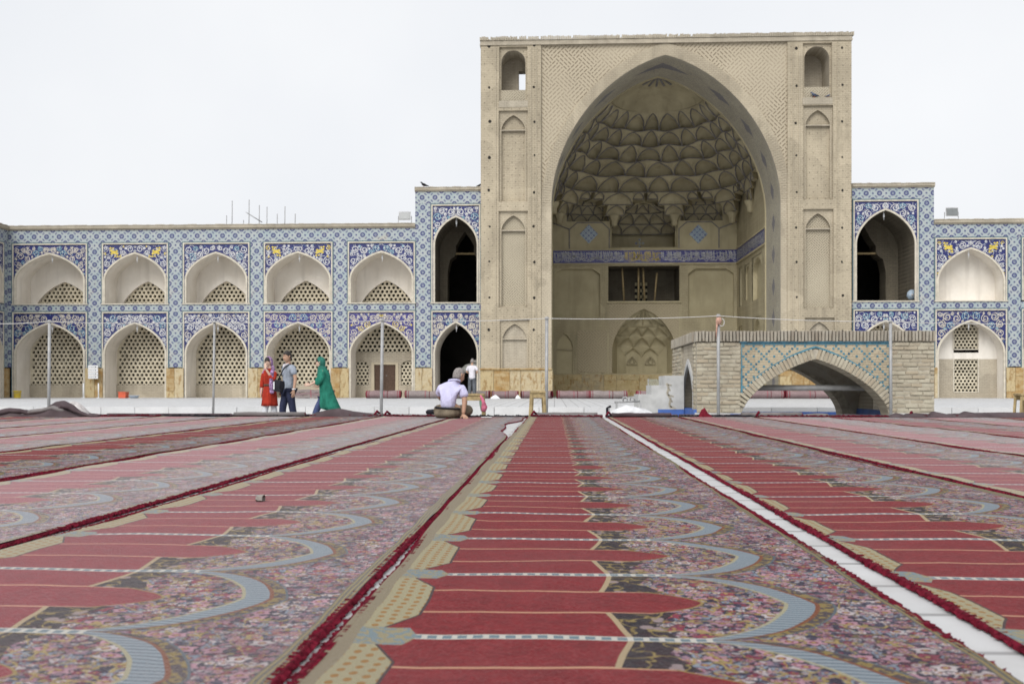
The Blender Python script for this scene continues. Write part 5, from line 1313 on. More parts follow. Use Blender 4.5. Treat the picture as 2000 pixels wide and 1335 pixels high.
M['cloth_pink'] = simple('pink_cloth', (0.48,0.13,0.20), 0.9, 0.35, 16); M['cloth_green'] = simple('green_cloth', (0.13,0.24,0.16), 0.9, 0.35, 16)
cb = empty('hanging_cloth', (X(942, Ys), Ys-0.05, LOW), 'green and pink cloth bag hanging from the stool side', 'bag')
for (pts, rs, m, nm) in (([(936,768),(940,776),(942,788),(943,802)], [0.02,0.05,0.07,0.05], 'cloth_green', 'green_cloth'), ([(938,770),(944,784),(946,795),(944,803)], [0.015,0.03,0.055,0.04], 'cloth_pink', 'pink_cloth')):
    mb = MB(); mb.tube([W(a, b, Ys-0.08 if m == 'cloth_green' else Ys-0.14) for a, b in pts], rs, 8, True, 0.7); mb.build(nm, M[m], cb, True)
def bucket(px, py0, py1, Y, c, name, label, wpx, mat):
    z0 = 0.0; e = empty(name, (X(px, Y), Y, 0), label, 'bucket'); r = wpx*Y/FPX/2; h = (py1-py0)*Y/FPX
    mb = MB(); mb.lathe([(r*0.80,0),(r*0.84,0.02),(r,h-0.03),(r*1.06,h-0.025),(r*1.06,h),(r*0.95,h),(r*0.75,0.05),(0.01,0.04)], (e.location.x, Y, 0), 16); mb.build('pail', mat, e, True)
    mb = MB(); mb.tube([(e.location.x + r*1.05*math.cos(a*PI/8), Y-r*0.9, h-0.02-0.55*r*math.sin(a*PI/8)) for a in range(9)], 0.01, 5); mb.build('handle', M['steel'], e, True)
M['yel'] = simple('yellow_plastic', (0.62,0.45,0.05), 0.5, 0.1, 8, 0.4); M['orange'] = simple('red_plastic', (0.55,0.10,0.045), 0.5, 0.1, 8, 0.4); M['paleblue'] = simple('pale_blue_plastic', (0.45,0.52,0.60), 0.5, 0.1, 8, 0.4)
bucket(34, 768, 783, 44.8, 0, 'yellow_bucket', 'yellow plastic bucket at the foot of the first arch', 15, M['yel'])
e = empty('plastic_crate', (X(241, 44.9), 44.9, 0), 'small red plastic crate on the ground in the second arch', 'crate')
a, b, h = X(234, 44.9), X(248, 44.9), 0.26
for (q0, q1, r0, r1) in ((a, b, 44.75, 44.78), (a, b, 45.07, 45.1), (a, a+0.03, 44.78, 45.07), (b-0.03, b, 44.78, 45.07)):
    mb = MB(); mb.box(q0, q1, r0, r1, 0.02, h); mb.build('crate_side', M['orange'], e)
mb = MB(); mb.box(a-0.015, b+0.015, 44.735, 45.115, h, h+0.03); mb.build('crate_rim', M['orange'], e); mb = MB(); mb.box(a+0.01, b-0.01, 44.76, 45.09, 0, 0.02); mb.build('crate_floor', M['orange'], e)
e = empty('plastic_basin', (X(262, 44.9), 44.9, 0), 'pale blue plastic basin right of the red crate', 'basin')
mb = MB(); mb.lathe([(0.16,0),(0.22,0.10),(0.25,0.11),(0.24,0.125),(0.20,0.11),(0.14,0.03),(0.01,0.025)], (e.location.x, 44.9, 0), 16); mb.build('bowl', M['paleblue'], e, True)
# notice with four rows on the pilaster, and its two white rails
e = empty('direction_sign', (X(181, 45.9), 45.9, Z(740, 45.9, 181)), 'white four-row direction sign on the first tile pilaster', 'sign')
for i in range(4):
    z1 = Z(713+i*6.7, 45.9, 181); z0 = Z(719+i*6.7, 45.9, 181)
    mb = MB(); mb.box(X(172, 45.9), X(191, 45.9), 45.9, 45.95, z0, z1); bd = mb.build('sign_board', M['white'], e)
    mb = MB(); xr = X(187.5, 45.9); zc_ = (z0+z1)/2; s = 0.045
    mb.face([(xr-s,45.895,zc_+s*0.6),(xr-s,45.895,zc_-s*0.6),(xr+s,45.895,zc_)]); mb.build('arrow', M['black'], bd)
    mb = MB()
    for q in range(5): mb.box(X(173.5, 45.9)+q*0.055, X(173.5, 45.9)+q*0.055+0.035, 45.895, 45.899, zc_-0.022+0.012*(q % 2), zc_+0.018)
    mb.build('lettering', M['steel'], bd)['kind'] = 'stuff'
for px in (163, 192.5):
    mb = MB(); mb.tube([(X(px, 45.2), 45.2, 0), (X(px, 45.2), 45.2, Z(748, 45.2, 181))], 0.028, 7); mb.lathe([(0.09,0),(0.09,0.02),(0.03,0.03)], (X(px, 45.2), 45.2, 0), 8); tag(mb.build('bollard', M['white'], None, True), 'thin white upright %s the direction sign pilaster' % ('left of' if px < 170 else 'right of'), 'bollard', 'thin white uprights by the sign')
# roof things
def floodlight(px, py, Yq, zroof, label, flip):
    e = empty('floodlight', (X(px, Yq), Yq, zroof), label, 'floodlight', 'floodlights on the arcade roofs'); x, z = e.location.x, zroof
    mb = MB(); s = 0.28; mb.loft([[(x-s,Yq-0.12,z+0.17),(x+s,Yq-0.12,z+0.17),(x+s,Yq-0.05,z+0.58),(x-s,Yq-0.05,z+0.58)],[(x-s*0.7,Yq+0.14,z+0.25),(x+s*0.7,Yq+0.14,z+0.25),(x+s*0.7,Yq+0.16,z+0.5),(x-s*0.7,Yq+0.16,z+0.5)]]); mb.build('housing', M['steel'], e)
    mb = MB(); mb.quad((x-s*0.88,Yq-0.128,z+0.22),(x+s*0.88,Yq-0.128,z+0.22),(x+s*0.88,Yq-0.068,z+0.54),(x-s*0.88,Yq-0.068,z+0.54)); mb.build('lens', simple('floodlight_glass', (0.16,0.17,0.17), 0.2, 0.1, 5, 0.6) if 'flg' not in M else M['flg'], e)
    mb = MB(); mb.tube([(x-s-0.03,Yq,z+0.38),(x-s-0.03,Yq,z+0.05),(x+s+0.03,Yq,z+0.05),(x+s+0.03,Yq,z+0.38)], 0.022, 5); mb.build('bracket', M['steel'], e)
    for q in (-0.14, 0.0, 0.14):
        mb = MB(); mb.box(x+q-0.04, x+q+0.04, Yq-0.08, Yq+0.08, z, z+0.07); mb.build('foot', M['steel'], e)
floodlight(791, 427, YA+0.3, zC1, 'grey floodlight on the left arcade roof beside the taller wing', False)
floodlight(1858, 417, YA+0.3, zC1, 'grey floodlight on the right arcade roof beside the right wing', True)
ants = [(453, 392, 436), (442, 421, 437), (486, 390, 436), (506, 401, 437), (521, 404, 437), (541, 418, 437), (556, 403, 437), (576, 417, 437), (475, 430, 437)]
where = ['tallest at left end', 'shortest at far left', 'tall behind the slanted rod', 'right of the slanted rod', 'left of the roof gap', 'short right of centre', 'tall at right', 'rightmost short', 'stubby under the slanted rod']
for (px, a, b), wh in zip(ants, where):
    Yq = YA+4; mb = MB(); mb.tube([(X(px, Yq), Yq, zC0), (X(px, Yq)+0.02, Yq, Z(a, Yq, px))], 0.022, 5); mb.lathe([(0.05,0),(0.05,0.25),(0.03,0.28)], (X(px, Yq), Yq, zC0), 6)
    tag(mb.build('roof_rod', M['steel'], None, True), 'thin upright metal rod on the left arcade roof, ' + wh, 'rod', 'thin metal rods on the left arcade roof')
mb = MB(); a, b = W(483, 416, YA+3.6), W(512, 434, YA+3.6); mb.tube([a, b], 0.025, 5); mb.tube([a, a+Vector((-0.08,0,0.05))], 0.015, 5); tag(mb.build('leaning_rod', M['steel'], None, True), 'thin metal rod leaning at a slant on the left arcade roof', 'rod')
mb = MB(); xx, zz = X(1640, YA), 0
# loudspeaker in the right loggia
M['horn'] = simple('grey_blue_horn', (0.26,0.32,0.38), 0.5, 0.15, 8, 0.4)
p = W(1779, 578, YA+0.35); e = empty('loudspeaker', (p.x, p.y, zSill), 'grey-blue horn loudspeaker on the sill of the right loggia', 'loudspeaker')
f = lambda x, y, z: (p.x+x, p.y-z, zSill+0.27+y)
mb = MB(); mb.xf = f; mb.lathe([(0.25,0.18),(0.23,0.14),(0.10,-0.02),(0.06,-0.15),(0.10,-0.16),(0.10,-0.32)], (0,0,0), 16); mb.build('horn', M['horn'], e, True)
mb = MB(); mb.xf = f; mb.lathe([(0.07,0.15),(0.06,0.19),(0.02,0.2)], (0,0,0), 10); mb.build('horn_core', M['steel'], e, True)
mb = MB(); mb.box(p.x-0.05, p.x+0.05, p.y-0.05, p.y+0.1, zSill, zSill+0.14); mb.build('foot', M['steel'], e)
# birds
def bird(px, py, Y, label, z=None, sc_=1.0, flip=1, c='black'):
    q = W(px, py, Y); z = q.z if z is None else z; e = empty('pigeon', (q.x, Y, z), label, 'bird', None)
    f = lambda x, y, zz: (q.x + flip*x*sc_, Y + y*sc_, z + zz*sc_)
    mb = MB(); mb.xf = f; mb.tube([(-0.24,0,0.07),(-0.12,0,0.10),(-0.02,0,0.13),(0.06,0,0.17),(0.09,0,0.22),(0.12,0,0.255),(0.155,0,0.25),(0.19,0,0.24)], [0.012,0.04,0.068,0.058,0.034,0.032,0.018,0.003], 8); mb.build('body', M[c], e, True)
    for s in (-1, 1):
        mb = MB(); mb.xf = f; mb.tube([(0.0,s*0.025,0.08),(0.0,s*0.025,0.0),(0.03,s*0.025,0.0)], 0.006, 4); mb.build('leg', M['orange'], e)
        mb = MB(); mb.xf = f; mb.tube([(0.05,s*0.055,0.16),(-0.05,s*0.065,0.13),(-0.2,s*0.03,0.085)], [0.02,0.035,0.008], 6, True, 0.4); mb.build('wing', M[c], e, True)
M['pigeon'] = simple('pigeon_grey_blue', (0.07,0.09,0.14), 0.6, 0.3, 18)
bird(828, 362, YA+0.1, 'dark pigeon perched on the roof edge of the left wing', 9.83, 1.0, -1)
bird(937, 362, YA+0.1, 'small dark bird on the left wing roof against the portal', 9.83, 0.7, 1)
bird(1590, 187, YP+0.02, 'blue-grey pigeon perched under the top right portal niche', pan['R'][0][2]+0.0, 1.0, -1, 'pigeon')
bird(1617, 187, YP+0.02, 'second pigeon perched at the right end of the portal niche', pan['R'][0][2]+0.0, 0.6, 1, 'pigeon')
# ------------------------------------------------------------------ carpets
PN = 0.60                              # pitch of the prayer niches woven into every carpet
def mat_carpet(name, fade_sheen):
    g = G(name, 0.95, 0.08); x, y, z = g.coords()
    nap_tint = lambda c: tuple(q*(1-fade_sheen) + f*fade_sheen for q, f in zip(c, (0.42,0.10,0.15)))  # nap sheen put into the colour: reds mixed towards pale pink
    wv = g.noise(2.2, 2, g.comb(x*1.5, y*1.2, 3.0)); wv2 = g.noise(2.4, 2, g.comb(x*1.5, y*1.2, 9.0))
    u = x + (wv - 0.5)*0.030; v = y + (wv2 - 0.5)*0.040
    m = ((v/PN).fract() - 0.5).abs()*2.0           # 0 mid niche, 1 on the dividing line
    dl = (1.0 - m)*(PN/2)
    H = (1.0 - m*0.25) - (1.0 - (1.0 - m*m).max(0.0).sqrt())*0.75
    ua = H*0.275 + 0.665
    # ---- floral grounds
    vec = g.comb(u, v, 0.0)
    def sep(sock):
        s = g.n('ShaderNodeSeparateColor'); g.t.links.new(sock, s.inputs[0]); return E(g, s.outputs[0]), E(g, s.outputs[1])
    r1, r2 = sep(g.voro(88.0, vec)); q1, q2 = sep(g.voro(30.0, vec))
    dst = E(g, g.voro(30.0, vec, 'Distance'))
    # ground of small leaves, then scattered five-petalled flowers
    fl = g.ramp(r1, [(0.0,(0.012,0.013,0.034)), (0.30,(0.16,0.020,0.045)), (0.42,(0.028,0.030,0.065)), (0.60,(0.27,0.165,0.215)), (0.72,(0.085,0.10,0.14)), (0.84,(0.40,0.36,0.37)), (0.93,(0.22,0.17,0.06))], True)
    def flowers(base, sc_, th, pal):
        vn = g.n('ShaderNodeTexVoronoi'); vn.inputs['Scale'].default_value = sc_; vn.inputs['Randomness'].default_value = 0.75; g.t.links.new(vec, vn.inputs['Vector'])
        sp = g.n('ShaderNodeSeparateXYZ'); g.t.links.new(vn.outputs['Position'], sp.inputs[0]); cr, cg = sep(vn.outputs['Color'])
        dx = u - E(g, sp.outputs[0]); dy = v - E(g, sp.outputs[1]); rs = (dx*dx + dy*dy).sqrt()*sc_
        an = g.m('ARCTAN2', dy, dx); pt = rs*(1.0 + (an*5.0 + cr*6.0).sin()*0.22)
        on = (cg > th)
        o = g.mix(on*(pt < 0.46), base, (0.010,0.010,0.022)); o = g.mix(on*(pt < 0.38), o, g.ramp(cr, pal, True))
        o = g.mix(on*(rs < 0.17), o, (0.17,0.018,0.035)); return g.mix(on*(rs < 0.09), o, (0.38,0.28,0.09))
    fl = flowers(fl, 42.0, 0.22, [(0.0,(0.33,0.17,0.22)), (0.25,(0.46,0.41,0.41)), (0.45,(0.20,0.024,0.05)), (0.6,(0.22,0.27,0.33)), (0.8,(0.40,0.24,0.28))])
    fl = flowers(fl, 20.0, 0.66, [(0.0,(0.40,0.23,0.28)), (0.35,(0.24,0.03,0.06)), (0.6,(0.44,0.40,0.40)), (0.85,(0.20,0.25,0.31))])
    tone = g.noise(6.0, 3, vec); fl = g.mix(g.map(tone, 0.42, 0.66, 0.0, 0.45), fl, (0.014,0.013,0.026))
    nz = g.noise(9.0, 2, vec); loop = ((nz - 0.5).abs() < 0.008)
    gold = g.mix(r2, (0.20,0.145,0.035), (0.36,0.28,0.10))
    flo = g.mix(loop*0.85, fl, gold)
    # inside the arch: more gold, ring loops
    ncy = ((v/PN).fract() - 0.5)*PN; rr_ = ((u - 0.60)*(u - 0.60) + ncy*ncy).sqrt()
    nz2 = g.noise(15.0, 2, vec); loop2 = ((nz2 - 0.5).abs() < 0.020)
    fin = g.mix(loop2*0.85, fl, gold)
    dk = g.mix((q1 > 0.62)*(dst < 0.42), (0.006,0.006,0.010), (0.25,0.20,0.20)); zone = (u < 0.585 + (m - 0.66).abs()*0.12)*(m > 0.30)
    fin = g.mix(zone*0.93, fin, g.mix(loop2*0.7, dk, gold))
    c = g.mix(u < ua, flo, fin)
    # ---- arch band
    stripes = (v*52.0 + u*6.0).fract() < 0.5
    bl = g.mix(stripes, (0.23,0.275,0.305), (0.12,0.16,0.19))
    c = g.mix((u > ua - 0.056)*(u < ua), c, bl)
    c = g.mix((u > ua - 0.065)*(u < ua - 0.056), c, (0.30,0.285,0.19))
    c = g.mix((u > ua)*(u < ua + 0.010), c, (0.16,0.050,0.014))
    c = g.mix((u > ua + 0.010)*(u < ua + 0.038), c, g.mix(r1 > 0.5, (0.20,0.15,0.045), (0.05,0.04,0.045)))
    c = g.mix((u > ua + 0.038)*(u < ua + 0.044), c, (0.07,0.10,0.12))
    # ---- red field in three fingers
    fing = 0.695 - (m/0.34).pow(1.5)*0.115
    side = 0.485 + (m - 0.34)*0.055
    e = (m < 0.34)*fing + (m > 0.34)*side
    rn = g.noise(40.0, 3, vec); rn2 = g.noise(11.0, 4, vec)
    mot = ((g.noise(24.0, 2, vec) - 0.5).abs() < 0.03)
    red = g.mix(g.map(rn2, 0.3, 0.7, 0, 1), nap_tint((0.150,0.005,0.009)), nap_tint((0.205,0.009,0.014)))
    red = g.mix(g.map(rn, 0.35, 0.75, 0, 0.45), red, nap_tint((0.10,0.005,0.009))); red = g.mix(mot*0.28, red, nap_tint((0.27,0.035,0.042)))
    gap = (e - u)
    c = g.mix((gap > 0.0 - 0.012)*(gap < 0.0)*(m > 0.33), c, (0.34,0.27,0.165))
    c = g.mix((gap > 0.0 - 0.008)*(gap < 0.0)*(m < 0.34), c, (0.25,0.18,0.06))
    c = g.mix(gap > 0.0, c, red)
    inr = (u < e + 0.0)*(u > 0.07)
    c = g.mix(((m - 0.34).abs() < 0.017)*inr, c, nap_tint((0.46,0.27,0.17)))
    # ---- dividing line, a chain of pale blue links
    ch = ((u*34.0).fract() < 0.62)
    c = g.mix((dl < 0.0155)*(u < 0.68)*(u > 0.05), c, (0.46,0.45,0.41))
    c = g.mix((dl < 0.0105)*(u < 0.68)*(u > 0.05)*ch, c, (0.13,0.19,0.22))
    # ---- scalloped cream border on the left
    ub = 0.055 + (1.0 - m*1.25).max(0.0).min(0.45)*0.12
    od = (((u*40.0).fract() - 0.5)*((u*40.0).fract() - 0.5) + ((v*27.0 + (u*40.0).floor()*0.5).fract() - 0.5)*((v*27.0 + (u*40.0).floor()*0.5).fract() - 0.5)) < 0.075
    cream = g.mix(od, (0.30,0.275,0.175), (0.27,0.15,0.045))
    c = g.mix((u < ub + 0.006), c, (0.05,0.035,0.035)); c = g.mix((u < ub), c, cream)
    c = g.mix((m > 0.80)*(u < 0.105 + (m - 0.8)*0.12), c, g.mix(r1 > 0.5, (0.17,0.22,0.235), (0.26,0.235,0.15)))
    # ---- woven edges
    c = g.mix(u > 1.085, c, g.mix(((u*90.0).fract() > 0.5), (0.22,0.175,0.07), (0.075,0.085,0.07)))
    c = g.mix((u < 0.018), c, (0.22,0.19,0.13))
    knot = ((v*150.0).fract() - 0.5).abs() < 0.16; c = g.mix(knot*0.22, c, (0.02,0.012,0.016))
    fuzz = g.noise(120.0, 2, vec); c = g.mix(g.map(fuzz, 0.35, 0.7, 0.0, 0.08), c, (0.40,0.30,0.30)); 
    dirt = g.noise(1.3, 5, vec, 0.6); c = g.mix(g.map(dirt, 0.45, 0.8, 0, 0.16), c, (0.20,0.15,0.155))
    g.b.inputs['Sheen Weight'].default_value = 0.09 + fade_sheen*1.7; g.b.inputs['Sheen Roughness'].default_value = 0.35
    g.put(g.b.inputs['Sheen Tint'], (1.0, 0.93, 0.93))
    g.bump(g.noise(170.0, 2, vec) + rn*0.5, 0.006, 0.55)
    gm = g.n('ShaderNodeGamma'); gm.inputs[1].default_value = 1.10; g.put(gm.inputs[0], c)
    return g.done(gm.outputs[0])
M['carpet'] = mat_carpet('prayer_carpet', 0.0); M['carpet_sheen'] = mat_carpet('prayer_carpet_nap_sheen', 0.24); M['carpet_mid'] = mat_carpet('prayer_carpet_half_sheen', 0.12)  # paler copies carry painted nap sheen in their base colour
M['backing'] = simple('carpet_backing', (0.075,0.056,0.060), 0.9, 0.3, 4, 0.15)
M['backing2'] = simple('grey_carpet_backing', (0.155,0.142,0.140), 0.9, 0.2, 5, 0.15)
M['fringe'] = simple('crimson_fringe', (0.105,0.008,0.018), 0.95, 0.6, 60, 0.1)
X0, WC = -0.385, 1.172
names = {-8:'far left row, ninth from the centre carpet', 0:'bright red prayer carpet running straight ahead in the centre'}
def edge_wob(n, side, Y):
    """sideways wander of a carpet's long edge"""
    w_ = 0.012*mnoise.noise(Vector((n*3.1 + side*7.7, Y*0.55, 0.3))) + 0.006*mnoise.noise(Vector((n*3.1+side, Y*2.1, 5.0)))
    if n == -1 and side == 1:
        w_ -= 0.17*math.exp(-((Y-12.0)/1.9)**2) + 0.03*math.sin(Y*2.6)*max(0, min(1, (Y-9)/2)) 
    if n == 1 and side == 0: w_ += 0.028
    if n == 0 and side == 1: w_ -= 0.012
    if n == 0 and side == 0: w_ += -0.046 + 0.012*math.exp(-((Y-2.2)/0.9)**2)
    return w_
ordn = {1:'first',2:'second',3:'third',4:'fourth',5:'fifth',6:'sixth',7:'seventh',8:'eighth',9:'ninth'}
for n in range(-8, 7):
    Rn = random.Random(100+n); x0 = X0 + WC*n; yo = 1.853 + Rn.uniform(-0.03, 0.03); YF = YE - 0.10 + Rn.uniform(-0.12, 0.06)
    lab = 'bright red prayer carpet running straight ahead of the camera to the stool' if n == 0 else '%s red prayer carpet strip to the %s of the centre one' % (ordn[abs(n)], 'left' if n < 0 else 'right')
    e = empty('prayer_carpet', (x0, yo, 0.0), lab, 'carpet', 'prayer carpet strips laid side by side')
    Yn = -0.6 if abs(n) <= 2 else max(0.2, abs(x0)*1.1)
    me_v, me_f = [], []; NX = 12; NY = int((YF-Yn)/0.09)
    mb = MB(); ids = []
    zz = lambda u, Y: 0.012 + 0.009*mnoise.noise(Vector((x0+u*0.9, Y*1.1, 1.0))) + 0.0035*mnoise.noise(Vector((x0+u*4, Y*5, 2.0))) + (0.005*max(0, 1-min(u, WC-u)/0.06))
    for j in range(NY+1):
        Y = Yn + (YF-Yn)*j/NY; row = []
        l, r = edge_wob(n, 0, Y), edge_wob(n, 1, Y) - 0.035
        for i in range(NX+1):
            t = i/NX; u = 0.018 + (WC-0.036)*t
            row.append(mb.p(u + l*(1-t) + r*t, Y - yo, zz(u, Y)))
        ids.append(row)
    for j in range(NY):
        for i in range(NX): mb.f.append([ids[j][i], ids[j][i+1], ids[j+1][i+1], ids[j+1][i]])
    wf = mb.build('woven_field', M['carpet_mid'] if n in (-1, 2, 4) else M['carpet_sheen'] if n in (-2, -4, -5, -6, 3, 5) else M['carpet'], e, True); wf.matrix_parent_inverse = Matrix()
    # fringe: loose tufts along both long edges
    for side in (0, 1):
        mb = MB(); Y = Yn
        while Y < YF:
            st_ = 0.0065 if Y < 3.5 else (0.014 if Y < 7 else 0.04)
            xe = x0 + (0.018 if side == 0 else WC-0.018-0.035) + edge_wob(n, side, Y); s = -1 if side == 0 else 1
            L = (Rn.uniform(0.006, 0.019) if side and n != 0 else Rn.uniform(0.004, 0.017)); a = Rn.uniform(-0.8, 0.8); hh = Rn.uniform(0.002, 0.008); wd = st_*Rn.uniform(0.42, 0.75)
            zb = 0.009 + 0.001; z_tip = Rn.uniform(0.002, 0.016)
            c0 = (xe - s*0.012, Y, zb); c1 = (xe + s*L*0.55, Y + a*L*0.5, zb+hh*0.8); c2 = (xe + s*L, Y + a*L, z_tip)
            i0 = [mb.p(c0[0], c0[1]-wd, 0.002), mb.p(c0[0], c0[1], c0[2]+hh), mb.p(c0[0], c0[1]+wd, 0.002)]
            i1 = [mb.p(c1[0], c1[1]-wd*1.1, 0.003), mb.p(c1[0], c1[1], c1[2]), mb.p(c1[0], c1[1]+wd*1.1, 0.003)]
            i2 = mb.p(*c2)
            for k in range(2): mb.f.append([i0[k], i0[k+1], i1[k+1], i1[k]]); mb.f.append([i1[k], i1[k+1], i2])
            Y += st_
        mb.build('fringe', M['fringe'], e)['kind'] = 'stuff'
        mb = MB(); rows = []; Y = Yn     # bound edge the fringe grows from
        while Y < YF:
            xe = x0 + (0.018 if side == 0 else WC-0.018-0.035) + edge_wob(n, side, Y); wb_ = 0.006 + 0.003*mnoise.noise(Vector((Y*9, n, side)))
            rows.append([(xe-wb_, Y, 0.006), (xe-wb_*0.5, Y, 0.0145+0.002*mnoise.noise(Vector((Y*14, n, 3)))), (xe+wb_*0.6, Y, 0.0155), (xe+wb_*1.1, Y, 0.004)]); Y += 0.05
        mb.loft(rows, False, False); mb.build('bound_edge', M['fringe'], e, True)
    # far end: turned back on itself, dark backing up
    hts = {-8:0.05,-7:0.06,-6:0.05,-5:0.04,-4:0.05,-3:0.075,-2:0.06,-1:0.03,0:0.07,1:0.05,2:0.05,3:0.06,4:0.05,5:0.07,6:0.08}
    hgt = hts[n]; rows = []
    for i in range(19):
        t = i/18; xx = x0 + 0.02 + (WC-0.05)*t
        h_ = hgt*(0.75 + 0.45*mnoise.noise(Vector((xx*2.3, n*1.7, 0)))) + 0.012; q = 0.04*mnoise.noise(Vector((xx*3.1, 4.0, n)))
        rows.append([(xx, YF-0.16+q, 0.014), (xx, YF-0.15+q, h_*0.75), (xx, YF-0.05+q, h_), (xx, YF+0.07+q, h_*0.8), (xx, YF+0.10+q, 0.02), (xx, YF+0.02, 0.0)])
    mb = MB(); mb.loft(rows, True); mb.build('folded_end', M['backing2'] if n in (-3, -2, 0, 3) else M['backing'], e, True)
    mb = MB(); 
    for i in range(40):
        xx = x0 + 0.03 + (WC-0.07)*i/39; zt = 0.02 + Rn.uniform(0, 0.02)
        mb.obox((xx, YF-0.17-Rn.uniform(0, 0.03), zt), (0.011,0,0), (0,0.03,0), (0,0.0,0.011))
    mb.build('end_fringe', M['black'] if n in (-1, -4, 1, 2, -5) else M['fringe'], e)['kind'] = 'stuff'
    if n in (-3, -2, 0, 1, 3, 5):     # rolled corner showing the red edge
        mb = MB(); xx = x0 + (WC-0.1 if n in (-3,) else 0.06); mb.tube([(xx-0.05, YF-0.18, 0.03), (xx, YF-0.14, 0.06+hgt*0.5), (xx+0.04, YF-0.08, 0.05)], [0.012, 0.022, 0.018], 7); mb.build('turned_corner', M['fringe'], e, True)
# loose heaps on the far edge
def heap(name, pts, Y, dep, m, label, cat='carpet', lumps=1.0, par=None, seed=1):
    """a draped mound: silhouette given in photo px, depth dep"""
    prof = [W(a, b, Y) for a, b in pts]; mb = MB(); rows = []; R = random.Random(seed); nd = 9
    # resample
    res = []
    for p, q in zip(prof, prof[1:]):
        for j in range(4): res.append(p.lerp(q, j/4))
    res.append(prof[-1])
    for p in res:
        row = []
        for j in range(nd+1):
            t = j/nd*PI; h = max(0.012, p.z)
            w_ = 1 + 0.16*lumps*mnoise.noise(Vector((p.x*5, j*0.8+seed, seed))) ; rdg = 1 - 0.34*lumps*abs(math.sin(p.x*6+j*0.55+seed))**0.6*math.sin(t)*(0.5 if j < 5 else 1)
            row.append((p.x, Y - dep*math.cos(t)*w_, 0.004 + h*math.sin(t)*(rdg if abs(t-PI/2) > 0.4 else 1)))
        rows.append(row)
    mb.loft(rows, True, False)
    return tag(mb.build(name, m, par, True), label, cat)
heap('carpet_heap', [(-40,804),(-15,800),(0,803),(18,806),(34,799),(50,800),(66,804),(84,802),(98,793),(112,784),(124,782),(140,790),(152,799),(170,812)], 15.6, 0.30, M['backing'], 'dark crumpled carpet heap at the left end of the platform', seed=2)
for (pts, rs, nm, lab) in (([(-30,812),(0,806),(20,801),(44,803),(62,809)], [0.05,0.07,0.06,0.05,0.03], 'backing', 'low dark carpet fold at the left frame edge'),
                       ([(36,812),(60,804),(84,801),(104,796),(128,803)], [0.03,0.055,0.05,0.055,0.03], 'backing2', 'grey carpet fold lying over the dark heap at left'),
                       ([(108,806),(122,792),(136,795),(150,803),(172,811),(196,813)], [0.04,0.06,0.055,0.04,0.03,0.02], 'backing', 'dark carpet fold trailing right from the heap at left')):
    mb = MB(); pp_ = [W(a, b, 15.38) for a, b in pts]; fine = []
    for p, q in zip(pp_, pp_[1:]):
        for j in range(4): fine.append(p.lerp(q, j/4))
    fine.append(pp_[-1]); rr2 = [rs[min(len(rs)-1, i//4)] for i in range(len(fine))]
    for v in fine: v.z = max(0.03, v.z)
    mb.tube(fine, rr2, 10, True, 0.7); tag(mb.build('carpet_fold', M[nm], None, True), lab, 'carpet')
M['sack'] = simple('white_sacking', (0.48,0.45,0.44), 0.9, 0.3, 14)
heap('white_sack', [(122,800),(130,788),(145,783),(158,790),(168,800),(174,812)], 15.75, 0.22, M['sack'], 'white striped sacking lying on the carpet heap at left', 'sack', seed=5)
heap('carpet_heap', [(604,814),(616,806),(640,800),(662,797),(690,803),(715,806),(748,810)], 15.85, 0.16, M['backing'], 'swollen carpet fold under the green woman', lumps=0.4, seed=3)
heap('carpet_heap', [(1736,812),(1750,806),(1766,810),(1788,806),(1808,812),(1822,803),(1846,808),(1866,811),(1884,803),(1902,806),(1960,805),(2060,806)], 15.7, 0.18, M['backing'], 'dark crumpled carpet folds right of the kiosk arch', seed=7)
heap('carpet_heap', [(1364,812),(1370,800),(1376,796),(1382,806),(1390,812)], 15.7, 0.07, M['redpile'], 'upturned red carpet corner before the kiosk left pier', lumps=0.5, seed=8)
heap('white_tarpaulin', [(1178,812),(1190,806),(1196,800),(1208,797),(1222,790),(1240,794),(1262,799),(1278,808),(1290,812)], 16.35, 0.26, M['tarp'], 'crumpled white tarpaulin at the platform edge left of the kiosk', 'tarpaulin', lumps=1.3, seed=9)
def tubeobj(px0, px1, Y, r, label, m):
    x0, x1 = X(px0, Y), X(px1, Y); e = empty('edge_roll', ((x0+x1)/2, Y, 0), label, 'carpet', 'carpets rolled along the platform edge')
    mb = MB(); R = random.Random(int(px0)); pts = [(x0+(x1-x0)*i/10, Y+R.uniform(-0.015, 0.015), 0.012 + r*(0.9+R.uniform(-0.06, 0.06))) for i in range(11)]
    mb.tube(pts, [r*(1+R.uniform(-0.1, 0.1)) for _ in pts], 10, True, 0.85); mb.build('roll_body', M[m], e, True)
    mb = MB(); mb.tube([(x1, Y+r*0.8*(1-j/20)*math.cos(j*0.8), 0.012+r*0.9+r*0.7*(1-j/20)*math.sin(j*0.8)) for j in range(19)], r*0.16, 4); mb.build('spiral_end', M['redpile'], e)
tubeobj(458, 596, 15.75, 0.042, 'smooth grey rolled carpet edge below the red woman and man', 'backing2')
tubeobj(1046, 1166, 15.8, 0.040, 'grey rolled carpet edge at the end of the centre carpet', 'backing2')
tubeobj(1448, 1566, 15.75, 0.045, 'grey rolled carpet edge below the kiosk arch', 'backing2')
tubeobj(210, 452, 15.8, 0.028, 'thin dark rolled carpet edge left of the red woman', 'backing')
tubeobj(1195, 1310, 15.6, 0.040, 'grey carpet roll in front of the white tarpaulin', 'backing')
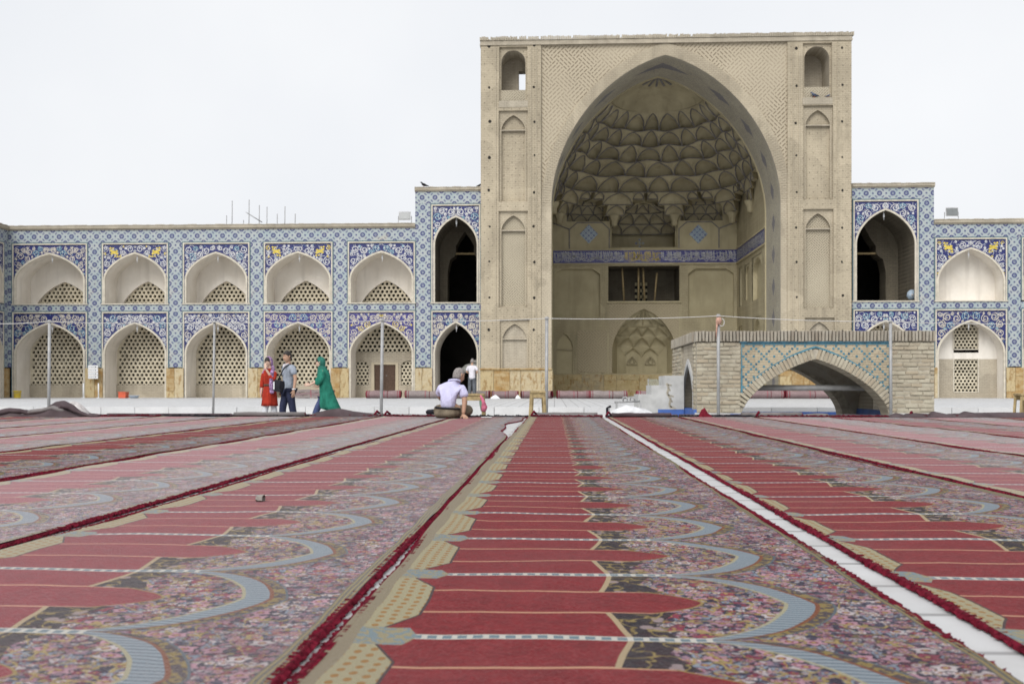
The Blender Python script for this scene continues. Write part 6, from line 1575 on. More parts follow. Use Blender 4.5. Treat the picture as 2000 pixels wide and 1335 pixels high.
# metal tap frame by the tarpaulin
e = empty('tap_frame', (X(1222, 17), 17.0, LOW), 'small metal pipe frame with taps above the white tarpaulin', 'frame')
q = lambda a, b: W(a, b, 17.0)
mb = MB(); mb.tube([q(1200,785), q(1250,783)], 0.018, 6); mb.build('top_pipe', M['steel'], e, True)
for a in (1204, 1250):
    mb = MB(); p = q(a, 784); mb.tube([p, (p.x+(0.12 if a > 1230 else 0), 17.0, LOW)], 0.016, 6); mb.build('leg', M['steel'], e, True)
for a in (1217, 1231):
    mb = MB(); p = q(a, 784); mb.tube([p, p+Vector((0,0,0.07)), p+Vector((0.05,-0.03,0.08)), p+Vector((0.07,-0.05,0.03))], 0.014, 6); mb.build('tap', M['steel'], e, True)
mb = MB(); p = W(1186, 812, 16.5); mb.tube([(p.x,16.5,LOW),(p.x,16.5,Z(796,16.5)),(p.x+0.05,16.45,Z(793,16.5))], 0.022, 6); tag(mb.build('standpipe', M['black'], None, True), 'short dark standpipe left of the white tarpaulin', 'pipe')
# plastic bags near the rolls
for (px, w_, lab, sd) in ((967, 9, 'white plastic bag against the rolled carpet right of the stool', 3), (1012, 5, 'small white plastic bag between two rolled carpets', 4)):
    hp = [(px-w_,778),(px-w_*0.6,773),(px,769.5),(px+w_*0.5,773),(px+w_,778)]; Yq = 43.5
    prof = [W(a, b, Yq) for a, b in hp]; mb = MB(); rows = []
    for p in prof:
        rows.append([(p.x+0.03*math.sin(j*3+sd), Yq-0.18*math.cos(j*PI/6), max(0, p.z)*math.sin(j*PI/6)*(1-0.2*(j % 2)) + 0.003) for j in range(7)])
    mb.loft(rows, True, False); tag(mb.build('plastic_bag', M['white'], None), lab, 'bag')
# shoes and small things
def shoes(px, py, Y, z, label, rz=0.3):
    e = empty('black_shoes', (X(px, Y), Y, z), label, 'shoes')
    for s in (-1, 1):
        f = lambda x, y, zz, s=s: (e.location.x + s*0.10 + x*math.cos(rz+s*0.2) - y*math.sin(rz+s*0.2), Y + x*math.sin(rz+s*0.2) + y*math.cos(rz+s*0.2), z + zz)
        mb = MB(); mb.xf = f; mb.tube([(-0.14,0,0.045),(-0.11,0,0.05),(-0.03,0,0.055),(0.04,0,0.045),(0.10,0,0.038),(0.145,0,0.025)], [0.02,0.042,0.045,0.042,0.042,0.015], 8, True, 0.95); mb.build('shoe', M['black'], e, True)
shoes(861, 806, 15.95, 0.03, 'pair of black shoes left behind the seated man')
mb = MB(); p = W(512, 985, 3.9); c = Vector((X(512, 4.0), 4.0, 0.02)); mb.loft([[(c.x-0.022+0.003*j,4.0+0.02*math.cos(a*PI/3),c.z+0.013*math.sin(a*PI/3)) for a in range(6)] if j in (0, 3) else [(c.x-0.025+0.016*j,4.0+0.026*math.cos(a*PI/3+0.3),c.z+0.017*math.sin(a*PI/3+0.3)) for a in range(6)] for j in range(4)])
M['clay'] = simple('grey_clay', (0.22,0.20,0.18), 0.9, 0.25, 40); tag(mb.build('clay_tablet', M['clay']), 'small grey clay tablet lying on the first carpet left of centre', 'tablet')
mb = MB(); c = Vector((X(897, 15.3)+0.35, 15.15, 0.022)); mb.box(c.x, c.x+0.16, c.y, c.y+0.1, 0.018, 0.026); tag(mb.build('paper_sheet', M['white']), 'white paper lying by the seated man hand', 'paper')
# ------------------------------------------------------------------ people
M['skin'] = simple('skin', (0.42,0.255,0.175), 0.6, 0.08, 20, 0.35); M['skin_pale'] = simple('pale_skin', (0.55,0.375,0.29), 0.6, 0.08, 20, 0.35)
M['hair'] = simple('black_hair', (0.018,0.014,0.012), 0.6, 0.3, 50, 0.4); M['hairgrey'] = simple('grey_hair', (0.22,0.20,0.19), 0.7, 0.45, 60, 0.3)
def cloth(name, c, var=0.22, sc_=9):
    g = G(name, 0.9, 0.12); x, y, z = g.coords()
    f1 = g.noise(1.0, 4, g.comb(x*13.0, y*13.0, z*2.6), 0.55); f2 = g.noise(1.0, 3, g.comb(x*5.0 + z*3.0, y*5.0, z*7.0 - x*4.0)); wv = g.noise(140, 2)
    h = f1*0.6 + f2*0.7; g.bump(h + wv*0.04, 0.05, 0.9)
    lo = tuple(q*(1-var*1.3) for q in c); hi = tuple(min(1, q*(1+var)) for q in c)
    return g.done(g.mix(g.map(h, 0.5, 0.85, 0, 1), lo, hi))  # colour follows the fold height: shade of the creases painted in
M['red'] = cloth('red_cotton', (0.32,0.032,0.018)); M['scarf'] = simple('violet_print_scarf', (0.26,0.165,0.29), 0.9, 0.8, 24, 0.1)
M['grey_shirt'] = cloth('grey_shirt', (0.27,0.30,0.35)); M['jeans'] = cloth('navy_trousers', (0.028,0.032,0.062)); M['bluejeans'] = cloth('blue_jeans', (0.075,0.095,0.20))
M['green'] = cloth('green_cotton', (0.024,0.17,0.12)); M['green2'] = cloth('dark_green_scarf', (0.030,0.135,0.105)); M['lav'] = cloth('lavender_shirt', (0.52,0.51,0.70), 0.07)
M['khaki'] = cloth('khaki_trousers', (0.165,0.135,0.098)); M['white_shirt'] = cloth('white_shirt', (0.62,0.60,0.64), 0.08); M['grey_tr'] = cloth('grey_trousers', (0.11,0.12,0.135)); M['whitepants'] = cloth('white_trousers', (0.56,0.57,0.60), 0.1)
def skin_mesh(J, Ed, sub=2, root=0):
    """J: list of (x,y,z,rx,ry); grows one continuous surface over the edges"""
    me = bpy.data.meshes.new('sk'); me.from_pydata([j[:3] for j in J], Ed, []); o = bpy.data.objects.new('sk', me); col.objects.link(o)
    md = o.modifiers.new('s', 'SKIN'); md.use_smooth_shade = True; md.branch_smoothing = 0.6
    sv = me.skin_vertices[0].data
    for i, j in enumerate(J): sv[i].radius = (j[3], j[4] if len(j) > 4 else j[3]); sv[i].use_root = (i == root)
    s = o.modifiers.new('u', 'SUBSURF'); s.levels = sub; s.render_levels = sub
    bpy.context.view_layer.update(); dg = bpy.context.evaluated_depsgraph_get()
    out = bpy.data.meshes.new_from_object(o.evaluated_get(dg)); bpy.data.objects.remove(o); bpy.data.meshes.remove(me)
    return out
def merge(name, mat, par, meshes, xf, mb=None):
    """join meshes (local coords) into one object, mapped by xf into the world"""
    V, F = [], []
    for me in meshes:
        b = len(V); V += [tuple(v.co) for v in me.vertices]; F += [[b+i for i in p.vertices] for p in me.polygons]
    if mb is not None:
        b = len(V); V += list(mb.v); F += [[b+i for i in f] for f in mb.f]
    me = bpy.data.meshes.new(name); me.from_pydata([xf(*v) for v in V], [], F); me.update()
    for p in me.polygons: p.use_smooth = True
    return obj(name, me, mat, par)
def hand(mb, wrist, d, palm_n, s=1.0, curl=0.35):
    """palm and five fingers; d: pointing direction, palm_n: palm normal"""
    d = Vector(d).normalized(); n = Vector(palm_n).normalized(); side = d.cross(n).normalized(); n = side.cross(d).normalized(); w0 = Vector(wrist)
    ring = lambda c, a, b: [tuple(c + side*(a*math.cos(t*PI/4)) + n*(b*math.sin(t*PI/4))) for t in range(8)]
    mb.loft([ring(w0 - d*0.02, 0.024*s, 0.020*s), ring(w0 + d*0.03*s, 0.036*s, 0.018*s), ring(w0 + d*0.085*s, 0.042*s, 0.014*s), ring(w0 + d*0.10*s, 0.036*s, 0.009*s)])
    for i, (o, L) in enumerate(((-0.031, 0.060), (-0.010, 0.076), (0.011, 0.070), (0.031, 0.054))):
        b = w0 + d*0.088*s + side*o*s; m1 = b + (d*math.cos(curl*0.6) + n*math.sin(curl*0.6))*L*0.45*s; m2 = m1 + (d*math.cos(curl*1.6) + n*math.sin(curl*1.6))*L*0.35*s; m3 = m2 + (d*math.cos(curl*2.4) + n*math.sin(curl*2.4))*L*0.28*s
        mb.tube([b, m1, m2, m3], [0.0095*s, 0.009*s, 0.008*s, 0.005*s], 6)
    b = w0 + d*0.030*s - side*0.030*s; t = (d*0.75 - side*0.65).normalized(); mb.tube([b, b + t*0.03*s, b + (t + n*0.4).normalized()*0.062*s], [0.0125*s, 0.011*s, 0.006*s], 6)
def head(c, face, s=1.0, up=(0,0,1)):
    """head mesh with jaw, nose, brow and ears; c = centre, face = direction it looks"""
    mb = MB(); f = Vector(face).normalized(); u = Vector(up).normalized(); r = f.cross(u).normalized(); u = r.cross(f).normalized(); c = Vector(c); rows = []
    N = 16
    for i in range(13):
        v = -1 + 2*i/12; z = 0.118*s*v; k = math.sqrt(max(0.0, 1 - v*v))
        wx = 0.074*s*(k**0.8)*(1.0 if v > -0.1 else 1 - 0.25*(-v-0.1)); fr = 0.098*s*(k**0.75)*(1.0 if v > -0.2 else 1.0); bk = 0.098*s*(k**0.8)*(1 if v > -0.2 else 1 - 0.75*(-v-0.2))
        row = []
        for j in range(N):
            a = 2*PI*j/N; cs, sn = math.cos(a), math.sin(a)
            dd = fr if cs > 0 else bk; x = dd*cs; y = wx*sn
            if j == 0:
                if -0.35 <= v <= 0.15: x += 0.022*s*(1 - (v+0.35)/0.6)   # nose
                if -0.75 < v < -0.55: x += 0.005*s
            if j in (1, N-1) and 0.0 < v < 0.22: x -= 0.012*s             # eye sockets
            row.append(tuple(c + f*x + r*y + u*z))
        rows.append(row)
    mb.loft(rows)
    for q in (-1, 1):
        e = c + r*(q*0.074*s) - f*0.005*s; mb.tube([e + u*0.028*s, e + r*q*0.012*s + u*0.01*s, e - u*0.028*s], [0.008*s, 0.013*s, 0.008*s], 6)
    return mb
def face_bits(par, c, face, s, xf, hairm=None, brow=True, up=(0,0,1)):
    f = Vector(face).normalized(); u = Vector(up); r = f.cross(u).normalized(); u = r.cross(f).normalized(); c = Vector(c)
    for q in (-1, 1):
        mb = MB(); mb.xf = xf; e = c + f*0.086*s + r*q*0.030*s + u*0.012*s; mb.tube([e - r*0.012*s, e, e + r*0.012*s], [0.003, 0.0075*s, 0.003], 6, True, 0.7); mb.build('eye', M['black'], par, True)
        mb = MB(); mb.xf = xf; e = c + f*0.092*s + r*q*0.032*s + u*0.032*s; mb.tube([e - r*0.018*s, e + u*0.004, e + r*0.018*s], [0.003, 0.005*s, 0.003], 5); mb.build('eyebrow', M['hair'], par, True)
    mb = MB(); mb.xf = xf; e = c + f*0.090*s - u*0.060*s; mb.tube([e - r*0.022*s - f*0.008, e, e + r*0.022*s - f*0.008], [0.003, 0.006*s, 0.003], 5); mb.build('mouth', simple('lips', (0.33,0.12,0.10), 0.6, 0.1, 9) if 'lips' not in M else M['lips'], par, True)
def haircap(par, c, face, s, xf, m, low=-0.25, up=(0,0,1), thick=1.10, front=0.35, nm='hair'):
    """cap of hair: covers crown and back, front edge at the hairline"""
    f = Vector(face).normalized(); u = Vector(up); r = f.cross(u).normalized(); u = r.cross(f).normalized(); c = Vector(c); mb = MB(); mb.xf = xf; rows = []
    N = 18
    for i in range(9):
        t = i/8; row = []
        for j in range(N):
            a = 2*PI*j/N; cs = math.cos(a)
            vlow = low + (front-low)*max(0, min(1, (cs+0.25)/0.8)); v = vlow + (0.995-vlow)*t; k = math.sqrt(max(0, 1-v*v))**0.8
            lum = 1 + 0.03*mnoise.noise(Vector((j*1.3, i*0.9, c.x)))
            row.append(tuple(c + f*(0.099*s*thick*lum*k*cs) + r*(0.075*s*thick*1.02*lum*k*math.sin(a)) + u*(0.119*s*thick*v)))
        rows.append(row)
    mb.loft(rows); return mb.build(nm, m, par, True)
def person(loc, rz, label, group=None):
    e = empty('person', loc, label, 'person', group, 0)
    c, s = math.cos(rz), math.sin(rz)
    sl = 0.92 if loc[1] > 16 else 1.0
    return e, (lambda x, y, z: (loc[0] + (x*c - y*s)*sl, loc[1] + (x*s + y*c)*sl, loc[2] + z))
def ell(cx, cy, z, rx, ry, n=20, wob=0.0, seed=0, tilt=0.0):
    L = []
    for k in range(n):
        a = 2*PI*k/n; w_ = 1 + wob*math.sin(a*5+seed) + wob*0.6*math.sin(a*8+seed*2.1+z*3)
        L.append((cx + rx*w_*math.cos(a), cy + ry*w_*math.sin(a), z + tilt*math.cos(a)))
    return L
def shoe(par, xf, p, d, m='black', s=1.0):
    mb = MB(); mb.xf = xf; d = Vector(d).normalized(); p = Vector(p)
    mb.tube([p - d*0.09*s + Vector((0,0,0.04)), p - d*0.05*s + Vector((0,0,0.05)), p + d*0.05*s + Vector((0,0,0.045)), p + d*0.13*s + Vector((0,0,0.032)), p + d*0.18*s + Vector((0,0,0.02))], [0.025*s, 0.042*s, 0.043*s, 0.042*s, 0.018*s], 8, True, 0.9); mb.build('shoe', M[m], par, True)
# local frame of a standing figure: faces -Y, right hand at -X
# ---- man in grey shirt
Yq = 20.6; p = Vector((X(563, Yq), Yq, LOW)); e, xf = person(p, math.radians(-48), 'man in grey short-sleeved shirt and navy trousers with black shoulder bag')
hc, fd = (0.02, -0.03, 1.575), (0.10, -1, 0.0)
J = [(0,0,0.95,0.13,0.10),(0,0,1.10,0.12,0.09),(0,0.0,1.28,0.14,0.10),(0,0.01,1.40,0.09,0.07),(0.005,0.0,1.46,0.055,0.055),(0.01,-0.01,1.53,0.05,0.055),
     (-0.19,0.01,1.37,0.055,0.055),(-0.25,0.04,1.12,0.042,0.042),(-0.25,-0.05,0.90,0.027,0.03),
     (0.19,0.01,1.37,0.055,0.055),(0.26,0.05,1.12,0.042,0.042),(0.27,0.0,0.88,0.027,0.03),
     (-0.09,0,0.88,0.085,0.085),(-0.09,-0.10,0.50,0.06,0.06),(-0.09,-0.06,0.10,0.042,0.045),
     (0.09,0,0.88,0.085,0.085),(0.09,0.06,0.50,0.06,0.06),(0.09,0.16,0.12,0.042,0.045)]
Ed = [(0,1),(1,2),(2,3),(3,4),(4,5),(2,6),(6,7),(7,8),(2,9),(9,10),(10,11),(0,12),(12,13),(13,14),(0,15),(15,16),(16,17)]
hb = head(hc, fd, 1.0); hand(hb, J[8][:3], (0.0,-0.25,-1), (1,0,0)); hand(hb, J[11][:3], (0.0,-0.1,-1), (-1,0,0)); bd = merge('body', M['skin'], e, [skin_mesh(J, Ed)], xf, hb)
face_bits(bd, hc, fd, 1.0, xf); haircap(bd, hc, fd, 1.0, xf, M['hair'], -0.3, thick=1.09, front=0.42)
T = [(0,0,0.76,0.175,0.14),(0,0,1.10,0.165,0.125),(0,0,1.28,0.185,0.13),(0,0.01,1.42,0.12,0.095),(-0.19,0.01,1.37,0.085,0.082),(-0.235,0.03,1.18,0.075,0.072),(0.19,0.01,1.37,0.085,0.082),(0.24,0.035,1.18,0.075,0.072)]
merge('shirt', M['grey_shirt'], e, [skin_mesh(T, [(0,1),(1,2),(2,3),(2,4),(4,5),(2,6),(6,7)])], xf)
mb = MB(); mb.xf = xf; mb.tube([(-0.07,-0.02,1.43),(-0.05,-0.085,1.41),(0.0,-0.115,1.36),(0.05,-0.085,1.41),(0.07,-0.02,1.43)], 0.018, 6); mb.build('collar', M['white_shirt'], e, True)
P = [(0,0,0.94,0.155,0.12),(-0.09,0,0.85,0.105,0.105),(-0.09,-0.10,0.50,0.085,0.085),(-0.09,-0.06,0.08,0.078,0.08),(0.09,0,0.85,0.105,0.105),(0.09,0.06,0.50,0.085,0.085),(0.09,0.16,0.10,0.078,0.08)]
merge('trousers', M['jeans'], e, [skin_mesh(P, [(0,1),(1,2),(2,3),(0,4),(4,5),(5,6)])], xf)
shoe(e, xf, (-0.09,-0.06,0), (0,-1,0)); shoe(e, xf, (0.09,0.14,0.02), (0,-1,0))
mb = MB(); mb.xf = xf; mb.loft([[(-0.26+a*0.30, -0.17+0.05*b, 0.86+c*0.23) for a, b, c in ((0,-1,0),(1,-1,-0.1),(1,1,-0.1),(0,1,0))], [(-0.28+a*0.33, -0.17+0.07*b, 0.97) for a, b in ((0,-1),(1,-1),(1,1),(0,1))], [(-0.25+a*0.29, -0.17+0.05*b, 1.10-0.03*a) for a, b in ((0,-1),(1,-1),(1,1),(0,1))]]); bg = mb.build('shoulder_bag', M['black'], e)
mb = MB(); mb.xf = xf; mb.box(-0.25,-0.20,-0.245,-0.238,0.90,1.06); mb.build('white_leaflet', M['white'], bg)
mb = MB(); mb.xf = xf; mb.tube([(-0.24,-0.14,1.08),(-0.10,-0.155,1.18),(0.06,-0.145,1.32),(0.13,-0.02,1.43),(0.12,0.12,1.33),(-0.02,0.155,1.15),(-0.22,0.10,1.05)], 0.015, 5, True, 0.5); mb.build('strap', M['black'], bg, True)
mb = MB(); mb.xf = xf; mb.tube([(0.27+0.034*math.cos(a*PI/5),0.003+0.036*math.sin(a*PI/5),0.905) for a in range(11)], 0.012, 5); mb.build('wrist_watch', M['white'], e, True)
# ---- woman in red tunic
Yq = 20.9; p = Vector((X(527, Yq), Yq, LOW)); e, xf = person(p, math.radians(-22), 'woman in red belted tunic and violet scarf holding a hand to her face')
hc, fd = (-0.02, -0.02, 1.475), (-0.35, -1, -0.12)
J = [(0,0,0.90,0.13,0.10),(0,0,1.04,0.10,0.08),(0,0,1.20,0.12,0.09),(0,0.01,1.31,0.075,0.065),(0,0.0,1.37,0.045,0.045),(-0.01,-0.01,1.43,0.045,0.05),
     (-0.155,0.0,1.28,0.045,0.045),(-0.20,-0.02,1.05,0.036,0.036),(-0.19,-0.06,0.84,0.024,0.026),
     (0.155,0.0,1.28,0.045,0.045),(0.18,-0.08,1.08,0.036,0.036),(0.04,-0.20,1.33,0.022,0.024),
     (-0.08,0,0.82,0.08,0.08),(-0.08,-0.08,0.46,0.055,0.055),(-0.08,-0.12,0.08,0.036,0.04),(0.08,0,0.82,0.08,0.08),(0.09,0.06,0.46,0.055,0.055),(0.10,0.10,0.10,0.036,0.04)]
hb = head(hc, fd, 0.93); hand(hb, J[8][:3], (0.1,-0.2,-1), (1,0,0), 0.9); hand(hb, J[11][:3], (-0.30,0.25,0.9), (0,1,0.2), 0.9, 0.2); bd = merge('body', M['skin_pale'], e, [skin_mesh(J, Ed)], xf, hb)
face_bits(bd, hc, fd, 0.93, xf)
haircap(bd, hc, fd, 0.93, xf, M['hair'], -0.2, thick=1.08, front=0.30)
mb = MB(); mb.xf = xf; f_ = Vector(fd).normalized(); r_ = f_.cross(Vector((0,0,1))).normalized()   # spectacles
for q in (-1, 1):
    c_ = Vector(hc) + f_*0.098 + r_*q*0.032 + Vector((0,0,0.008)); mb.tube([c_ + r_*(0.024*math.cos(a*PI/5)) + Vector((0,0,0.02*math.sin(a*PI/5))) for a in range(11)], 0.004, 4)
mb.build('spectacles', M['black'], bd)
mb = MB(); mb.xf = xf
mb.loft([ell(0,0.01,0.545,0.19,0.175,20,0.08,1), ell(0,0.01,0.63,0.182,0.165,20,0.07,1), ell(0,0,0.78,0.17,0.145,20,0.045,1), ell(0,0,0.92,0.155,0.125,20,0.02), ell(0,0,1.00,0.130,0.108), ell(0,0,1.10,0.150,0.118,20,0.02), ell(0,0,1.20,0.168,0.122), ell(0,0,1.29,0.165,0.10), ell(0,0,1.34,0.09,0.075)]); dr = mb.build('tunic', M['red'], e, True)
for S in ([(-0.14,0,1.28,0.075,0.075),(-0.20,-0.02,1.05,0.055,0.055),(-0.195,-0.05,0.92,0.05,0.05)], [(0.14,0,1.28,0.075,0.075),(0.18,-0.08,1.08,0.058,0.058),(0.10,-0.15,1.20,0.05,0.05)]):
    merge('sleeve', M['red'], e, [skin_mesh(S, [(0,1),(1,2)])], xf)
mb = MB(); mb.xf = xf; mb.loft([ell(0,0,0.965,0.150,0.122), ell(0,0,0.99,0.152,0.124), ell(0,0,1.01,0.148,0.12)]); mb.build('belt', M['darkwood'], e, True)
P = [(0,0,0.80,0.12,0.10),(-0.08,-0.06,0.50,0.072,0.072),(-0.08,-0.12,0.07,0.06,0.062),(0.09,0.05,0.50,0.072,0.072),(0.10,0.10,0.09,0.06,0.062)]
merge('trousers', M['whitepants'], e, [skin_mesh(P, [(0,1),(1,2),(0,3),(3,4)])], xf); shoe(e, xf, (-0.08,-0.12,0), (-0.1,-1,0), s=0.9); shoe(e, xf, (0.10,0.10,0.02), (0,-1,0), s=0.9)
haircap(e, (hc[0], hc[1]+0.012, hc[2]-0.005), fd, 0.93, xf, M['scarf'], -0.75, thick=1.17, front=0.62, nm='head_scarf')
for S in ([(0.09,0.02,1.36,0.05,0.06),(0.14,-0.10,1.22,0.05,0.05),(0.15,-0.14,1.02,0.052,0.035),(0.16,-0.12,0.80,0.06,0.03)], [(-0.08,0.03,1.36,0.05,0.06),(-0.17,-0.02,1.22,0.05,0.05),(-0.22,-0.02,1.0,0.06,0.04),(-0.24,0.0,0.76,0.065,0.03)], [(-0.09,0.04,1.36,0.06,0.05),(0,0.06,1.36,0.065,0.06),(0.09,0.03,1.36,0.06,0.05)]):
    merge('scarf_end', M['scarf'], e, [skin_mesh(S, [(i, i+1) for i in range(len(S)-1)])], xf)
# ---- woman in green, striding left
Yq = 20.5; p = Vector((X(634, Yq), Yq, LOW)); e, xf = person(p, math.radians(-90), 'woman in loose green coat and headscarf striding left in jeans')
hc, fd = (0.0, -0.10, 1.455), (0.0, -1, -0.05)
J = [(0,0.02,0.90,0.12,0.10),(0,0.01,1.04,0.10,0.08),(0,-0.01,1.20,0.115,0.09),(0,-0.03,1.31,0.07,0.065),(0,-0.05,1.37,0.045,0.045),(0,-0.07,1.42,0.045,0.05),
     (-0.15,-0.01,1.27,0.045,0.045),(-0.19,0.05,1.05,0.036,0.036),(-0.17,-0.16,0.98,0.024,0.026),
     (0.15,-0.01,1.27,0.045,0.045),(0.20,-0.10,1.08,0.036,0.036),(0.14,-0.30,0.99,0.022,0.024),
     (-0.07,0.02,0.82,0.08,0.08),(-0.07,-0.20,0.50,0.058,0.058),(-0.07,-0.33,0.10,0.036,0.04),(0.07,0.02,0.82,0.08,0.08),(0.07,0.14,0.48,0.058,0.058),(0.07,0.36,0.20,0.036,0.04)]
hb = head(hc, fd, 0.93); hand(hb, J[8][:3], (0,-1,-0.15), (1,0,-0.3), 0.9); hand(hb, J[11][:3], (0,-1,0.05), (-1,0,-0.3), 0.9); bd = merge('body', M['skin_pale'], e, [skin_mesh(J, Ed)], xf, hb); face_bits(bd, hc, fd, 0.93, xf)
haircap(bd, hc, fd, 0.93, xf, M['hair'], -0.1, thick=1.08, front=0.25)
mb = MB(); mb.xf = xf
R5 = [(0.17,0.46,0.22,0.25,0.14),(0.12,0.56,0.21,0.225,0.10),(0.07,0.74,0.195,0.175,0.03),(0.03,0.92,0.18,0.145,0.0),(0.0,1.06,0.17,0.13,0.0),(-0.01,1.18,0.18,0.135,0.0),(-0.02,1.28,0.165,0.11,0.0),(-0.045,1.345,0.08,0.075,0.0)]
rows = []
for i, (cy, z, rx, ry, tl) in enumerate(R5):
    wob = [0.16,0.13,0.09,0.05,0.03,0.015,0,0][i]
    L = []
    for k in range(28):
        a = 2*PI*k/28; w_ = 1 + wob*math.sin(a*6+1) + wob*0.6*math.sin(a*9+2); yy = cy + ry*w_*math.sin(a)
        L.append((rx*w_*math.cos(a), yy, z - tl*1.2*(math.sin(a)*0.5+0.0) + (0.06*wob*10*0.3*math.sin(a*3))))
    rows.append(L)
mb.loft(rows); mb.build('coat', M['green'], e, True)
for S in ([(-0.13,-0.01,1.28,0.095,0.095),(-0.20,0.0,1.08,0.10,0.085),(-0.19,-0.10,0.98,0.10,0.05)], [(0.13,-0.01,1.28,0.095,0.095),(0.20,-0.05,1.10,0.10,0.085),(0.17,-0.18,1.00,0.11,0.05)]):
    merge('sleeve', M['green'], e, [skin_mesh(S, [(0,1),(1,2)])], xf)
P = [(0,0.02,0.78,0.12,0.10),(-0.07,-0.19,0.50,0.078,0.078),(-0.07,-0.32,0.10,0.062,0.066),(0.07,0.14,0.48,0.078,0.078),(0.07,0.34,0.22,0.062,0.066)]
merge('jeans', M['bluejeans'], e, [skin_mesh(P, [(0,1),(1,2),(0,3),(3,4)])], xf); shoe(e, xf, (-0.07,-0.36,0.01), (0,-1,0.15), s=0.9); shoe(e, xf, (0.07,0.36,0.10), (0,-1,-0.5), s=0.9)
haircap(e, (hc[0], hc[1]+0.015, hc[2]-0.005), fd, 0.93, xf, M['green2'], -0.85, thick=1.19, front=0.50, nm='head_scarf')
S = [(0,-0.02,1.40,0.10,0.11),(0,-0.05,1.32,0.13,0.12),(0.02,-0.11,1.20,0.10,0.07),(0.02,-0.12,1.08,0.06,0.04)]
merge('scarf_drape', M['green2'], e, [skin_mesh(S, [(0,1),(1,2),(2,3)])], xf)
# ---- man standing in the dark doorway, seen from behind
Yq = 43.2; p = Vector((X(922, Yq), Yq, 0.0)); e, xf = person(p, math.radians(165), 'man in white shirt and grey trousers seen from behind at the black doorway')
hc, fd = (0, -0.04, 1.62), (0.15,-1,-0.15)
J2 = [(0,0,0.97,0.13,0.10),(0,0,1.12,0.12,0.09),(0,0,1.30,0.14,0.10),(0,0,1.43,0.08,0.07),(0,-0.01,1.49,0.05,0.05),(0,-0.02,1.56,0.05,0.05),(-0.19,0,1.39,0.05,0.05),(-0.27,0.02,1.15,0.04,0.04),(-0.12,-0.18,1.10,0.026,0.03),(0.19,0,1.39,0.05,0.05),(0.27,0.02,1.15,0.04,0.04),(0.14,-0.18,1.10,0.026,0.03),(-0.09,0,0.88,0.085,0.085),(-0.11,0,0.50,0.06,0.06),(-0.12,0.02,0.10,0.042,0.045),(0.09,0,0.88,0.085,0.085),(0.11,0,0.50,0.06,0.06),(0.12,0.02,0.10,0.042,0.045)]
hb = head(hc, fd, 1.0); hand(hb, J2[8][:3], (0.6,-0.7,0), (0,0,-1)); hand(hb, J2[11][:3], (-0.6,-0.7,0), (0,0,-1)); bd = merge('body', M['skin'], e, [skin_mesh(J2, Ed)], xf, hb); face_bits(bd, hc, fd, 1.0, xf); haircap(bd, hc, fd, 1.0, xf, M['hairgrey'], -0.45, thick=1.07, front=0.45)
T = [(0,0,0.80,0.175,0.14),(0,0,1.12,0.165,0.125),(0,0,1.30,0.19,0.13),(0,0,1.45,0.115,0.09),(-0.19,0,1.39,0.08,0.075),(-0.26,0.015,1.20,0.075,0.072),(0.19,0,1.39,0.08,0.075),(0.26,0.015,1.20,0.075,0.072)]
merge('shirt', M['white_shirt'], e, [skin_mesh(T, [(0,1),(1,2),(2,3),(2,4),(4,5),(2,6),(6,7)])], xf)
P = [(0,0,0.96,0.155,0.12),(-0.09,0,0.85,0.11,0.11),(-0.11,0,0.50,0.095,0.095),(-0.12,0.02,0.08,0.085,0.09),(0.09,0,0.85,0.11,0.11),(0.11,0,0.50,0.095,0.095),(0.12,0.02,0.08,0.085,0.09)]
merge('trousers', M['grey_tr'], e, [skin_mesh(P, [(0,1),(1,2),(2,3),(0,4),(4,5),(5,6)])], xf); shoe(e, xf, (-0.12,0,0), (0,-1,0)); shoe(e, xf, (0.12,0,0), (0,-1,0))
# pale dome-topped cart beyond him in the doorway
M['canvas'] = simple('grey_canvas', (0.20,0.20,0.185), 0.9, 0.2, 6)
q = Vector((X(930, 47.3), 47.3, 0)); e2 = empty('market_umbrella', (q.x, 47.3, 0), 'grey folded parasol with a stepped top inside the black doorway', 'umbrella')
zt = Z(702, 47.3); mb = MB(); mb.lathe([(0.34,zt-0.16),(0.30,zt-0.08),(0.16,zt-0.02),(0.02,zt)], (q.x+0.03, 47.3, 0), 14); mb.build('top_canopy', M['canvas'], e2, True)
mb = MB(); mb.lathe([(0.74,zt-0.62),(0.66,zt-0.42),(0.46,zt-0.24),(0.25,zt-0.18)], (q.x-0.05, 47.3, 0), 16); mb.build('canopy', M['canvas'], e2, True); mb = MB(); mb.tube([(q.x,47.3,0),(q.x,47.3,zt-0.1)], 0.03, 6); mb.build('pole', M['steel'], e2)
# ---- man seated on the carpet, seen from behind, leaning on his right hand
Yq = 15.05; p = Vector((X(880, Yq), Yq, 0.02)); e, xf = person(p, math.radians(180), 'bald grey-haired man in lavender shirt sitting on the carpet with back turned')
_xf0 = xf; SK = 0.92; _pl = (p.x, p.y, p.z)
xf = lambda x, y, z: _xf0(x*SK, y*SK, z*SK)
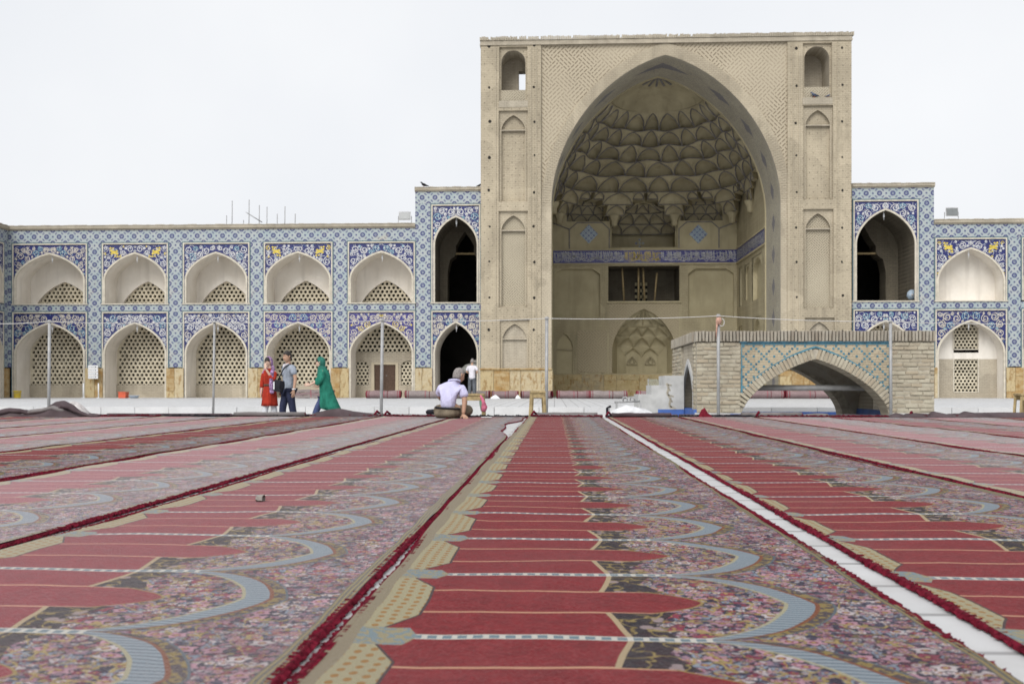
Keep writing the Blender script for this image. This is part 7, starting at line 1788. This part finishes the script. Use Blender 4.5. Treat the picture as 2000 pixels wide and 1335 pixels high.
# local: faces -Y which is away from the camera after the half turn; local +X is photo left
hc, fd = (-0.125, -0.12, 0.695), (-0.75, -0.65, -0.30)
J = [(0.03,0,0.13,0.15,0.12),(0.05,0.0,0.26,0.15,0.11),(0.01,-0.02,0.43,0.16,0.11),(-0.06,-0.06,0.56,0.10,0.08),(-0.09,-0.09,0.61,0.055,0.055),(-0.11,-0.11,0.655,0.055,0.055),
     (-0.20,-0.02,0.49,0.06,0.06),(-0.235,0.02,0.27,0.044,0.044),(-0.215,0.05,0.055,0.03,0.032),
     (0.17,-0.05,0.50,0.06,0.06),(0.20,-0.20,0.32,0.044,0.044),(0.10,-0.36,0.24,0.028,0.03),
     (-0.10,-0.08,0.11,0.10,0.10),(-0.24,-0.26,0.11,0.06,0.06),(-0.10,-0.42,0.06,0.05,0.05),
     (0.12,-0.05,0.11,0.10,0.10),(0.20,-0.28,0.11,0.06,0.06),(0.06,-0.46,0.06,0.05,0.05)]
hb = head(hc, fd, 1.06, (-0.12,-0.18,1)); hand(hb, (-0.215,0.055,0.045), (-0.35,0.75,-0.30), (0,-0.3,-1), 1.05, 0.12); hand(hb, J[11][:3], (-0.6,-0.5,-0.3), (0,0,-1)); bd = merge('body', M['skin'], e, [skin_mesh(J, Ed)], xf, hb)
face_bits(bd, hc, fd, 1.06, xf, up=(-0.12,-0.18,1)); haircap(bd, hc, fd, 1.06, xf, M['hairgrey'], -0.60, (-0.12,-0.18,1), 1.05, 0.62)
T = [(0.035,0.01,0.10,0.21,0.165),(0.055,0.01,0.28,0.185,0.145),(0.01,-0.01,0.44,0.185,0.14),(-0.06,-0.06,0.585,0.12,0.105),(-0.19,-0.02,0.49,0.09,0.09),(-0.235,0.01,0.315,0.082,0.082),(0.165,-0.05,0.49,0.085,0.085),(0.20,-0.16,0.36,0.08,0.08)]
merge('shirt', M['lav'], e, [skin_mesh(T, [(0,1),(1,2),(2,3),(2,4),(4,5),(2,6),(6,7)])], xf)
hp = MB()
hp.loft([ell(0.06,-0.01,0.0,0.17,0.15,20), ell(0.06,0.0,0.03,0.205,0.185,20,0.01), ell(0.06,0.0,0.08,0.215,0.19,20,0.015), ell(0.055,0.0,0.13,0.195,0.17,20,0.01), ell(0.05,0.0,0.165,0.185,0.155,20), ell(0.05,0.0,0.175,0.15,0.12,20)])
hp.tube([(0.12,-0.05,0.09),(0.18,-0.18,0.10),(0.22,-0.29,0.11),(0.18,-0.37,0.10),(0.08,-0.43,0.08),(0.0,-0.47,0.07)], [0.11,0.105,0.10,0.09,0.08,0.06], 12)
hp.tube([(-0.05,-0.05,0.09),(-0.14,-0.14,0.10),(-0.22,-0.23,0.11),(-0.255,-0.28,0.11),(-0.22,-0.35,0.10),(-0.12,-0.42,0.08)], [0.11,0.105,0.10,0.095,0.08,0.065], 12)
merge('trousers', M['khaki'], e, [], xf, hp)
mb = MB(); mb.xf = xf; mb.tube([(0.05+0.20*math.cos(a*PI/12), 0.0+0.170*math.sin(a*PI/12), 0.155+0.012*math.cos(a*PI/12)) for a in range(25)], 0.016, 6); mb.build('belt', M['black'], e, True)
mb = MB(); mb.xf = xf; mb.tube([(-0.055+0.09*math.cos(a*PI/8), -0.075+0.085*math.sin(a*PI/8), 0.60+0.02*math.sin(a*PI/8)) for a in range(17)], 0.020, 6); mb.build('collar', M['lav'], e, True)
